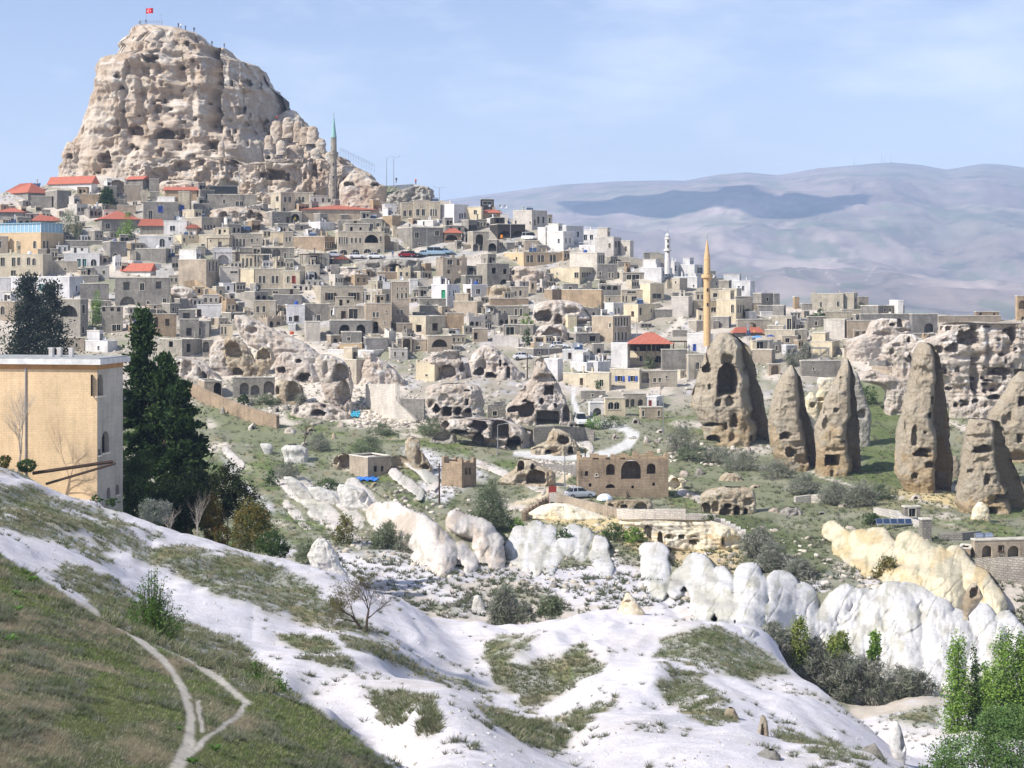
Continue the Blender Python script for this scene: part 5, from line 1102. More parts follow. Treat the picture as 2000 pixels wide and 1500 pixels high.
hs('C', '''
168 290 388 736 925 w|g260,808,22,56;r308,800,10,36;r338,800,10,40;r356,800,10,40
412 478 602 736 835 w|d455,797,24,54;r528,786,28,34
203 258 442 530 728 t|r310,560,34,38;o383,560,34,48;o302,633,20,26;o387,632,20,26;A290,710,58,40;A378,706,62,44|n|tall roofless facade with sky-lit windows above two low arches
438 442 517 592 658 g|o473,618,26,28
515 598 768 572 760 g|o650,626,28,40;o735,632,22,36;A740,728,76,64
728 880 1182 486 605 o|a757,537,14,36;d805,565,16,40;a825,535,12,30;a912,534,20,52;a941,534,20,52;a997,532,20,52;a1025,532,20,52;a1090,530,20,52;a1117,530,20,52|f|long tan-ochre terrace house with pairs of arched windows
426 553 562 136 252 y|r507,176,22,30
548 558 706 180 240 b|r640,210,40,30|h:26
546 552 650 76 135 d|r600,105,60,24
238 343 452 116 262 w|r388,205,14,40;r405,205,14,40;r427,200,14,40;r272,243,12,18;r300,243,12,18
798 943 1060 162 315 k|r965,256,14,44;r992,236,16,50;r1031,236,16,46;r930,256,10,18
1058 1063 1101 195 278 g|r1080,238,14,40
618 680 892 268 385 d|A735,350,80,54;A838,350,84,54
446 488 612 326 480 c|A540,388,52,80;A510,448,36,50;A552,452,20,44
598 603 672 390 485 g|A635,446,58,58
988 1048 1062 295 425 w
1060 1185 1266 325 475 w|r1150,398,16,34;r1206,396,12,40;r1237,396,12,40
1050 1208 1342 280 425 w|r1298,346,18,40
1328 1448 1492 312 415 w|r1356,370,22,40;r1402,368,22,36
1430 1573 1632 370 525 k|r1542,433,16,34;r1592,424,14,46;r1614,424,14,46
1630 1700 1727 398 515 k|r1667,458,16,34
1308 1475 1525 432 495 w
1235 1445 1505 490 645 k|r1463,540,10,62;r1480,540,10,62;r1496,540,10,62
1443 1450 1602 578 705 g|r1540,662,12,40;r1566,662,12,40;r1470,650,14,24
1083 1310 1412 602 735 y|r1287,661,28,38;r1137,647,10,12;r1336,660,14,36;r1354,660,14,36;r1372,660,14,36;r1390,660,14,36
1038 1100 1180 772 855 b
1172 1478 1492 775 930 b
776 782 916 752 845 c|a818,803,14,38;o855,800,16,34
612 622 918 842 905 b
562 572 918 902 985 g|A597,958,60,48;r695,957,14,44;r733,957,14,44;r820,948,16,52;r860,948,16,52
338 520 568 865 990 t|r535,930,10,46;r552,930,10,46
-5 125 282 980 1135 c|o70,1072,38,52;o197,1060,38,52|f|pale cube house with two black square windows, above the cave rocks
278 285 418 956 1095 b
126 140 325 1132 1265 t|A232,1185,106,56
16 26 130 1160 1255 t|e65,1220,30,22
-62 -54 20 1142 1265 t|A-25,1192,56,82
70 78 218 892 945 r
1405 1568 1706 980 1185 t|r1547,1048,14,30;a1590,1018,12,62;a1612,1018,12,62;a1634,1018,12,62;a1656,1018,12,62;a1678,1018,12,62;a1590,1130,14,60;a1612,1130,14,60;a1640,1130,14,60;a1668,1130,14,60
722 728 850 1045 1125 g|r775,1090,54,54
846 850 952 1045 1125 g
1210 1282 1468 1112 1195 g|o1412,1150,40,36;o1245,1162,34,36
486 494 602 1075 1175 t|o508,1130,30,48
1176 1180 1372 1242 1325 w|d1235,1282,16,36;d1322,1280,26,40
835 955 1172 1230 1295 g|r1000,1260,14,20
1238 1365 1502 1340 1425 w|r1407,1392,16,28;r1448,1390,16,28
1183 1385 1548 1425 1520 y|d1325,1480,16,40;r1478,1490,26,50
1038 1142 1182 1312 1485 w
0 6 140 690 790 k|r60,740,14,40
40 60 180 830 880 g
600 606 700 160 200 c
690 700 760 190 235 w
1180 1190 1300 730 790 g|r1240,765,20,30
1300 1306 1370 800 840 b
920 930 980 710 800 t|o950,745,16,40
1040 1046 1110 650 730 r|A1075,690,40,60
1600 1606 1700 560 600 g
960 980 1060 430 485 g
880 890 1000 395 470 t
''')
hs('D', '''
388 560 642 370 485 w|r578,412,10,36;r598,412,10,36;r620,412,10,36
576 660 708 322 420 w|r664,372,22,40
708 815 882 345 430 w|r855,386,36,40
1036 1245 1280 470 575 w|r1190,525,16,34;r1156,514,14,12
655 835 872 440 525 w|r700,490,16,24;r808,508,12,20
858 930 1038 450 525 c|a985,488,12,20;a1010,488,12,20
935 942 1022 530 600 y|r975,578,28,28
998 1140 1178 530 605 y|r1030,580,30,26;r1090,580,20,26
985 1135 1213 615 785 y|a1108,682,20,58;a1152,682,12,60;a1172,682,12,60;a1192,682,12,60
795 812 988 622 735 c|r860,696,36,34;r962,690,34,34
636 768 798 592 755 k
640 650 795 560 595 g|r720,578,30,20
396 473 582 492 645 y|r525,585,60,34
213 262 427 406 475 c|r310,446,32,46;r362,442,50,40
76 84 248 502 625 g|A112,520,30,34;A155,518,30,34;A205,520,36,34
118 126 252 585 635 c|r160,610,14,26
246 254 412 540 645 c|a265,606,12,42;a290,606,12,42;r350,606,36,34;r330,555,60,14
122 190 282 642 730 w|r205,702,10,40;r232,700,12,40
268 380 512 650 790 y|a398,702,16,54;d338,722,14,30;r482,700,10,24
768 830 1002 780 865 c
938 1080 1098 746 835 g
1140 1148 1392 768 875 c|A1258,820,66,54
1410 1565 1602 742 855 c|r1545,800,30,76
1318 1330 1488 710 750 w
1110 1118 1340 868 905 g||h:42
1358 1590 1678 850 945 c|a1625,905,30,50
316 608 642 1020 1135 y|r403,1067,22,38;a535,1072,64,48
172 298 318 952 1142 w
162 390 402 1152 1305 y|S240,1222,30,38;S340,1222,30,38|f|yellow-cream house with two blue-shuttered windows
396 406 682 1166 1295 c|A437,1212,50,78;a508,1232,20,32;r547,1232,18,30;r600,1210,14,20
0 158 164 1182 1315 y|r97,1256,26,48
-5 70 168 1095 1180 w|r20,1160,18,30;r70,1158,18,30
116 126 282 1376 1505 y|a170,1430,38,50;a216,1430,38,50
-5 10 120 1410 1510 w|A65,1480,56,60
256 266 442 1342 1445 c|A297,1412,32,60;A338,1412,30,60;A398,1410,36,52
418 522 568 1366 1445 w|R473,1414,14,40;r533,1410,12,40
390 400 570 1445 1530 t|r420,1490,16,40;r540,1490,16,40
753 768 882 1042 1235 c|r840,1122,20,48
758 912 955 882 1035 w|B815,982,15,40
1262 1410 1438 1002 1115 t
1246 1262 1422 932 1002 y|r1320,965,44,50
1420 1430 1472 568 655 g
1268 1330 1422 566 655 g|r1375,610,16,24
560 566 750 1000 1160 g
640 650 760 850 900 r
1130 1136 1260 590 700 g|A1180,650,40,50
1230 1240 1330 640 700 t
1300 1310 1420 660 730 g
700 760 1100 1300 1310 g
-70 -60 130 1320 1380 g|r30,1350,14,20
500 510 650 690 760 r
420 430 560 250 300 g
470 478 580 262 310 c
640 700 760 450 560 c|r670,480,12,16
870 876 960 790 850 c
''')
hs('E', '''
328 580 638 292 415 c|r408,375,14,36;r541,370,18,36;r612,350,12,30
590 662 692 286 405 c|r676,340,10,30
688 697 775 316 385 t
196 206 242 318 410 b
255 262 340 370 420 g
712 850 1052 386 450 g|r900,415,14,20;r940,415,14,20
1000 1004 1027 345 450 w
1090 1112 1308 450 605 r|A1242,558,64,72
706 716 1092 450 525 g
596 612 902 500 650 t|A838,560,70,64
652 664 770 576 650 t|A690,612,30,56;A742,606,30,52
1308 1316 1798 465 515 t
1596 1606 1782 432 475 b|o1640,450,16,20;o1745,450,12,24
1912 1922 2060 310 500 b|A1960,375,46,60;A1965,482,20,30
30 172 218 466 570 c|r167,525,44,80
328 494 552 662 785 y|r507,712,8,30;r524,712,8,30;r540,712,8,30
206 214 302 572 665 c|a240,632,30,50
430 590 628 492 650 k
246 258 562 812 925 r|a352,868,14,22
-5 5 97 836 925 t|A55,878,54,68
1008 1016 1082 990 1035 g
440 446 640 430 500 c
300 310 440 470 560 g|r370,520,20,30
560 570 720 415 470 c
900 906 1010 520 560 t
-5 0 120 540 620 c
100 110 230 620 680 t|r150,650,30,30
1100 1106 1290 600 640 r
''')
# smaller houses and yard walls between the listed ones
rf = random.Random(3); VP = pts('0,400 150,350 420,385 850,395 960,420 1230,520 1460,600 1960,650 1640,700 1480,700 1350,740 1150,740 1000,700 700,690 600,640 450,640 330,670 240,640 0,600')
BX = list(BOXES)+[(620, 487, 1050, 512), (1015, 435, 1050, 475), (400, 640, 640, 700), (900, 650, 1040, 720), (1340, 640, 1480, 760), (1090, 670, 1150, 840), (1015, 580, 1110, 660), (1210, 640, 1345, 720), (1290, 590, 1345, 645), (940, 405, 985, 425)]
nf_ = 0
for _ in range(14000):
    x, y = rf.uniform(0, 1960), rf.uniform(350, 740)
    if not inpoly(np.array([x]), np.array([y]), VP)[0]: continue
    w = rf.uniform(16, 46)*(1 if nf_ < 120 else .6); h = rf.uniform(12, 26)*(1 if nf_ < 120 else .7); bx = (x-w/2, y-h/2, x+w/2, y+h/2); ok_ = True
    for q in BX:
        ox = min(bx[2], q[2])-max(bx[0], q[0]); oy = min(bx[3], q[3])-max(bx[1], q[1])
        if ox > 0 and oy > 0 and ox*oy > .30*min(w*h, (q[2]-q[0])*(q[3]-q[1])): ok_ = False; break
    if not ok_: continue
    cc = rf.choice('cgrtwbkgcyrr'); f = rf.uniform(.2, .75); ws = ''
    xl, xr = x-w/2, x+w/2; xc = xl+w*f*.6; nw = rf.choice([0, 1, 2, 2, 3, 3]); kd = rf.choice('rraAo')
    for q in range(nw): ws += f"{kd}{xc+(xr-xc)*(q+.6)/(nw+.2):.1f},{y+(2 if kd == 'A' else -1):.1f},{rf.uniform(3.2, 4.6)*(1.6 if kd == 'A' else 1):.1f},{min(h*.6, rf.uniform(6, 9)*(1.3 if kd == 'A' else 1)):.1f};"
    rk_ = rf.choice('fffffn'); nm_ = 'ruined_house' if rk_ == 'n' else ('outbuilding' if not ws else ('stone_hut' if h < 18 else 'house'))
    house('O', xl, xc, xr, y-h/2, y+h/2, cc, ws, rk_, name=nm_); BX.append(bx); nf_ += 1
    if nf_ > 260: break
# custom: ochre building in the left foreground
FB, ftop, fi = house('O', -330, 190, 240, 712, 985, 'o', 'a194,640,1,1' if 0 else '', 'n', 'big ochre brick building with flat white-edged roof in the left foreground', th=math.radians(80), d=127.5, name='building')
O_, uf, ul, nf, nl, Wf_, Wl_, H_ = fi
for ch in list(FB.children): bpy.data.objects.remove(ch, do_unlink=True)
Wl_ = 24.0
def fwin(px, py, w, h):
    p = (px-1000)/F; Y0 = 127.5; X0 = (190-1000)/F*Y0; s = (p*Y0-X0)/(uf[0]-p*uf[1]); dd = Y0+uf[1]*s; zb_ = (HY-985)/F*127.5-3.5
    return (s-w, s+w, (HY-py-h/2)/F*dd-zb_, (HY-py+h/2)/F*dd-zb_)
fw = [(*fwin(194, 752, .35*2, 42)[:4], True), (*fwin(206, 863, .35*2, 42), True), (*fwin(194, 883, .22, 12), False), (*fwin(212, 963, .35, 22), True), (*fwin(229, 956, .35, 20), True)]
Wf_ = float(Wf_); m = MB(); wall_face(m, O_, uf, nf, Wf_, H_, [f for f in fw], .5); m.build('side_wall', MW['q'], FB); m = MB(); wall_face(m, O_, ul, nl, Wl_, H_, [])
P1 = O_+uf*Wf_; P2 = P1+ul*Wl_; P3 = O_+ul*Wl_; up = np.array([0, 0, H_])
m.quad([P1, P2, P2+up, P1+up]); m.quad([P2, P3, P3+up, P2+up]); m.build('wall', MW['o'], FB)
ft = lambda p: O_+uf*p[0]+ul*p[1]+np.array([0, 0, H_+p[2]])
for (a, b, c, d_, k) in fw:
    s = (a+b)/2; w = (b-a)/2; mb = MB(); mb.quad([O_+uf*x-nf*.4+np.array([0, 0, zz]) for x, zz in ((a, c), (b, c), (b, d_), (a, d_))]); wo_ = mb.build('window', M_GLASS, FB)
    sl_ = MB(); sl_.box(a-.1, -.12, c-.12, b+.1, 0, c, lambda p: O_+uf*p[0]+ul*p[1]+np.array([0, 0, p[2]])); sl_.build('sill', M_FRAME, wo_)
mb = MB(); mb.box(-.45, -.45, 0, Wf_+.5, Wl_+.45, .42, ft); mb.build('roof_slab', flat('weathered_fascia', (.58, .58, .57), .7, 0, .2, 1.5), FB)
mb = MB(); mb.box(-.3, -.3, .425, Wf_+.3, Wl_+.3, .50, ft); mb.build('roof', flat('grey_roof_felt', (.30, .31, .31), .9, 0, .25, 1.5), FB)
mb = MB(); mb.box(-.03, -.03, -.42, Wf_+.03, Wl_+.03, -.004, ft); mb.build('eaves_shade_strip', flat('eaves_shade_brown', (.36, .20, .08)), FB)  # brown strip paints the shade under the slab's overhang
mb = MB(); mb.box(Wf_, 1.0, H_*.47-H_, Wf_+1.3, 3.2, H_*.58-H_, ft); mb.build('balcony', MW['o'], FB)
for i, s in enumerate((2.9, 3.9, 4.6)):
    mb = MB(); mb.box(Wf_*.35, s, .5, Wf_*.35+.35, s+.32, 1.15, ft); mb.box(Wf_*.35-.06, s-.05, 1.15, Wf_*.35+.4, s+.37, 1.25, ft); mb.build('roof_vent', M_STEEL, FB)
# glass rooftop on the ochre house at the left edge, and the glass terrace restaurant
def glassbox(z, xl, xc, xr, yt, yb, label, col='o', frame=None, wins='', n=9, gt=0, glass=None, d=None, roofm=None, name='house'):
    T, top, (O, uf, ul, nf, nl, Wf, Wl, H_) = house(z, xl, xc, xr, yb, yb+gt, col, wins, 'f', label, d=d, name=name)
    d0 = T['p'][0]; hh = (yb-yt)/ZONES[z][2]/F*d0; frame = frame or M_WHITE
    Mt = lambda p: top(*p); o = .25
    g = MB(); g.box(o, o, .2, Wf-o, Wl-o, hh, Mt); go = g.build('glass_walls', glass or M_PALEGLASS, T)
    r = MB(); r.box(-.1, -.1, hh, Wf+.1, Wl+.1, hh+.18, Mt); r.build('glasshouse_roof', roofm or M_PALEGLASS, T)
    for side, Ln in (('f', Wf), ('l', Wl)):
        k = max(2, int(Ln/1.3))
        for i in range(k+1):
            s = o+(Ln-2*o)*i/k; b = MB()
            if side == 'f': b.box(s-.05, o-.08, .16, s+.05, o, hh, Mt)
            else: b.box(o-.08, s-.05, .16, o, s+.05, hh, Mt)
            b.build('post', frame, T)
    return T
glassbox('A', -60, 315, 492, 458, 530, 'ochre stone house with a pale blue glass rooftop room, left edge', 'o', wins='a137,622,22,52;a268,622,22,52;a340,622,16,56;a366,622,16,56', gt=180)
glassbox('A', 1595, 1610, 1975, 172, 236, 'glass terrace restaurant with dark frames on a grey wall', 'g', frame=M_DARK, glass=M_GLASS, roofm=M_METAL, gt=40)
# pergola terraces: posts and roof beams standing over flat roofs
def pergola(z, xl, xr, yt, yb, label, mt, slats=8, depth=3.0, cover=False, d=None):
    (XL, YT), (XR, YB) = zp(z, xl, yt), zp(z, xr, yb); d0 = d or hit((XL+XR)/2, YB+6)-1; x0, x1 = (XL-1000)/F*d0, (XR-1000)/F*d0; z0, z1 = (HY-YB)/F*d0, (HY-YT)/F*d0
    T = thing('pergola', label, 'pergola', (x0, d0, z0)); w = x1-x0; h = z1-z0
    for i, (x, y) in enumerate(((0, 0), (w/2, 0), (w, 0), (0, depth), (w, depth))):
        b = MB(); b.box(x-.07, y-.07, -2.5, x+.07, y+.07, h, None); b.build('post', mt, T)
    b = MB(); b.box(-.2, -.12, h, w+.2, .05, h+.16); b.box(-.2, depth-.05, h, w+.2, depth+.12, h+.16); b.build('beam', mt, T)
    if cover: b = MB(); b.box(-.3, -.3, h+.165, w+.3, depth+.3, h+.25); b.build('roof_sheet', mt, T)
    else:
        for i in range(slats): x = w*i/(slats-1); b = MB(); b.box(x-.04, -.3, h+.165, x+.04, depth+.3, h+.25); b.build('slat', mt, T)
for a in (('B', 305, 500, 700, 780, 'bleached pergola of poles on the cream house above the white arch', M_COPE), ('A', 1600, 1770, 580, 640, 'timber pergola on the yellow-cream terrace', M_WOOD), ('B', 740, 900, 700, 770, 'dark pergola shading a terrace left of the small red roof', M_WOOD),
          ('D', 560, 752, 940, 1000, 'slanting timber pergola right of the red hipped restaurant roof', M_WOOD), ('C', 1460, 1625, 730, 800, 'roofed balcony frame on the multi-level cream house', M_COPE), ('B', 1235, 1330, 985, 1060, 'white steel pergola beside the house with dark shutters', M_WHITE),
          ('A', 1660, 1974, 690, 760, 'long wooden pergola left of the four arched windows', M_WOOD), ('E', 340, 470, 715, 780, 'thin metal pergola frame in front of the cream house near the terraces', M_METAL)):
    pergola(*a)
# terrace railing cafe roof under the big red roof
def poly_roof(): pass
RD = hit(1270, 717)-2
hr = thing('pavilion', 'open restaurant pavilion with the big red hipped tile roof', 'pavilion', ((1226-1000)/F*RD, RD, (HY-672)/F*RD))
w_ = (1318-1226)/F*RD; hh_ = (672-650)/F*RD; r_ = MB(); dp = 7.0
c4 = [(0, 0), (w_, 0), (w_, dp), (0, dp)]; A_, B2 = (w_*.42, dp/2), (w_*.58, dp/2)
for q in ([c4[0], c4[1], B2, A_], [c4[1], c4[2], B2], [c4[2], c4[3], A_, B2], [c4[3], c4[0], A_]):
    p_ = [(x, y, 0 if (x, y) in c4 else hh_) for x, y in q]; w = math.dist(p_[0], p_[1]); r_.quad(p_, [(0, 0), (w, 0), (w*.6, 4), (w*.4, 4)][:len(p_)])
r_.quad([(x, y, -.03) for x, y in reversed(c4)]); r_.build('roof', M_ROOF, hr)
for x in np.linspace(.3, w_-.3, 6): b = MB(); b.box(x-.08, .2, -3.2, x+.08, .36, -.03); b.build('post', M_WOOD, hr)
b = MB(); b.box(.3, dp-.4, -3.2, w_-.3, dp-.2, -.03); b.build('back_wall', M_WOOD, hr)
# terrace awning roofs, church ruin, vaulted stone house at right
house('K', 505, 520, 1222, 190, 470, 'b', 'A770,268,60,80;A930,266,136,140;A1088,262,62,76;A768,398,66,30;o610,390,20,24;o582,300,22,34;o1107,383,20,24;o943,405,18,20;a660,310,16,16', 'n', 'ruined brown stone church front with one big round arch niche', th=math.radians(3), name='church_ruin')
house('G', 1655, 1720, 1740, 195, 245, 'b', 'A1715,200,1,1' if 0 else '', 'p', 'low annex left of the vaulted stone house by the yellow rock')
house('G', 1735, 1745, 2060, 150, 240, 't', 'A1808,205,46,56;A1946,208,54,58;d1880,190,18,24;A1700,200,1,1' if 0 else 'A1808,205,46,56;A1946,208,54,58;d1880,190,18,24', 'p', 'stone vaulted house with two dark arches at the right edge, water tanks on its roof')
house('G', 1465, 1470, 1506, 42, 155, 'r', '', 'p', 'small grey stone block building beside the solar panels')
house('T', 1355, 1362, 1442, 925, 990, 'g', 'r1400,950,30,40', 'p', 'small flat-roofed shed above the solar panels, stepped wall on its left')
house('J', 108, 228, 378, 848, 985, 't', 'o278,920,18,36;o322,918,14,34', 'p', 'small ruined stone hut with two window gaps, above the blue tarpaulin')
house('J', 708, 840, 934, 888, 1045, 'b', 'o870,935,14,40;o892,935,12,40', 'n', 'roofless brown stone hut with two slit windows in the meadow')
house('J', 540, 662, 700, 232, 350, 'y', 'r610,310,14,12', 'n', 'low yellow stone wall house beside the wide black cave')
house('M', 1235, 1320, 1405, 345, 505, 'c', '', 'f', 'narrow cream tower house with dark glass side on the white rocks')
gd = MB(); T_ = HOUSES[-1][0]; d0, zt_, Wf, Wl, th_ = T_['p']
house('M', 480, 515, 790, 460, 590, 'g', 'A590,530,50,70;A660,540,50,60;A750,525,60,80', 'f', 'low grey gallery of dark arches in the cave belt')
house('M', 290, 330, 445, 485, 600, 't', 'A420,540,50,90', 'f', 'low stone hut with a dark doorway above the brown wall')
house('J', 1005, 1010, 1130, 512, 600, 'r', 'r1055,558,24,28', 'n', 'rough stone infill wall with one small window between cave rocks')
# ---------------------------------------------------------------- free-standing walls
def wallrun(label, z, P_, mt, th=.6, name='retaining_wall', sink=3, cope=True, group=None, back=0):
    """P_ : 'x,ytop,ybase ...' along the wall; stepped when two points share an x"""
    q = [tuple(float(v) for v in s.split(',')) for s in P_.split()]; W3 = []
    for x, yt, yb in q:
        px, pt = zp(z, x, yt); _, pb = zp(z, x, yb); d = hit(min(max(px, -55), 2055), pb)+back; W3.append((np.array([(px-1000)/F*d, d]), (HY-pt)/F*d, (HY-pb)/F*d))
    base = np.array([*W3[0][0], W3[0][2]]); T = thing(name, label, 'wall', base, 0, group); m = MB(); c = MB(); u0 = 0
    for i in range(len(W3)-1):
        (a, ta, ba), (b, tb, bb) = W3[i], W3[i+1]; l = np.linalg.norm(b-a)
        if l < .03: continue
        n = np.array([-(b-a)[1], (b-a)[0]])/l*th; pt = lambda p, z: (p[0]-base[0], p[1]-base[1], z-base[2]); zb = min(ba, bb)-sink
        m.quad([pt(a, ba-sink), pt(b, bb-sink), pt(b, tb), pt(a, ta)], [(u0, ba-sink), (u0+l, bb-sink), (u0+l, tb), (u0, ta)])
        m.quad([pt(b+n, bb-sink), pt(a+n, ba-sink), pt(a+n, ta), pt(b+n, tb)], [(0, 0), (l, 0), (l, tb-bb), (0, ta-ba)]); m.quad([pt(a, ta), pt(b, tb), pt(b+n, tb), pt(a+n, ta)], [(0, 0), (l, 0), (l, th), (0, th)])
        m.quad([pt(a+n, ba-sink), pt(a, ba-sink), pt(a, ta), pt(a+n, ta)], [(0, 0), (th, 0), (th, 2), (0, 2)]); m.quad([pt(b, bb-sink), pt(b+n, bb-sink), pt(b+n, tb), pt(b, tb)], [(0, 0), (th, 0), (th, 2), (0, 2)])
        u0 += l
    m.build('masonry', MW[mt], T); return T
def steps(x0, y0, x1, y1, n, h):
    o = []
    for i in range(n): o += [f'{x0+(x1-x0)*i/n},{y0+(y1-y0)*i/n},{y0+(y1-y0)*i/n+h}', f'{x0+(x1-x0)*(i+.98)/n},{y0+(y1-y0)*i/n},{y0+(y1-y0)*i/n+h}']
    return ' '.join(o)
wallrun('long brown rubble wall stepping down the slope right of the pines', 'O', '355,742,765 380,752,778 430,775,800 480,795,822 540,812,838', 'b')
wallrun('stepped brown garden wall left of the red gate', 'K', steps(80, 600, 285, 470, 8, 70), 'b', .5)
wallrun('tan garden wall running right from the red gate', 'K', '345,455,540 430,480,560 520,505,580 600,520,600 700,545,620 820,575,640', 't', .5)
wallrun('long white brick retaining wall above the yellow rock', 'K', '820,575,650 1000,580,690 1110,582,700 1110,578,700 1355,580,720 1355,612,720 1590,622,735', 'k', .6)
wallrun('white brick wall descending in steps right of the long wall', 'K', steps(1590, 650, 1830, 775, 6, 60), 'k', .6)
wallrun('stone retaining wall under the road bend', 'J', '1310,650,780 1440,640,770 1640,650,740 1700,680,740', 'r', .6)
wallrun('grey cobbled bank wall under the lower road', 'K', '240,225,262 400,235,300 510,230,330', 'r', .6)
wallrun('stepped grey brick wall on the gravel heap, below the glass-fronted house', 'M', '1380,500,640 1575,500,740 1575,600,745 1620,650,745 1705,735,755', 'k', .8)
wallrun('smooth grey wall right of the stepped brick wall', 'M', '1590,595,740 1760,600,745', 'g', .6)
wallrun('curved rubble wall tumbling down above the smooth vaulted rock', 'A', '1420,905,960 1500,895,960 1580,950,1010 1680,1010,1060 1750,1070,1100', 'b', .8)
for i, (a, b, c, w) in enumerate([(600, 690, 900, 60), (610, 750, 890, 40), (780, 800, 950, 50), (800, 845, 1100, 30), (840, 875, 1100, 30), (880, 908, 1100, 30), (940, 935, 1100, 25)]):
    wallrun(['topmost curved stone terrace wall with a long parapet', 'second terrace wall from the top, dark fenced bench', 'third terrace wall, rounded grey stone', 'fourth terrace wall down, narrow step', 'fifth terrace wall down, narrow step in shade', 'sixth terrace wall down', 'lowest terrace wall beside the tallest chimney'][i], 'E', f'{a},{b},{b+w} {a+(c-a)*.4},{b+8},{b+w+8} {a+(c-a)*.75},{b+4},{b+w+4} {c},{b-6},{b+w-6}', 'r' if i in (0, 2) else 't', .6, name='terrace_wall', group='terrace walls right of the village')
wallrun('long pale parapet wall along the village edge at the right', 'E', '700,455,490 900,450,490 1090,455,500', 'g', .5)
wallrun('dark rubble wall on the ridge beside the white cubes', 'C', '1600,512,560 1700,525,575 1850,545,600 1960,570,610', 'r', .6)
wallrun('stone wall left of the shed, stepping down to the solar panels', 'T', '1200,925,960 1310,940,985 1330,965,1000 1400,985,1020 1455,1005,1040', 'k', .5)
wallrun('big grey stone retaining wall below the vaulted house', 'G', '1745,240,330 1850,240,360 2080,240,400', 'r', .8)
wallrun('grey boundary wall right of the solar panels', 'G', '1560,115,150 1680,108,150 1780,100,140', 'r', .5)
wallrun('broken white stone wall on the slope above the grey trees', 'T', '800,870,900 880,860,900 955,855,905', 'k', .5)
wallrun('concrete parapet of the parking street', 'B', '1000,735,750 1200,742,760 1400,745,765 1640,745,765', 'g', .3)
wallrun('low parapet wall below the tree by the two-window cube house', 'C', '640,1125,1200 730,1125,1210 840,1150,1220', 'k', .5)
wallrun('grey yard wall in front of the white house with railings', 'C', '960,1180,1230 1180,1200,1240', 'g', .4)
wallrun('pale path edge along the grassy skyline', 'B', '1060,185,200 1400,170,185 1600,155,172 1700,170,180', 'w', .5, name='path_kerb')
wallrun('red-brown gate pillar wall of the garden', 'K', '290,450,540 345,450,540', 'k', .4)
rg = gp(1079, 982); b = MB(); b.box(-.55, -.5, 0, .55, -.4, 2.6); tag(b.build('garden_gate', M_RED, loc=(rg[0], rg[1], (HY-985)/F*rg[1])), 'rust-red metal gate in the stepped garden wall', 'gate')
# unique labels
for nm_, x, y in (('the blue tarpaulin', 716, 938), ('the road bend', 1225, 850), ('the brown rubble wall', 450, 790), ('the white brick wall', 1300, 1000), ('the solar panels', 1750, 1030), ('the tallest fairy chimney', 1805, 820), ('the big willow', 955, 985), ('the brown meadow hut', 896, 930), ('the yellow-footed hoodoo', 1233, 1180)): LM.append((nm_, x, y))
SEEN_ = {}
MIDS.sort(key=lambda q: q[1])
for o_, x, y, w, cv in MIDS:
    lb = f"{'broad' if w > 19 else ('mid-sized' if w > 13 else 'small')} rock outcrop{' with a hollow' if cv else ''}, {where(x, y)}"; SEEN_.setdefault(lb, []).append(o_)
for lb, L_ in SEEN_.items():
    for i, o_ in enumerate(L_): o_['label'] = ' '.join((lb if len(L_) == 1 else f"{['leftmost', 'second', 'third', 'fourth', 'fifth', 'sixth'][min(i, 5)]} {lb}").split()[:16])
from collections import defaultdict
G_ = defaultdict(list)
for T, x, y, fixed in HOUSES: G_[T['label']].append((x, y, T))
ORD = ['leftmost', 'second from left', 'third from left', 'fourth from left', 'fifth from left', 'sixth from left']
for lb, L_ in G_.items():
    if len(L_) > 1:
        L_.sort(key=lambda q: (q[0], q[1]))
        for i, (x, y, T) in enumerate(L_):
            T['label'] = (lb if len(lb.split()) <= 11 else f"{lb.split(' with ')[0].split(', ')[0]}, {lb.split(', ')[-1]}")+', '+(ORD[i] if i < 5 and len(L_) > 2 else (['the left one', 'the right one'][i] if len(L_) == 2 else 'rightmost'))
for T, *_ in HOUSES:
    if len(T['label'].split()) > 16: T['label'] = T['label'].replace('rough grey stone', 'rough stone').replace('stone hut', 'hut').replace('just ', '').replace('far ', '')
    if 'p' in T: del T['p']
# ---------------------------------------------------------------- vegetation
def rdir(n):
    v = rng.normal(size=(n, 3)); return v/np.linalg.norm(v, axis=1)[:, None]
def leafcloud(lobes, n, size, aspect=1.6, cols_=((.06, .10, .03),), shell=.55, out=.0, clump=.10, up=0.0, perclump=22):
    lb = np.array(lobes, float); w = (lb[:, 3]*lb[:, 4]*lb[:, 5])**.8; w /= w.sum()
    nc = max(4, n//perclump); k = rng.choice(len(lb), nc, p=w); dr = rdir(nc); rad = (shell+(1-shell)*rng.random(nc))[:, None]
    cen = lb[k, :3]+dr*lb[k, 3:6]*rad; m = rng.integers(0, nc, n); sc = lb[k[m], 3:6]
    p = cen[m]+rng.normal(size=(n, 3))*sc*clump; o = dr[m]*.8+rdir(n)*.9; o[:, 2] += up; o /= np.linalg.norm(o, axis=1)[:, None]
    s = size*rng.uniform(.6, 1.35, n)[:, None]
    if out: a = o*(s*aspect); b = np.cross(o, rdir(n)); b /= np.linalg.norm(b, axis=1)[:, None]+1e-9; b *= s
    else: a = np.cross(o, rdir(n)); a /= np.linalg.norm(a, axis=1)[:, None]+1e-9; b = np.cross(o, a)*s; a = a*s*aspect
    V = np.stack([p-a*.5, p+b*.5, p+a*.5, p-b*.5], 1).reshape(-1, 3); f = np.arange(n*4).reshape(n, 4)
    c = np.array(cols_)[rng.integers(0, len(cols_), nc)][m]*rng.uniform(.75, 1.25, (n, 1)); return V, f, np.clip(np.repeat(c, 4, 0), 0, .9)
def crown(name, data, T, matl=None): return ob(name, npmesh(name, data[0], data[1], data[2]), matl or M_LEAF, T)
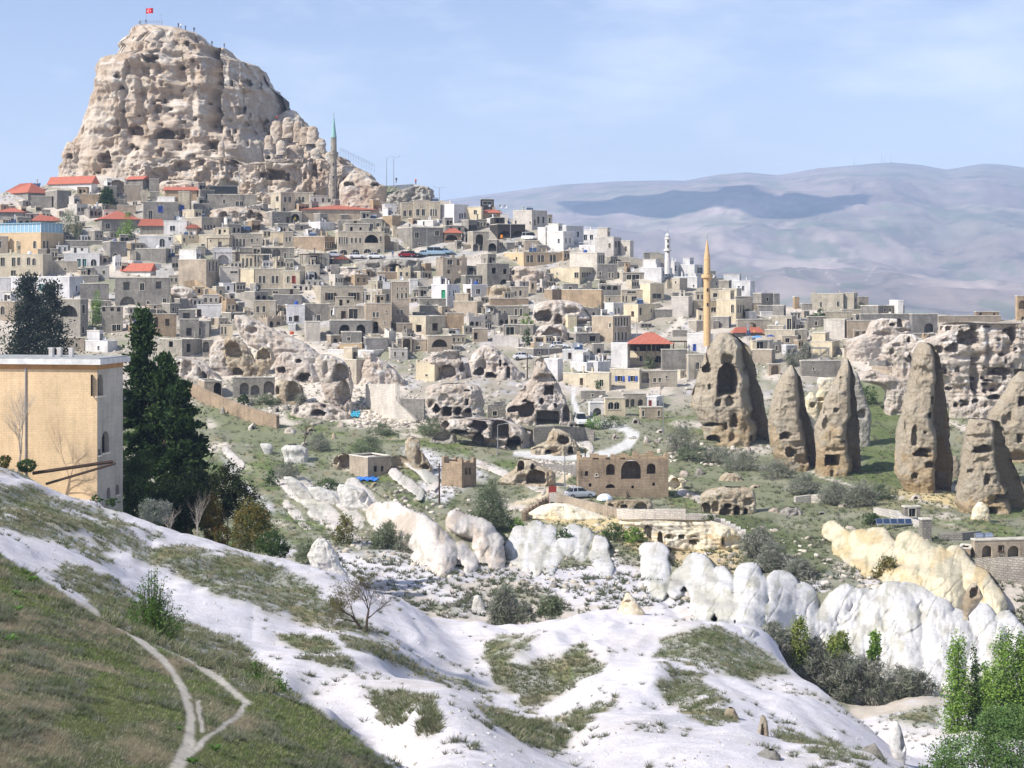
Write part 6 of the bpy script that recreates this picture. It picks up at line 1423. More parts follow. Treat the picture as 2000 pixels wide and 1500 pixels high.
def limb(m, a, b, r0, r1, n=5): m.tube(a, b, r0, r1, 3 if r0 < .05 else n, False)
def branches(m, p, dirv, L_, r, depth, spread=.6, rr=None, segs=3, upb=.15, kids=3, shrink=.68):
    rr = rr or random; p = np.array(p, float); dirv = np.array(dirv, float)/np.linalg.norm(dirv)
    for s in range(segs):
        q = p+dirv*L_/segs; limb(m, p, q, r*(1-.45*s/segs), r*(1-.45*(s+1)/segs), 5 if depth > 2 else 3)
        if depth > 0 and (s > 0 or depth < 3):
            for _ in range(kids if s == segs-1 else kids-1):
                v = dirv+np.array([rr.gauss(0, spread), rr.gauss(0, spread), rr.gauss(upb, spread*.6)]); branches(m, q, v, L_*shrink*rr.uniform(.75, 1.15), r*(1-.45*(s+1)/segs)*.6, depth-1, spread, rr, segs if depth > 2 else 2, upb, kids, shrink)
        p = q; dirv = dirv+np.array([rr.gauss(0, .12), rr.gauss(0, .12), rr.gauss(.03, .06)]); dirv /= np.linalg.norm(dirv)
DG_ = ((.03, .06, .02), (.045, .085, .025), (.018, .036, .014), (.07, .12, .035))
def conifer(label, px, pt, pb, hw, d, n=7000, cols_=DG_, pw=.75, name='pine_tree', leaf=.17, droop=.25, lean=0, layers=9, low=.12):
    b = gp(px, pb, d); H_ = (HY-pt)/F*d-b[2]; R = hw/F*d; T = thing(name, label, 'tree', b)
    m = MB(); m.tube((0, 0, -.5), (lean*.5, 0, H_*.6), .035*H_*.5, .02*H_*.4, 8, False); m.tube((lean*.5, 0, H_*.6), (lean, 0, H_*.98), .02*H_*.4, .01, 6, False)
    nb = 110; rr = random.Random(int(px)); cen = []; ax = []
    for i in range(nb):
        t = low+(1-low)*(i/nb)**.9; r = R*(1-t)**pw*(.72+.38*rr.random())*(1+.12*math.sin(t*layers*6.28)); a = rr.uniform(0, 6.283); z = t*H_
        e = np.array([lean*t+r*math.cos(a), r*math.sin(a), z-droop*r+rr.uniform(-.3, .3)]); s = np.array([lean*t, 0, z]); limb(m, s, e, .04+.02*(1-t), .01, 4)
        for q in range(3+int(6*(1-t))): u = .25+.75*rr.random(); cen.append(s+(e-s)*u); ax.append((e-s)*.2*(1-t*.3)+[0, 0, .1])
    m.build('trunk', M_BARK, T); cen = np.array(cen); ax = np.array(ax); k = rng.integers(0, len(cen), n)
    sp = (.16+.07*np.linalg.norm(ax[k], axis=1))[:, None]*R*.55
    p = cen[k]+rng.normal(size=(n, 3))*sp*[1, 1, .55]; o = ax[k]/(np.linalg.norm(ax[k], axis=1)[:, None]+1e-6)+rdir(n)*.9; o[:, 2] += .3; o /= np.linalg.norm(o, axis=1)[:, None]
    s = leaf*rng.uniform(.7, 1.5, (n, 1)); a = o*s*1.6; bb = np.cross(o, rdir(n)); bb = bb/(np.linalg.norm(bb, axis=1)[:, None]+1e-9)*s*.8
    V = np.stack([p-a*.5, p+bb*.5, p+a*.5, p-bb*.5], 1).reshape(-1, 3); c = np.array(cols_)[rng.integers(0, len(cols_), len(cen))][k]*rng.uniform(.7, 1.35, (n, 1))
    crown('crown', (V, np.arange(n*4).reshape(n, 4), np.clip(np.repeat(c, 4, 0), 0, .9)), T); return T
conifer('tallest dark pine right behind the ochre foreground building', 278, 604, 960, 72, 152, 20000, low=.14, leaf=.26, pw=.55, droop=.1)
conifer('lower dark pine leaning right of the tallest pine', 368, 748, 1010, 70, 147, 15000, low=.25, lean=-.6, leaf=.26, pw=.5, droop=.05)
conifer('dense dark pine between the two other pines', 322, 690, 1000, 70, 150, 14000, low=.15, leaf=.26, pw=.55)
conifer('dark spruce with drooping boughs, left of a pair behind the ochre building', 56, 538, 700, 100, 300, 14000, ((.03, .045, .03), (.045, .065, .04), (.02, .03, .02)), name='spruce_tree', leaf=.3, droop=.45, pw=.85)
conifer('dark spruce, right and slightly lower one of the pair', 98, 552, 700, 88, 298, 11000, ((.03, .045, .03), (.045, .065, .04), (.02, .03, .02)), name='spruce_tree', leaf=.3, droop=.45, pw=.85)
conifer('small dark pine among the upper left houses', 209, 368, 420, 22, 455, 2200, leaf=.35, pw=.4, low=.35)
def tree(label, px, pb, d, lobes, n, leaf, cols_, name='tree', trunk=.0, bark=None, cat='tree', **kw):
    """lobes in picture pixels relative to base: dx, up, rx, rz"""
    b = gp(px, pb, d); k = b[1]/F; T = thing(name, label, cat, b)
    if d is not None or True:
        lift = (HY-pb)/F*b[1]-b[2]
    lb = [(x*k, rng.uniform(-.3, .3)*rx*k, u*k+lift, rx*k, rx*k*.9, rz*k) for x, u, rx, rz in lobes]
    m = MB(); rr = random.Random(int(px*3+pb))
    for (x, y, z, rx, ry, rz) in lb: m.tube((rr.uniform(-.1, .1), 0, -.4), (x, y, z), max(.04, rx*.05)*(1+trunk), .02, 5, False)
    m.build('trunk' if cat == 'tree' else 'stems', bark or M_BARK, T); crown('crown' if cat == 'tree' else 'foliage', leafcloud(lb, n, leaf, cols_=cols_, **kw), T); return T
LG = ((.20, .32, .06), (.27, .40, .09), (.13, .22, .05)); MG = ((.07, .12, .04), (.11, .17, .06), (.05, .08, .03)); OG = ((.16, .15, .04), (.22, .17, .05), (.10, .13, .04)); YG = ((.24, .30, .07), (.30, .33, .10), (.16, .22, .06))
GY = ((.28, .28, .23), (.36, .35, .30), (.21, .22, .17), (.24, .27, .19)); GYG = ((.19, .23, .13), (.26, .29, .19), (.14, .17, .10))
# dark undergrowth beside the building
tree('green bushy tree against the shaded side wall of the ochre building', 265, 1000, 136, [(0, 60, 30, 55), (15, 95, 22, 30), (-8, 25, 32, 30)], 7000, .12, MG)
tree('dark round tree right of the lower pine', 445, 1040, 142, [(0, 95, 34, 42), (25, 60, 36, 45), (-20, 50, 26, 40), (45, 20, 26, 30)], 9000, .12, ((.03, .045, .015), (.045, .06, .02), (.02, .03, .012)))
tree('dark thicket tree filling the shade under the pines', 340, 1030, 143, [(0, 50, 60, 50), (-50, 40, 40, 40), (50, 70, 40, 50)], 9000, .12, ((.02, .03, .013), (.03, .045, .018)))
tree('orange-tinged budding shrub below the pines', 415, 1068, 133, [(0, 55, 24, 50), (12, 20, 28, 26)], 5000, .09, ((.17, .11, .03), (.22, .14, .04), (.12, .12, .03)), name='shrub', cat='shrub')
tree('olive-green shrub at the end of the dark thicket', 490, 1085, 131, [(0, 60, 36, 52), (30, 35, 30, 36), (-20, 30, 26, 30), (20, 80, 22, 26)], 8000, .09, OG, name='shrub', cat='shrub')
tree('dark green shrub low at the right of the thicket', 530, 1085, 129, [(0, 25, 30, 25), (20, 8, 18, 14)], 3500, .09, MG, name='shrub', cat='shrub')
tree('pale silvery bush in the shade under the pines', 300, 1025, 127, [(0, 25, 34, 26)], 2200, .05, ((.30, .32, .28), (.22, .25, .2)), name='shrub', cat='shrub', aspect=6, out=1)
tree('clipped dark hedge ball in front of the ochre wall', 52, 922, 121, [(0, 12, 18, 12)], 3500, .06, MG, name='shrub', cat='shrub', shell=.8)
tree('small yellowish conifer bush at the left picture edge', 10, 912, 120, [(0, 10, 12, 13)], 1500, .07, OG, name='shrub', cat='shrub')
tree('low green shrub at the foot of the ochre building corner', 190, 980, 119, [(0, 6, 12, 8), (30, 0, 14, 8)], 1600, .06, MG, name='shrub', cat='shrub')
# poplars and willows, lower right
for i, (px, pb, pt, w) in enumerate([(1872, 1460, 1243, 30), (1905, 1450, 1268, 15), (1962, 1420, 1235, 36), (2000, 1400, 1238, 30), (1925, 1400, 1300, 20)]):
    h = pb-pt; tree(['leafy green poplar, leftmost of the row at the right edge', 'slim dark poplar in the gap of the row', 'broad tall poplar near the right edge', 'poplar cut by the right picture edge', 'short poplar behind the slim dark one'][i], px, pb, 112 if i < 4 else 116, [(random.uniform(-.12, .12)*w, h*t, w*(.55+.45*math.sin(math.pi*min(1, .2+t*.75)))*(1-.35*t), h*.10) for t in np.linspace(-.05, .94, 10)], 9000 if w > 20 else 4000, .10, LG if i != 1 else MG, name='poplar_tree', clump=.32, up=.7, aspect=1.8)
tree('soft light-green round tree at the bottom right corner', 1900, 1560, 78, [(0, 80, 85, 55), (80, 110, 75, 65), (-60, 50, 45, 30), (60, 150, 55, 35)], 19000, .075, ((.13, .22, .07), (.18, .28, .10), (.10, .17, .05)), name='willow_tree', clump=.09)
for i, (px, pb, pt, w, c_, lab) in enumerate([(1560, 1300, 1205, 24, YG, 'yellow-green willow in the grey thicket, left one'), (1640, 1290, 1232, 26, YG, 'yellow-green willow in the grey thicket, right one'), (1708, 1290, 1228, 14, LG, 'narrow green sapling in front of the white domes'), (130, 470, 405, 34, GYG, 'olive willow among the upper left houses'), (247, 468, 415, 18, LG, 'bright green tree below the red hipped roof'),
    (187, 640, 568, 13, LG, 'slim bright green poplar beside the porch house'), (1028, 642, 612, 13, LG, 'bright green tree beside the ruined domed chamber'), (1030, 675, 640, 10, MG, 'dark green tree in front of the low grey house'), (1160, 838, 806, 19, LG, 'bright green shrub beside the white van'), (1195, 835, 812, 26, MG, 'row of green shrubs along the road above the bend'),
    (1074, 870, 848, 9, LG, 'light green bush on the cave rocks under the road'), (1695, 790, 752, 22, MG, 'round dark green bush in the grassy gully'), (1675, 770, 745, 14, MG, 'small green bush above the gully'), (1385, 1045, 1005, 17, GYG, 'small olive-grey tree in front of the white brick wall'), (1310, 1075, 1035, 18, OG, 'small budding tree by the rock-cut doors'),
    (1240, 1060, 1025, 22, LG, 'bright green bush below the yellow rock, right one'), (1200, 1055, 1020, 26, MG, 'green bush below the yellow rock, left one'), (1860, 1225, 1190, 20, ((.13, .16, .13), (.18, .21, .17)), 'round blue-grey bush on the white domes'), (955, 1040, 930, 36, GYG, 'big grey-green willow in the middle valley'), (975, 1035, 990, 26, MG, 'dark green bush at the foot of the big willow'),
    (672, 1062, 1005, 24, OG, 'rounded olive tree on the middle slope'), (752, 1072, 1015, 28, GYG, 'pale grey-green shrub beside the white whaleback'), (800, 1080, 1040, 24, GY, 'bare grey shrub right of the pale green one'), (530, 950, 915, 14, MG, 'dark bush right of the pines on the slope'), (520, 790, 768, 28, GYG, 'thorn bush under the horseshoe-arch rock'), (475, 790, 770, 12, MG, 'small bush above the brown rubble wall'),
    (585, 790, 770, 16, GY, 'brownish bush among the pinkish hollowed rocks'), (1550, 715, 680, 24, GY, 'bare grey tree in front of the village terrace'), (1575, 700, 670, 14, GY, 'bare twiggy tree beside the terrace with umbrellas'), (1268, 720, 690, 12, GYG, 'olive bush against the cream restaurant wall'), (1170, 760, 740, 14, MG, 'green bush at the foot of the white garden wall'),
    (1330, 885, 825, 32, GY, 'big grey bare bush below the widest fairy chimney'), (1400, 905, 870, 34, GY, 'grey bare thicket bush in the middle of the slope'), (1345, 900, 872, 30, GYG, 'grey-green bush left of the slope thicket'), (1450, 920, 880, 40, GY, 'long grey bush line below the chimneys, left part'), (1520, 935, 895, 36, GY, 'long grey bush line below the chimneys, middle part'),
    (1570, 965, 925, 32, GY, 'long grey bush line below the chimneys, right part'), (1630, 985, 940, 34, GY, 'bare grey tree above the shed, left one'), (1680, 990, 938, 38, GY, 'bare grey tree above the shed, right one'), (1715, 975, 945, 30, GYG, 'grey-green bush behind the bare trees'), (1480, 1090, 1025, 34, GY, 'tall dark grey shrub at the end of the stepped wall'), (1510, 1120, 1060, 32, GY, 'grey shrub right of the tall dark grey shrub'),
    (1560, 1135, 1090, 30, GY, 'grey shrub at the lower end of the slope thicket'), (1730, 1130, 1085, 24, OG, 'brown-green bush on the yellow rock'), (1700, 1025, 1000, 20, MG, 'dark bush left of the solar panels'), (985, 1228, 1145, 30, GY, 'bare feathery grey tree in the white valley'), (1075, 1205, 1160, 26, GYG, 'thin grey-green bush beside the feathery tree'), (1020, 1215, 1180, 28, GY, 'low grey thicket behind the white crest'),
    (1510, 1270, 1215, 40, GY, 'grey thicket left end above the green knoll'), (1580, 1300, 1245, 44, GY, 'grey thicket below the yellow-green willows'), (1640, 1325, 1265, 44, GY, 'grey thicket in front of the white domes, left'), (1700, 1340, 1280, 40, GY, 'grey thicket in front of the white domes, right'), (1760, 1350, 1300, 40, GY, 'grey thicket before the poplars'), (1800, 1370, 1310, 34, GY, 'pale grey bare bush next to the poplars'), (1620, 1345, 1290, 40, GYG, 'lowest grey-green thicket bush by the white ridge'),
    (1085, 790, 770, 0, GY, ''), (705, 400, 385, 0, MG, ''), (840, 850, 815, 30, GYG, 'dark scrub bush below the gravel heap'), (745, 850, 825, 30, GYG, 'grey-green scrub bush on the middle slope top'), (620, 880, 845, 26, GY, 'bare brown bush above the low boulders'), (560, 940, 900, 30, GY, 'grey bush over the low white boulder'), (640, 960, 930, 26, MG, 'dark green bush on the diagonal slope'),
    (720, 895, 850, 34, GYG, 'scrub bush above the ruined hut'), (1100, 1065, 1030, 20, MG, 'green bush on the folded white rock'), (1010, 1040, 1010, 14, LG, 'bright green bush left of the folded white rock'), (600, 1100, 1060, 24, GYG, 'thin olive bush over the cluster of pale rocks'), (650, 1095, 1075, 16, ((.22, .10, .06), (.16, .14, .06)), 'reddish low bush beside the cluster of pale rocks'),
    (930, 850, 820, 0, MG, ''), (1190, 700, 680, 0, MG, ''), (1215, 640, 625, 8, MG, 'small tree beside the arched tan house'), (1460, 620, 600, 12, MG, 'dark tree right of the yellow-cream arched houses'), (1600, 625, 603, 14, MG, 'dark evergreen bush behind the umbrella terrace'), (1680, 608, 590, 12, MG, 'dark bush right of the cream house block'), (880, 518, 508, 0, MG, ''), (712, 525, 512, 8, LG, 'yellow-green bush beside the pointed arch house')]):
    if not w: continue
    h = pb-pt; g = c_ in (GY, GYG)
    lo_ = [(0, -h*.25, w*.95, h*.5), (w*.4, -h*.5, w*.8, h*.4)] if (pb > 1240 and px > 1400 and g) else []
    tree(lab, px, pb, None if not (1200 < pb < 1232 and px < 1100) and not (pb > 1240 and px > 1400) else 134, [(0, h*.5, w*.9, h*.46), (-w*.5, h*.28, w*.6, h*.32), (w*.5, h*.3, w*.6, h*.33), (w*.1, h*.78, w*.45, h*.24)]+lo_, int(400+w*h*(1.3 if not g else 1.5)), (.12 if not g else .065)*(1.2 if pb < 800 else 1)*(1.3 if w < 20 and pb < 800 else 1), c_, name='tree' if h > 32 else 'bush', cat='tree' if h > 32 else 'bush', aspect=1.6 if not g else 9, out=1 if g else 0, shell=.35 if g else .5, clump=.17)
# bare trees
def bare(label, px, pb, pt, d, depth=5, spread=.5, r=.09, bark=None, seed=1, stems=1, kids=3, shrink=.68, upb=.15, budc=None, name='bare_tree'):
    b = gp(px, pb, d); H_ = (HY-pt)/F*b[1]-b[2]; T = thing(name, label, 'tree', b); rr = random.Random(seed)
    m = MB()
    for s in range(stems): branches(m, (rr.uniform(-.05, .05)*stems, 0, -.2), (rr.gauss(0, .22)*(stems > 1), rr.gauss(0, .2)*(stems > 1), 1), H_*.36, r*1.0, depth, spread, rr, 3, upb, kids, shrink)
    V = np.array(m.v); z = V[:, 2].max(); V[:, 2] *= H_/z; m.v = [tuple(v) for v in V]; V[:, :2] *= 1
    m.build('branches', bark or M_BARK, T)
    if budc:
        tips = V[rng.integers(len(V)//3, len(V), 2600)]+rng.normal(size=(2600, 3))*.06; tips = tips[tips[:, 2] > H_*.35]; n = len(tips); s = .035
        a = rdir(n)*s; c = rdir(n)*s; crown('buds', (np.stack([tips-a, tips+c, tips+a, tips-c], 1).reshape(-1, 3), np.arange(n*4).reshape(n, 4), np.repeat(np.array(budc)[rng.integers(0, len(budc), n)], 4, 0)), T)
    return T
bare('leafless pale tree standing before the ochre wall, casting its shadow on it', 36, 905, 730, 126.2, 4, .42, .11, M_PALEBARK, 5, kids=3, upb=.4)
bare('dark budding tree alone on the white slope in the centre', 716, 1234, 1108, None, 5, .66, .10, M_BARK, 8, stems=2, upb=.05, budc=((.12, .13, .04), (.16, .15, .05)))
bare('thin leafless sapling in the shade beneath the pines', 385, 1065, 950, 126, 3, .3, .05, M_PALEBARK, 9)
bare('second thin leafless sapling beneath the pines, more to the left', 330, 1050, 985, 125, 3, .45, .05, M_PALEBARK, 10)
bare('bare tree against the left end of the church ruin', 1140, 965, 890, None, 3, .45, .13, M_BARK, 11)
bare('bare tree on the slope below the gravel heap', 595, 875, 815, None, 3, .5, .13, M_BARK, 12)
bare('bare pale tree in front of the blue-shuttered house', 1290, 775, 738, None, 3, .45, .14, M_PALEBARK, 13)
bare('stumpy pollarded tree before the church ruin', 1226, 975, 956, None, 2, .7, .28, M_BARK, 14)
bare('thin bare tree on the restaurant wall, upper left', 428, 405, 370, None, 3, .45, .13, M_BARK, 15)
# foreground shrubs with leafy upright stems
def stemshrub(label, px, pb, pt, hw, d, n, seed, leafs=10, size=.05, cols_=LG):
    b = gp(px, pb, d); H_ = (HY-pt)/F*b[1]-b[2]; R = hw/F*b[1]; T = thing('shrub', label, 'shrub', b); rr = random.Random(seed); m = MB(); LV = []
    for i in range(n):
        a = rr.uniform(0, 6.28); r = R*rr.random()**.7; h = H_*(1-.55*(r/R)**1.5)*rr.uniform(.6, 1.0); e = np.array([r*math.cos(a)*1.1, r*math.sin(a), h]); s = e*[.25, .25, 0]; mid_ = (s+e)/2*[1, 1, 1.1]
        m.tube(s-[0, 0, .1], mid_, .010, .007, 3, False); m.tube(mid_, e, .007, .003, 3, False)
        for _ in range(leafs): t = rr.uniform(.15, 1)**.8; LV.append((s+(e-s)*t)+np.array([rr.gauss(0, .05), rr.gauss(0, .05), rr.gauss(0, .04)]))
    LV = np.array(LV); k = len(LV); a = rdir(k)*size*rng.uniform(.7, 1.3, (k, 1)); c = rdir(k)*size*.5; V = np.stack([LV-a, LV+c, LV+a, LV-c], 1).reshape(-1, 3)
    m.build('stems', M_BARK, T); crown('foliage', (V, np.arange(4*k).reshape(k, 4), np.repeat(np.array(cols_)[rng.integers(0, len(cols_), k)]*rng.uniform(.8, 1.2, (k, 1)), 4, 0)), T)
GL = ((.09, .19, .04), (.14, .26, .06), (.06, .13, .03))
stemshrub('bright leafy shrub with upright shoots in the left foreground', 298, 1250, 1098, 62, 50, 130, 1, 42, .045, GL)
stemshrub('thin fresh green shrub on the edge of the white slope', 500, 1315, 1262, 34, 43, 40, 2, 22, .04, GL)
stemshrub('small green sapling cluster at the edge of the grass, nearest the white slope', 545, 1358, 1305, 24, 41, 34, 3, 22, .04, GL)
for i, (px, py, s) in enumerate([(32, 1195, 26), (60, 1135, 24), (18, 1255, 30), (30, 1160, 16), (375, 1490, 20), (420, 1465, 22), (350, 1425, 12), (50, 1120, 14)]):
    b = gp(px, py); k = b[1]/F; T = thing('leafy_plant', ['glossy broad-leaved plant', 'fresh green broad-leaved plant'][i % 2]+', '+['middle of the left edge clump', 'topmost on the left edge', 'lowest of the left edge clump, in shade', 'small one in the left edge clump', 'at the bottom end of the path', 'right of the bottom end of the path', 'tiny one beside the path', 'half hidden at the top of the left clump'][i], 'plant', b)
    n = 46; m = []; c = []
    a = rng.uniform(0, 6.28, n); l = s*k*rng.uniform(.5, 1.0, n); up = rng.uniform(.3, 1.2, n); dv = np.stack([np.cos(a), np.sin(a), up], -1); dv /= np.linalg.norm(dv, axis=1)[:, None]; sd_ = np.stack([-np.sin(a), np.cos(a), 0*a], -1)*(l*.13)[:, None]
    p0 = np.zeros((n, 3)); p1 = dv*(l*.6)[:, None]; p2 = dv*(l)[:, None]-[0, 0, .25]*(l[:, None]); V = np.stack([p0, p1-sd_, p2, p1+sd_], 1).reshape(-1, 3)
    crown('foliage', (V, np.arange(4*n).reshape(n, 4), np.repeat(np.array(((.08, .17, .04), (.12, .24, .06)))[rng.integers(0, 2, n)], 4, 0)), T)
# ---------------------------------------------------------------- ground cover: uncountable tufts
def tufts(name, Pn, h0, h1, w, nb, cols_, lean=.55, kind='stuff'):
    n = len(Pn); h = rng.uniform(h0, h1, n)*np.clip(Pn[:, 1]/42, .5, 1); k = n*nb; i = np.repeat(np.arange(n), nb); a = rng.uniform(0, 6.283, k); r = h[i]*rng.uniform(.05, .45, k)
    base = Pn[i]+np.stack([np.cos(a)*r*.6, np.sin(a)*r*.6, 0*a-.03], -1); ln = rng.uniform(.1, lean, k)*h[i]*1.15; tip = base+np.stack([np.cos(a)*ln, np.sin(a)*ln, h[i]*rng.uniform(.55, 1.0, k)], -1)
    b = rng.uniform(0, 6.283, k); sd_ = np.stack([np.cos(b), np.sin(b), 0*b], -1)*(w*h[i]*rng.uniform(.6, 1.4, k))[:, None]
    V = np.stack([base-sd_, base+sd_, tip], 1).reshape(-1, 3); c = np.array(cols_)[rng.integers(0, len(cols_), n)][i]*rng.uniform(.75, 1.25, (k, 1))
    o = ob(name, npmesh(name, V, np.arange(k*3).reshape(k, 3), np.repeat(np.clip(c, 0, .9), 3, 0)), M_LEAF); o['kind'] = kind; return o
def grid_pts(mask, n, wpow=1.0):
    """points on the ground sheet, even in the picture"""
    vis = mask & (GX > -60) & (GX < 2060) & (GPY < 1560)
    fr = np.minimum.accumulate(GPY, axis=0); vis &= GPY <= fr+1e-6
    dpy = np.abs(np.gradient(GPY, axis=0)); w = (dpy*vis).ravel(); w = np.where(w > 0, np.minimum(w, 12), 0); idx = rng.choice(w.size, n, p=w/w.sum())
    r_, c_ = np.unravel_index(idx, GX.shape); d = rows[r_]+rng.uniform(-.5, .5, n)*(rows[np.minimum(r_+1, len(rows)-1)]-rows[r_]); px = cols[c_]+rng.uniform(-1.9, 1.9, n); return np.stack([(px-1000)/F*d, d, zground(px, d)], -1), nA[r_, c_], nB[r_, c_]
p_, na, nb_ = grid_pts(GR, 64000)
onp = np.zeros(len(p_), bool); ppx = p_[:, 0]/p_[:, 1]*F+1000; ppy = HY-p_[:, 2]/p_[:, 1]*F
for q in PATHS: onp |= near(ppx, ppy, q, 1) < 1.05
p_ = p_[~onp]; na = na[~onp]; nb_ = nb_[~onp]; k = fbm(p_[:, 0]/.9, p_[:, 1]/2.6, 0, 4, 300, .6)*1.1+na*.3+.05
gA, gB, gC = k < -.05, (k >= -.05) & (k < .18), k >= .18
tufts('grass', p_[gA], .05, .15, .07, 6, ((.17, .24, .07), (.10, .15, .04), (.24, .28, .12), (.32, .32, .19), (.08, .11, .04)), 1.0)
tufts('mixed_turf', p_[gB], .05, .16, .085, 5, ((.24, .26, .16), (.34, .32, .23), (.13, .17, .07), (.18, .19, .15), (.09, .12, .05)), 1.1)
tufts('dry_grass', p_[gC], .06, .17, .05, 6, ((.36, .32, .23), (.30, .25, .17), (.26, .26, .19), (.20, .21, .12)), 1.3)
q_, a_, b_ = grid_pts(GR, 6500); f_ = fbm(q_[:, 0]/.5, q_[:, 1]/1.4, 0, 3, 400, .6); q_ = q_[f_ > .22]; qx = q_[:, 0]/q_[:, 1]*F+1000; qy = HY-q_[:, 2]/q_[:, 1]*F; q_ = q_[np.min([near(qx, qy, w_, 1) for w_ in PATHS], 0) > 1.5]
tufts('low_scrub', q_, .12, .24, .05, 44, ((.16, .18, .12), (.20, .21, .17), (.11, .14, .07)), 1.1)
vmask = vm & (soft > .3)
ROADM = (near(x_, y_, ROAD, 1) < 1.3) | (near(x_, y_, [(1125, 915, 7), (1090, 945, 8), (1050, 975, 8), (1000, 985, 4)], 1) < 1.2) | (near(x_, y_, [(690, 503, 8), (760, 505, 8), (860, 502, 7), (930, 492, 6), (1000, 470, 5), (1030, 452, 4)], 1) < 1.3)
p_, _, _ = grid_pts(vmask, 13000)
tufts('scrub', p_, .10, .30, .075, 11, ((.15, .18, .09), (.21, .21, .14), (.27, .25, .17), (.12, .15, .07)), 1.1)
p_, na, nb_ = grid_pts(FG & ~GR & ~vmask, 4200); k = (nb_+na*.8 > .3); tufts('tussocks', p_[k], .10, .30, .045, 34, ((.14, .16, .10), (.19, .19, .14), (.10, .12, .06)), 1.1)
MD = (GD > 128) & (GPY > 780) & (GPY < 1240) & ~ROADM; p_, na, nb_ = grid_pts(MD & (GPY < 1075), 19000); k = na+nb_*.6 > -.22
tufts('hill_scrub', p_[k], .2, .6, .085, 11, ((.15, .18, .08), (.21, .22, .14), (.12, .15, .07), (.27, .26, .18), (.22, .22, .19)), 1.1)
p_, na, nb_ = grid_pts(MD & (GPY > 1050), 7000); k = nb_+na*.5 > -.1; tufts('valley_tussocks', p_[k], .22, .6, .10, 14, ((.13, .15, .09), (.18, .18, .13), (.10, .12, .06)), 1.1)
p_, na, nb_ = grid_pts((GD > 300) & (GPY < 800) & ~ROADM, 9000); k = na > .02; tufts('village_weeds', p_[k], .25, .75, .08, 12, ((.17, .20, .08), (.20, .22, .12), (.28, .27, .18)), 1.1)

p_, na, nb_ = grid_pts(FG & ~GR, 900); blobs('debris', p_, .02, .08, [(.5, .48, .44), (.38, .36, .32), (.6, .58, .56)], M_STONE)

# ---------------------------------------------------------------- minarets
def minaret(label, z, px, parts, pb, base_w, mt, topm, scaf=False, d=None, balc=()):
    """parts: (y, halfwidth) from base to tip in zone pixels"""
    (X, PB) = zp(z, px, pb); d = d or hit(X, PB); k = d/F; s = ZONES[z][2]; zb = (HY-PB)/F*d
    T = thing('minaret', label, 'minaret', ((X-1000)/F*d, d, zb)); sh = [(hw/s*k, (PB-zp(z, 0, y)[1])*k) for y, hw, t in parts if t == 's']; cn = [(hw/s*k, (PB-zp(z, 0, y)[1])*k) for y, hw, t in parts if t == 'c']
    m = MB(); m.lathe([(sh[0][0], -3)]+sh, 16); m.build('shaft', mt, T, smooth=False)
    m = MB(); m.lathe(cn+[(.01, cn[-1][1]+.01)], 16); m.build('spire', topm, T)
    for (y, hw, h) in balc:
        zz = (PB-zp(z, 0, y)[1])*k; r = hw/s*k; hh = h/s*k; m = MB(); m.lathe([(r*.6, -hh*.9), (r*.8, -hh*.5), (r, -hh*.2), (r, 0), (r, hh), (r*.93, hh), (r*.93, .02), (.01, .02)], 16, (0, 0, zz)); m.build('balcony', mt, T)
    fz = cn[-1][1]; m = MB(); m.tube((0, 0, fz), (0, 0, fz+1.5), .07, .03, 6); m.lathe([(.01, fz+.4), (.18, fz+.55), (.01, fz+.72)], 8); m.build('finial', M_METAL, T)
    for dz in (.35, .55, .75):
        zz = sh[-1][1]*dz; a = -1.9; r = np.interp(zz, [p[1] for p in sh], [p[0] for p in sh]); m = MB(); m.box(-.16, -r-.05, zz, .16, -r+.1, zz+.7); m.build('window', M_DARK, T)
    return T, d, k, sh
T1, d1, k1, sh1 = minaret('slender grey minaret with a teal pointed spire, scaffolding at its foot', 'Z', 1862, [(1120, 20, 's'), (1020, 19, 's'), (890, 17, 's'), (870, 22, 's'), (850, 20, 's'), (848, 17, 's'), (768, 16, 's'), (768, 18, 'c'), (760, 16, 'c'), (700, 8, 'c'), (650, 2, 'c')], 1120, 20, MW['g'], flat('teal_lead', (.24, .42, .42), .5), balc=((862, 26, 14),))
minaret('tan sandstone minaret with one balcony and a stone cone, above the fairy chimneys', 'D', 912, [(860, 28, 's'), (600, 27, 's'), (480, 26, 's'), (440, 34, 's'), (430, 26, 's'), (330, 25, 's'), (300, 24, 's'), (300, 26, 'c'), (290, 24, 'c'), (220, 14, 'c'), (155, 4, 'c')], 860, 28, flat('sandstone', (.62, .42, .22), .9, 0, .2, 1.5), flat('sandstone_cone', (.60, .40, .22), .9, 0, .2, 1.5), balc=((440, 44, 22),), d=338)
minaret('small white tiered minaret on the skyline ridge', 'D', 608, [(320, 24, 's'), (290, 20, 's'), (240, 20, 's'), (238, 30, 's'), (225, 30, 's'), (222, 20, 's'), (150, 20, 's'), (148, 25, 's'), (140, 25, 's'), (138, 17, 's'), (125, 16, 's'), (125, 20, 'c'), (115, 18, 'c'), (100, 6, 'c')], 320, 24, MW['w'], MW['w'], d=398)
sc = thing('scaffolding', 'tube scaffolding wrapped round the foot of the grey minaret', 'scaffolding', ((652-1000)/F*d1, d1-1.2, (HY-395)/F*d1))
for i, x in enumerate((-1.8, -.6, .8, 2.4)):
    for y in (-1.2, 1.4): m = MB(); m.tube((x, y, -2), (x, y, 7.5 if i in (1, 2) else 5), .05, .05, 5); m.build('upright', M_METAL, sc)
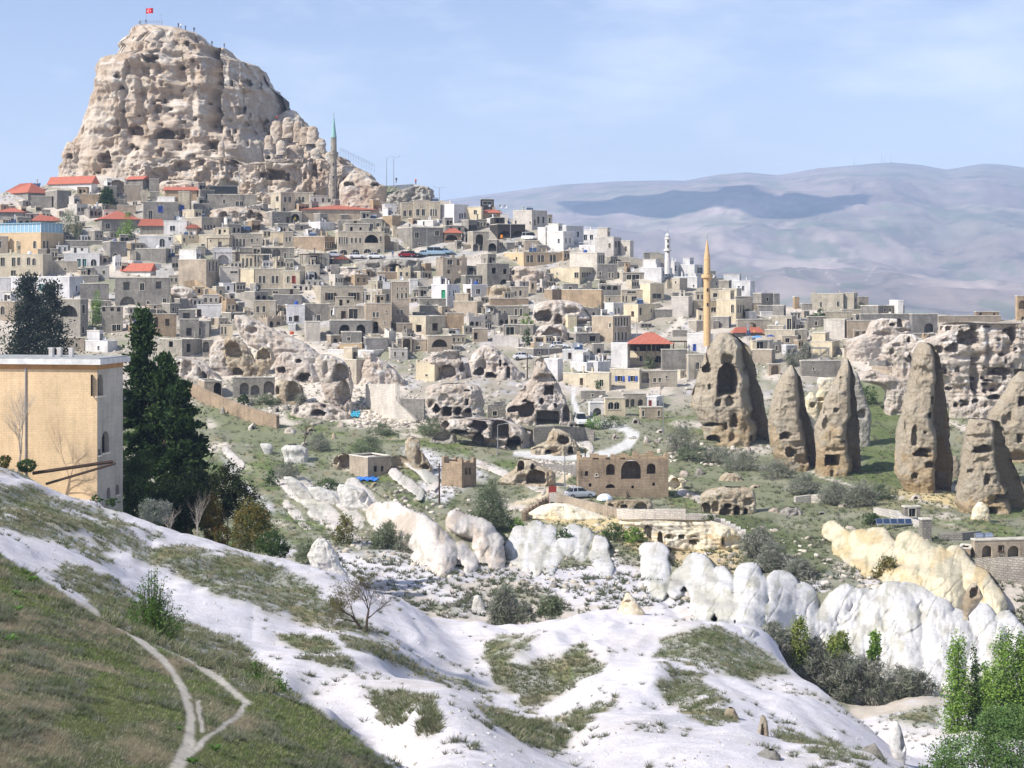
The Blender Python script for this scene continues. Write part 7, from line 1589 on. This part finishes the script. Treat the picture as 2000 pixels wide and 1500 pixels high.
for zz in (.8, 2.8, 4.8, 6.6):
    m = MB(); m.tube((-1.9, -1.2, zz), (2.5, -1.2, zz), .04, .04, 5); m.tube((-1.9, 1.4, zz), (2.5, 1.4, zz), .04, .04, 5); m.tube((-1.8, -1.2, zz), (-.6, -1.2, zz+2), .03, .03, 4); m.build('rail', M_METAL, sc)
    m = MB(); m.box(-1.8, -1.1, zz, 2.4, -.5, zz+.05); m.build('plank', M_WOOD, sc)
# ---------------------------------------------------------------- people (skinned bodies)
def person_mesh(pose=0):
    v = [(0, 0, .95), (0, 0, 1.15), (0, .01, 1.38), (0, .0, 1.5), (0, -.02, 1.66), (.10, 0, .92), (.12, -.02, .5), (.13, .02, .08), (.13, -.12, .03), (-.10, 0, .92), (-.12, .03, .5), (-.13, .05, .08), (-.13, -.09, .03), (.19, 0, 1.40), (.27, -.02, 1.14), (.25, -.12, .92), (-.19, 0, 1.40), (-.27, -.02, 1.14), (-.24, -.14, .94)]
    if pose: v[15] = (.1, -.28, 1.2); v[18] = (-.1, -.28, 1.2)
    e = [(0, 1), (1, 2), (2, 3), (3, 4), (0, 5), (5, 6), (6, 7), (7, 8), (0, 9), (9, 10), (10, 11), (11, 12), (2, 13), (13, 14), (14, 15), (2, 16), (16, 17), (17, 18)]
    r = [.15, .14, .16, .06, .105, .10, .07, .05, .045, .10, .07, .05, .045, .065, .048, .035, .065, .048, .035]
    me = bpy.data.meshes.new('body'); me.from_pydata(v, e, []); o = bpy.data.objects.new('tmp', me); C.objects.link(o); md = o.modifiers.new('s', 'SKIN')
    for i, q in enumerate(me.skin_vertices[0].data): q.radius = (r[i]*(1.15 if i < 3 else 1), r[i]*(.8 if i < 3 else 1)); q.use_root = i == 0
    o.modifiers.new('d', 'SUBSURF').levels = 1; dg = bpy.context.evaluated_depsgraph_get(); me2 = bpy.data.meshes.new_from_object(o.evaluated_get(dg)); bpy.data.objects.remove(o, do_unlink=True); me2.name = 'body'; return me2
CL = {n: flat('cloth_'+n, c) for n, c in {'blue': (.04, .08, .25), 'red': (.5, .04, .04), 'black': (.02, .02, .025), 'white': (.7, .7, .7), 'grey': (.15, .15, .16), 'green': (.05, .12, .06)}.items()}
M_SKIN = flat('skin', (.45, .27, .18))
PB = [person_mesh(0), person_mesh(1)]
def person(label, px, py, d, top, leg, pose=0, rz=0, group=None):
    me = PB[pose].copy(); me.materials.clear()
    for m_ in (CL[leg], CL[top], M_SKIN, M_DARK): me.materials.append(m_)
    for p in me.polygons:
        z = p.center.z; p.material_index = 3 if (z < .1 or z > 1.68) else (0 if z < .93 and abs(p.center.x) < .2 else (2 if z > 1.46 or z < .93 else 1)); p.use_smooth = True
    o = ob('person', me, None, None, ((px-1000)/F*d, d, (HY-py)/F*d)); o.rotation_euler = (0, 0, rz); return tag(o, label, 'person', group)
RC = [o for o in C.objects if o.name == 'rock_castle'][0]
def castle_top(px):
    """height and distance of the rock crest at this pixel column"""
    me = RC.data; a = np.empty(len(me.vertices)*3, np.float32); me.vertices.foreach_get('co', a); a = a.reshape(-1, 3)+np.array(RC.location)
    X = a[:, 0]/a[:, 1]*F+1000; k = np.abs(X-px) < 3; q = a[k]; i = (q[:, 2]/q[:, 1]).argmax(); return q[i]
for i, (x, top, leg, pose, lb) in enumerate([(775, 'white', 'black', 0, 'person in white at the far left of the summit platform'), (812, 'black', 'blue', 1, 'person at the foot of the flagpole in dark clothes'), (1003, 'grey', 'black', 0, 'person in grey, left of a pair on the summit ridge'), (1016, 'white', 'grey', 0, 'person in white top, right of a pair on the summit ridge'), (1043, 'blue', 'black', 1, 'person in blue standing alone on the summit ridge'), (1090, 'black', 'black', 0, 'person in black on the right brink of the summit'),
    (1190, 'green', 'black', 0, 'person half hidden behind the notch below the summit'), (1258, 'grey', 'blue', 0, 'person standing on the lower right shoulder of the rock castle')]):
    q = castle_top(x/2.857); person(lb, x/2.857, 0, q[1], top, leg, pose, random.Random(i).uniform(-1, 1)); o = C.objects[-1]; o.location = (float(q[0]), float(q[1]), float(q[2])-.1)
for a in (('person in a red jacket resting by the boulders beside the rock castle', 541, 237, 474, 'red', 'black', 1), ('person in dark clothes walking on the skyline path', 774, 358, 452, 'black', 'grey', 0), ('person in red and black at the end of the skyline path', 812, 361, 450, 'red', 'black', 1), ('person in blue between the parked cars', 767, 503, None, 'blue', 'grey', 0), ('person in dark clothes beside the arch of the pointed-arch house', 903, 488, None, 'black', 'white', 0)):
    d = a[3] or hit(a[1], a[2]); person(a[0], a[1], a[2], d, a[4], a[5], a[6]); 
    if a[3] is None: o = C.objects[-1]; o.location.z = gz1(o.location.x, o.location.y)
# flag and summit platform
q = castle_top(286); fx = float(q[0]); fy = float(q[1]); fz = float(q[2]); k = fy/F; zt = (HY-16)/F*fy
T = thing('flagpole', 'tall flagpole on the very top of the rock castle', 'flagpole', (fx, fy, fz)); m = MB(); m.tube((0, 0, -.5), (0, 0, zt-fz+.3), .07, .045, 6); m.build('pole', M_METAL, T)
Fl = thing('flag', 'red flag with white crescent and star flying over the rock castle', 'flag', (fx+.05, fy, zt-.1)); w, h = 13.5*k, 10*k
n = 14; m = MB(); wav = lambda x, z: .13*math.sin(x/w*7)*x/w*2
for i in range(n):
    for j in range(4): xa, xb = w*i/n, w*(i+1)/n; za, zb = -h*j/4, -h*(j+1)/4; m.quad([(xa, wav(xa, 0), zb+xa*.06), (xb, wav(xb, 0), zb+xb*.06), (xb, wav(xb, 0), za+xb*.06), (xa, wav(xa, 0), za+xa*.06)])
m.build('cloth', flat('flag_red', (.72, .015, .03), .7, 0, .05), Fl)
def emblem(name, poly): m = MB(); m.quad([(x, wav(x, z)-.04, z+x*.06) for x, z in poly]); m.quad([(x, wav(x, z)+.04, z+x*.06) for x, z in reversed(poly)]); m.build(name, M_WHITE, Fl)
R_ = h*.27; cx_, cz_ = w*.36, -h*.5
out = [(cx_+R_*math.cos(t), cz_+R_*math.sin(t)) for t in np.linspace(.62, 2*math.pi-.62, 22)]; inn = [(cx_+R_*.27+R_*.80*math.cos(t), cz_+R_*.80*math.sin(t)) for t in np.linspace(2*math.pi-.75, .75, 22)]
emblem('crescent', out+inn); sx = cx_+R_*1.35; emblem('star', [(sx+(R_*.5 if i % 2 == 0 else R_*.2)*math.cos(math.pi+i*math.pi/5), cz_+(R_*.5 if i % 2 == 0 else R_*.2)*math.sin(math.pi+i*math.pi/5)) for i in range(10)])
q = castle_top(318); T = thing('mast', 'thin antenna mast right of the summit flag', 'mast', q); m = MB(); m.tube((0, 0, -.5), (0, 0, 3.6), .05, .03, 5); m.box(-.35, -.02, 3.3, .35, .02, 3.4); m.build('pole', M_METAL, T)
q = castle_top(290); T = thing('railing', 'low railing and parapet round the summit platform', 'railing', q)
for i in range(9): m = MB(); m.tube((-2.5+i*.9, 0, -.6), (-2.5+i*.9, 0, 1.0), .05, .05, 4); m.build('post', M_METAL, T)
m = MB(); m.box(-2.6, -.05, .95, 4.8, .05, 1.05); m.box(-2.6, -.04, .5, 4.8, .04, .56); m.build('rail', M_METAL, T)
T = thing('railing', 'post railing climbing the slope right of the grey minaret', 'railing', ((665-1000)/F*468, 468, (HY-296)/F*468))
for i in range(14): m = MB(); x = i*.75; z = -i*.36; m.tube((x, 0, z-1.4), (x, 0, z+1.0), .04, .04, 4); m.build('post', M_METAL, T)
m = MB(); m.tube((0, 0, 1), (9.75, 0, -3.7), .035, .035, 4); m.tube((0, 0, .5), (9.75, 0, -4.2), .03, .03, 4); m.build('rail', M_METAL, T)
# ---------------------------------------------------------------- cars
def loft(m, secs):
    k = len(m.v); n = len(secs[0])
    for s in secs: m.v += [tuple(p) for p in s]
    for i in range(len(secs)-1):
        for j in range(n): j2 = (j+1) % n; a = k+i*n; m.f.append((a+j, a+j2, a+n+j2, a+n+j)); m.uv += [(0, 0)]*4
    m.f.append(tuple(k+j for j in reversed(range(n)))); m.uv += [(0, 0)]*n; m.f.append(tuple(k+(len(secs)-1)*n+j for j in range(n))); m.uv += [(0, 0)]*n
def car(label, px, py, colr, rz=0, kind='car', group='cars in the village', cat='car', d=None):
    b = gp(px, py, d); T = thing('parked_car' if kind != 'van' else 'parked_van', label, cat, b, rz, group); L_ = 4.3 if kind == 'car' else 4.9; hb = 1.0 if kind == 'car' else 1.15; ht = 1.46 if kind == 'car' else 2.05
    pm = flat('car_paint_'+label[:12].replace(' ', '_'), colr, .25, .2, .02); sec = lambda x, z0, z1, w: [(x, -w, z0), (x, -w*1.02, (z0+z1)/2), (x, -w*.93, z1), (x, w*.93, z1), (x, w*1.02, (z0+z1)/2), (x, w, z0)]
    m = MB()
    if kind == 'car': S_ = [(-L_/2, .4, .75, .74), (-L_/2+.12, .28, .92, .82), (-L_/2+.6, .25, .98, .86), (0, .25, 1.0, .87), (L_/2-1.1, .25, .95, .86), (L_/2-.2, .28, .78, .80), (L_/2, .38, .62, .7)]
    else: S_ = [(-L_/2, .35, 1.1, .85), (-L_/2+.1, .28, 1.18, .9), (0, .25, 1.18, .92), (L_/2-.6, .25, 1.1, .9), (L_/2-.1, .3, .85, .84), (L_/2, .38, .7, .76)]
    loft(m, [sec(*s) for s in S_]); m.build('body', pm, T)
    x0, x1 = (-L_/2+.35, L_/2-1.2) if kind == 'car' else (-L_/2+.06, L_/2-.75); m = MB(); r0, r1 = x0+(.55 if kind == 'car' else .12), x1-.75
    loft(m, [[(a, -w, z) for a, w, z in ((x0, .78, hb-.06), (r0, .62, ht), (r1, .62, ht), (x1, .76, hb-.08))], [(a, w, z) for a, w, z in ((x0, .78, hb-.06), (r0, .62, ht), (r1, .62, ht), (x1, .76, hb-.08))]]); m.build('cabin_glass', M_GLASS, T)
    m = MB(); m.box(r0-.05, -.64, ht-.03, r1+.08, .64, ht+.04); m.build('roof', pm, T)
    for xx in ((r0+r1)/2, r0+.1): 
        for s in (-1, 1): m = MB(); m.tube((xx, s*.80, hb-.05), (xx, s*.64, ht), .045, .045, 4); m.build('pillar', pm, T)
    for xx in (-L_/2+.8, L_/2-.85):
        for s in (-1, 1): m = MB(); m.tube((xx, s*.70, .32), (xx, s*.90, .32), .32, .32, 14); w_o = m.build('wheel', M_DARK, T); m = MB(); m.tube((xx, s*.895, .32), (xx, s*.915, .32), .18, .18, 10); m.build('rim', M_METAL, w_o)
    for s in (-1, 1): m = MB(); m.box(L_/2-.08, s*.6-.14, .58, L_/2+.01, s*.6+.14, .72); m.build('headlight', M_STEEL, T); m = MB(); m.box(-L_/2-.02, s*.64-.1, .62, -L_/2+.05, s*.64+.1, .82); m.build('tail_light', M_RED, T)
WHT, SLV, DRD, BLK, LBL = (.75, .75, .76), (.45, .48, .52), (.25, .02, .03), (.03, .03, .035), (.30, .42, .52)
for a in (('silver car at the left end of the parking street, half hidden', 655, 502, SLV, 0), ('white saloon car parked below the arched grey building', 697, 505, WHT, .1), ('white saloon car parked right of the first white one', 734, 505, WHT, .05), ('dark red car in shade on the parking street', 794, 502, DRD, .1), ('black car beside the dark red one', 806, 501, BLK, 0), ('pale blue-silver car, leftmost of three by the lamp post', 832, 500, LBL, .2),
          ('silver-blue minivan in the middle of three by the lamp post', 852, 498, LBL, 0, 'van'), ('pale blue car, rightmost of three by the lamp post', 871, 496, LBL, .1), ('white van parked on the upper street by the trees', 1034, 468, WHT, -.9, 'van'), ('white car parked in the yard under the low ruined arch', 1092, 681, WHT, 0), ('white van with blue stripe at the top of the road bend', 1134, 830, WHT, -1.45, 'van'),
          ('silver car parked behind the church garden wall', 1132, 972, SLV, .3), ('small white car on the low street left of the yard', 1022, 702, WHT, .1), ('light car on the terrace beside the mosque hall', 668, 392, SLV, 0), ('white car behind the mosque roof, near the scaffolding', 682, 391, WHT, .1)):
    car(*a[:5], *(a[5:] or ()), cat='van' if 'van' in a[0] else 'car', d=hit(650, 402)+9 if a[2] < 395 else None)
# ---------------------------------------------------------------- lamps, poles, dishes, heaters, panels
def lamp(label, px, pt, pb, arms=2, name='street_lamp', d=None, cat='street lamp'):
    b = gp(px, pb, d); h = (HY-pt)/F*b[1]-b[2]; T = thing(name, label, cat, b); m = MB(); m.tube((0, 0, -.4), (0, 0, h), .11, .06, 7); m.build('pole', M_METAL, T)
    for s in ((-1, 1) if arms == 2 else ((1,) if arms == 1 else ())):
        m = MB(); m.tube((0, 0, h), (s*1.3, 0, h+.25), .04, .035, 5); m.build('arm', M_METAL, T); m = MB(); m.box(min(s*1.2, s*1.9), -.15, h+.2, max(s*1.2, s*1.9), .15, h+.34); m.build('lamp_head', M_STEEL, T)
for a in (('double-armed street lamp above the parked cars', 834, 443, 502, 2), ('double-armed street lamp on the skyline at the right of the ridge', 858, 367, 395, 2), ('tall double mast lamp on the skyline, left one', 755, 308, 368, 1), ('tall double mast lamp on the skyline, right one', 769, 308, 368, 1), ('tall lamp post before the glass terrace restaurant', 468, 320, 405, 0), ('slim street lamp in the yard of the porch houses', 395, 415, 430, 0),
          ('lamp post beside the first parked white car', 997, 430, 470, 1), ('lamp post at the foot of the cave rocks by the meadow', 972, 830, 890, 1), ('lamp post left of the church ruin', 1103, 890, 970, 0), ('lamp post in front of the long arcaded tan house', 1204, 640, 690, 1), ('thick concrete post beside the widest fairy chimney', 1346, 693, 745, 0), ('white concrete power post by the low village houses', 1296, 772, 848, 0),
          ('thin lamp pole in the lower white yard', 1072, 655, 705, 1), ('thin pole in front of the terrace by the square window house', 966, 620, 660, 0), ('short white lamp post left of the arched courtyard', 825, 520, 548, 0), ('iron post with a hoop in the cave belt', 472, 678, 720, 0), ('tall thin pole beside the red hipped restaurant roof', 1244, 620, 668, 0), ('white inclined pole above the vaulted rock', 478, 588, 622, 0)): lamp(*a)
def pole(label, px, pt, pb): b = gp(px, pb); h = (HY-pt)/F*b[1]-b[2]; T = thing('wooden_pole', label, 'pole', b); m = MB(); m.tube((0, 0, -.5), (0, 0, h), .14, .09, 7); m.build('shaft', M_WOOD, T); m = MB(); m.box(-.5, -.05, h-.5, .5, .05, h-.4); m.build('crossarm', M_WOOD, T)
pole('wooden pole in the meadow left of the roofless brown hut', 858, 905, 985); pole('wooden pole beside the track above the church ruin', 1143, 875, 900); pole('short wooden pole at the right of the ruined yards', 1030, 690, 740)
def dish(label, z, x, y, r, d=None, group='satellite dishes on the roofs', rz=0.3):
    px, py = zp(z, x, y); r_ = r/ZONES[z][2]; d = d or hit(px, py+r_*2.4); k = d/F; R = r_*k; T = thing('satellite_dish', label, 'satellite dish', ((px-1000)*k, d-1, (HY-py)*k-R*1.2), rz, group)
    m = MB(); m.tube((0, .1, -1.6), (0, .1, R*1.1), .05, .04, 6); m.build('mast', M_METAL, T); m = MB(); n = 14; k0 = []
    for j, (rr_, dd) in enumerate(((0.05, .22), (.5, .16), (.85, .06), (1, 0))): k0.append([(rr_*R*math.cos(t), -.1+dd*R, R*1.2+rr_*R*math.sin(t)) for t in np.linspace(0, 2*math.pi, n, endpoint=False)])
    for j in range(3):
        for i in range(n): i2 = (i+1) % n; m.quad([k0[j][i], k0[j][i2], k0[j+1][i2], k0[j+1][i]])
    m.build('reflector', M_WHITE, T, smooth=True); m = MB(); m.tube((0, 0, R*.3), (0, -R*.7, R*1.1), .025, .02, 4); m.box(-.07, -R*.8, R*1.05, .07, -R*.6, R*1.2); m.build('receiver', M_METAL, T)
for a in (('big white dish, left of a pair on the black wooden roof house', 'C', 700, 133, 15), ('big white dish, right of a pair on the black wooden roof house', 'C', 737, 133, 15), ('grey dish beside the dark timber rooftop box', 'C', 615, 125, 10), ('white dish on the long ochre terrace house', 'C', 848, 443, 13), ('white dish in the yard left of the satellite-dotted white houses', 'C', 1280, 1205, 30), ('pale dish on the white cube by the arched tan house', 'D', 690, 1052, 17), ('white dish left of the shuttered cream house', 'B', 408, 1005, 14),
          ('white dish on the side of the shuttered cream house', 'B', 1236, 1128, 12), ('round white dish, leftmost on the arcaded white ruin', 'A', 1040, 522, 13), ('round white dish, second on the arcaded white ruin', 'A', 1073, 522, 13), ('white dish hanging on the veranda house', 'A', 237, 802, 15), ('pale dish in the dark courtyard', 'A', 640, 908, 16), ('white dish beside the glass-sided narrow house', 'M', 1402, 497, 13), ('white dish, left of the pair on the low white roof', 'A', 775, 1348, 18),
          ('white dish, right of the pair on the low white roof', 'A', 812, 1345, 15), ('small white dish on the yellow-cream terrace', 'A', 1500, 530, 12), ('white dish on the pure white house roof', 'D', 470, 347, 10), ('small dish on the yellow cube house', 'B', 905, 920, 10), ('white dish on the mosque side house roof', 'B', 808, 440, 9)): dish(*a)
def heater(label, z, x, y, w, d=None, rz=0):
    px, py = zp(z, x, y); w_ = w/ZONES[z][2]; d = d or hit(px, py+10)-1; k = d/F; W_ = w_*k; T = thing('solar_heater', label, 'solar heater', ((px-1000)*k, d, (HY-py)*k-W_*.3), rz, 'solar water heaters on roofs')
    for i in range(2): m = MB(); x0 = -W_/2+i*W_/2+.04; Mx = lambda p: (p[0], p[1]*math.cos(.7)-p[2]*math.sin(.7), p[1]*math.sin(.7)+p[2]*math.cos(.7)); m.box(x0, 0, 0, x0+W_/2-.08, 1.7, .08, Mx); m.build('collector', M_PANEL, T)
    m = MB(); m.tube((0, 1.35, .9), (0, 1.35, 2.4), .28, .28, 12); m.build('tank', M_STEEL, T)
    for x0 in (-W_*.35, W_*.35): m = MB(); m.tube((x0, 1.3, -1.5), (x0, 1.3, 1.3), .04, .04, 4); m.tube((x0, 0, -1.5), (x0, 0, .1), .04, .04, 4); m.build('stand', M_METAL, T)
for a in (('solar heater on the leftmost red hipped roof', 'A', 275, 160, 62), ('solar heater with yellow tank by the low red roof', 'A', 105, 430, 90), ('solar heater with steel tank above the grey block house', 'A', 1370, 410, 60), ('pair of blue panels, left on the grey roof terrace', 'A', 1710, 500, 66), ('pair of blue panels, right on the grey roof terrace', 'A', 1880, 480, 110), ('solar heater above the orange roof strip', 'A', 1310, 700, 72), ('solar heater with silver tank on the low tan hut roof', 'A', 720, 1330, 60), ('solar heater tank on the restaurant row roof', 'D', 1235, 880, 30),
          ('solar heater behind the pines on the cube house', 'A', 740, 340, 60), ('solar heater on the ochre terrace house roof', 'C', 950, 465, 60)): heater(*a)
sp = gp(1757, 1032); k = sp[1]/F; T = thing('solar_rack', 'row of six dark framed solar panels on a rack beside the grey block', 'solar panels', sp)
for i in range(6):
    w = 13.6*k; x0 = (i-3.2)*w*1.04; Mx = lambda p: (p[0], p[1]*.6, p[1]*.8+p[2]+.5); m = MB(); m.box(x0, 0, 0, x0+w, 12*k, .06, Mx); fo = m.build('frame', M_STEEL, T); m = MB(); m.box(x0+.06, .06, .062, x0+w-.06, 12*k-.06, .075, Mx); m.build('panel', M_PANEL, fo)
for i in range(5): m = MB(); x0 = (i-2.6)*16*k; m.tube((x0, .4, -1.5), (x0, .4, 1.0), .06, .06, 5); m.build('leg', M_METAL, T)
for i, (x, y) in enumerate([(1760, 128), (1778, 127), (1797, 127), (1817, 126)]):
    px, py = zp('G', x, y); d = hit(1960, 1090)+2; k = d/F; m = MB(); m.tube((-.35, 0, 0), (.35, 0, 0), .42, .42, 12); m.tube((0, 0, -1), (0, 0, -.4), .05, .05, 4)
    o = m.build('water_tank', M_STEEL, loc=((px-1000)*k, d, (HY-py)*k)); tag(o, 'silver drum water tank on the vaulted house roof, '+['leftmost of four', 'second of four from left', 'third of four from left', 'rightmost of four'][i], 'water tank', 'water tanks on the vaulted house')
# tarpaulin, tent, umbrellas, small colour accents
def sheet(label, px, py, w, h, colr, name, cat, d=None, n=12, sag=.3):
    b = gp(px, py, d); k = b[1]/F; m = MB(); W_, D_ = w*k, h*k*2.2; g = [[(W_*(i/n-.5)+.2*math.sin(j*2.3), D_*(j/n-.5)*(1+.2*math.sin(i)), .12+sag*(math.sin(i*1.7+j)*.5+.5)+(b[2] and gz1(b[0]+W_*(i/n-.5), b[1]+D_*(j/n-.5))-b[2])) for j in range(n+1)] for i in range(n+1)]
    for i in range(n):
        for j in range(n): m.quad([g[i][j], g[i+1][j], g[i+1][j+1], g[i][j+1]])
    tag(m.build(name, flat(name+'_cloth', colr, .5, 0, .2, 4), loc=b, smooth=True), label, cat)
sheet('bright blue tarpaulin crumpled on the scrub slope below the ruined hut', 716, 938, 44, 10, (.02, .16, .55), 'tarpaulin', 'tarpaulin')
sheet('blue and turquoise plastic litter at the foot of the gravel heap', 694, 812, 16, 16, (.05, .35, .5), 'plastic_sheet', 'litter')
b = gp(1181, 976); k = b[1]/F; T = thing('dome_tent', 'white and pale blue striped dome tent on the church garden lawn', 'tent', b); R = 16*k; n = 16
for s, mt in ((0, M_WHITE), (1, flat('pale_blue_canvas', (.55, .65, .8)))):
    m = MB()
    for i in range(n):
        if i % 2 != s: continue
        for j in range(5):
            a0, a1 = 2*math.pi*i/n, 2*math.pi*(i+1)/n; e0, e1 = math.pi/2*j/5, math.pi/2*(j+1)/5; f_ = lambda a, e: (R*math.cos(a)*math.cos(e), R*math.sin(a)*math.cos(e), R*.75*math.sin(e)); m.quad([f_(a0, e0), f_(a1, e0), f_(a1, e1), f_(a0, e1)])
    m.build('canvas', mt, T)
def umbrella(label, px, pt, pb, hw, mt, closed=True, d=None):
    d = d or hit(px, pb+8)-.5; k = d/F; h = (pb-pt)*k; T = thing('parasol', label, 'parasol', ((px-1000)*k, d, (HY-pb)*k)); m = MB(); m.tube((0, 0, -1.5), (0, 0, h*.98), .03, .03, 5); m.build('pole', M_METAL, T); m = MB(); r = hw*k
    m.lathe([(r, h*(.25 if closed else .7)), (r*.8, h*.55 if closed else h*.82), (.03, h)], 10); m.build('canopy', mt, T)
umbrella('closed white parasol on the restaurant terrace, left one', 1253, 664, 683, 3, M_WHITE); umbrella('closed white parasol on the restaurant terrace, right one', 1289, 664, 683, 3, M_WHITE)
umbrella('pale blue open parasol on the hotel terrace', 1479, 655, 668, 11, flat('blue_canvas', (.12, .3, .6)), False); umbrella('dark blue open parasol right of the pale blue one', 1505, 653, 667, 9, flat('navy_canvas', (.05, .08, .25)), False); umbrella('closed white parasol on the balcony of the shuttered house', 652, 600, 620, 2.5, M_WHITE)
for i, (px, py, w, h, colr, lb) in enumerate([(980, 462, 5, 7, (.75, .25, .03), 'orange barrel stove on the dark veranda'), (570, 650, 9, 6, (.5, .1, .03), 'red and yellow cart on the terrace'), (1473, 648, 4, 5, (.8, .4, .05), 'orange lantern on the hotel roof, left one'), (1500, 646, 4, 5, (.8, .4, .05), 'orange lantern on the hotel roof, right one'), (576, 427, 5, 7, (.6, .5, .05), 'yellow box in the arched grey doorway')]):
    d = hit(px, py+4)-1.2; k = d/F; m = MB(); m.lathe([(w*k*.3, -h*k*.5), (w*k*.5, -h*k*.3), (w*k*.5, h*k*.3), (w*k*.25, h*k*.5), (.01, h*k*.5)], 10); o = m.build('barrel' if i < 1 else ('cart' if i == 1 else ('lantern' if i < 4 else 'crate')), flat('accent_'+str(i), colr, .6), loc=((px-1000)*k, d, (HY-py)*k)); tag(o, lb, 'barrel' if i < 1 else ('cart' if i == 1 else ('lantern' if i < 4 else 'crate')))
# masts on the far ridge
for i, (px, h) in enumerate([(1670, 22), (1725, 22), (1729, 14), (1743, 20)]):
    j = int(np.abs(mc-px).argmin()); r0 = GX[0, 0]; kk = (HPY[:, j]).argmin(); d = HD[kk, j]; z = HZ[kk, j]; T = thing('radio_mast', 'thin radio mast on the far ridge, '+['leftmost, alone', 'second from left', 'third from left, shortest', 'rightmost'][i], 'radio mast', (float(hx[kk, j]), float(d), float(z)), 0, 'radio masts on the far ridge')
    m = MB(); m.tube((0, 0, -5), (0, 0, h/F*d), 1.6, .5, 4); m.build('tower', M_METAL, T)
# plank ramp by the ochre wall
b = gp(60, 915, 121); k = b[1]/F
T = thing('roof_beam', 'long dark timber beam slanting to the foot of the ochre wall', 'beam', ((60-1000)*k, 121.5, (HY-918)*k)); m = MB(); m.tube((0, 0, -.3), (5.0, 4, .15), .13, .13, 4); m.tube((1.0, 0, -1.1), (5.2, 4, .0), .10, .10, 4); m.build('timber', M_WOOD, T)

# small things on the flat roofs
rr = random.Random(21); rr.shuffle(ROOFS); seen = {}; TK = []
for q, Wf, Wl, px, py, cn in ROOFS[:64]:
    kind = rr.choice(['tank', 'tank', 'dish', 'heater']); q = np.array(q)
    lb = {'tank': 'small water tank', 'dish': 'small dish', 'heater': 'small solar heater'}[kind]+f' on {cn} roof, '+where(px, py)
    if len(lb.split()) > 13: lb = {'tank': 'small roof tank', 'dish': 'small roof dish', 'heater': 'small solar heater'}[kind]+', '+where(px, py)
    if kind == 'tank':
        m = MB(); m.lathe([(.01, 0), (.45, 0), (.48, .3), (.48, .9), (.3, 1.1), (.01, 1.15)], 12); o = m.build('roof_tank', rr.choice([M_STEEL, M_WHITE, M_BLUE, M_METAL]), loc=q-[0, 0, .2]); tag(o, lb, 'water tank', 'water tanks on the roofs')
    elif kind == 'dish': dish(lb, 'O', q[0]/q[1]*F+1000, HY-(q[2]+.9)/q[1]*F, 4.2, d=q[1]); o = [c for c in list(C.objects)[-6:] if c.name.startswith('satellite')][-1]
    else:
        o = thing('solar_heater', lb, 'solar heater', q-[0, 0, .2], 0, 'solar water heaters on roofs'); Mx = lambda p: (p[0], p[1]*.76-p[2]*.64, p[1]*.64+p[2]*.76)
        m = MB(); m.box(-.9, 0, .1, .9, 1.7, .18, Mx); m.build('collector', M_PANEL, o); m = MB(); m.tube((-.8, 1.35, 1.35), (.8, 1.35, 1.35), .24, .24, 10); m.build('tank', M_STEEL, o)
        m = MB(); m.box(-.85, 1.25, -.2, -.78, 1.32, 1.2); m.box(.78, 1.25, -.2, .85, 1.32, 1.2); m.box(-.85, 0, -.2, -.78, .07, .2); m.box(.78, 0, -.2, .85, .07, .2); m.build('stand', M_METAL, o)
    TK.append((px, py, o))
G2 = defaultdict(list)
for px, py, o in TK: G2[o['label']].append((px, o))
for lb, L_ in G2.items():
    if len(L_) > 1:
        L_.sort(key=lambda q: q[0])
        for i, (x, o) in enumerate(L_): o['label'] = lb.replace('small ', '', 1).replace('white ', '').replace('just ', '').replace('far ', '')+(', left one' if i == 0 else (', right one' if i == len(L_)-1 else ', middle one'))
for o in C.objects:
    if o.get('label') and len(o['label'].split()) > 16: o['label'] = o['label'].replace(' two-storey', '').replace('just ', '').replace('far ', '')
# rain pipe and stain strip on the ochre building
pp = MB(); pp.tube(ft((-.08, 6, -.3)), ft((-.08, 6, -H_+1)), .06, .06, 6); pp.build('rain_pipe', M_METAL, FB)
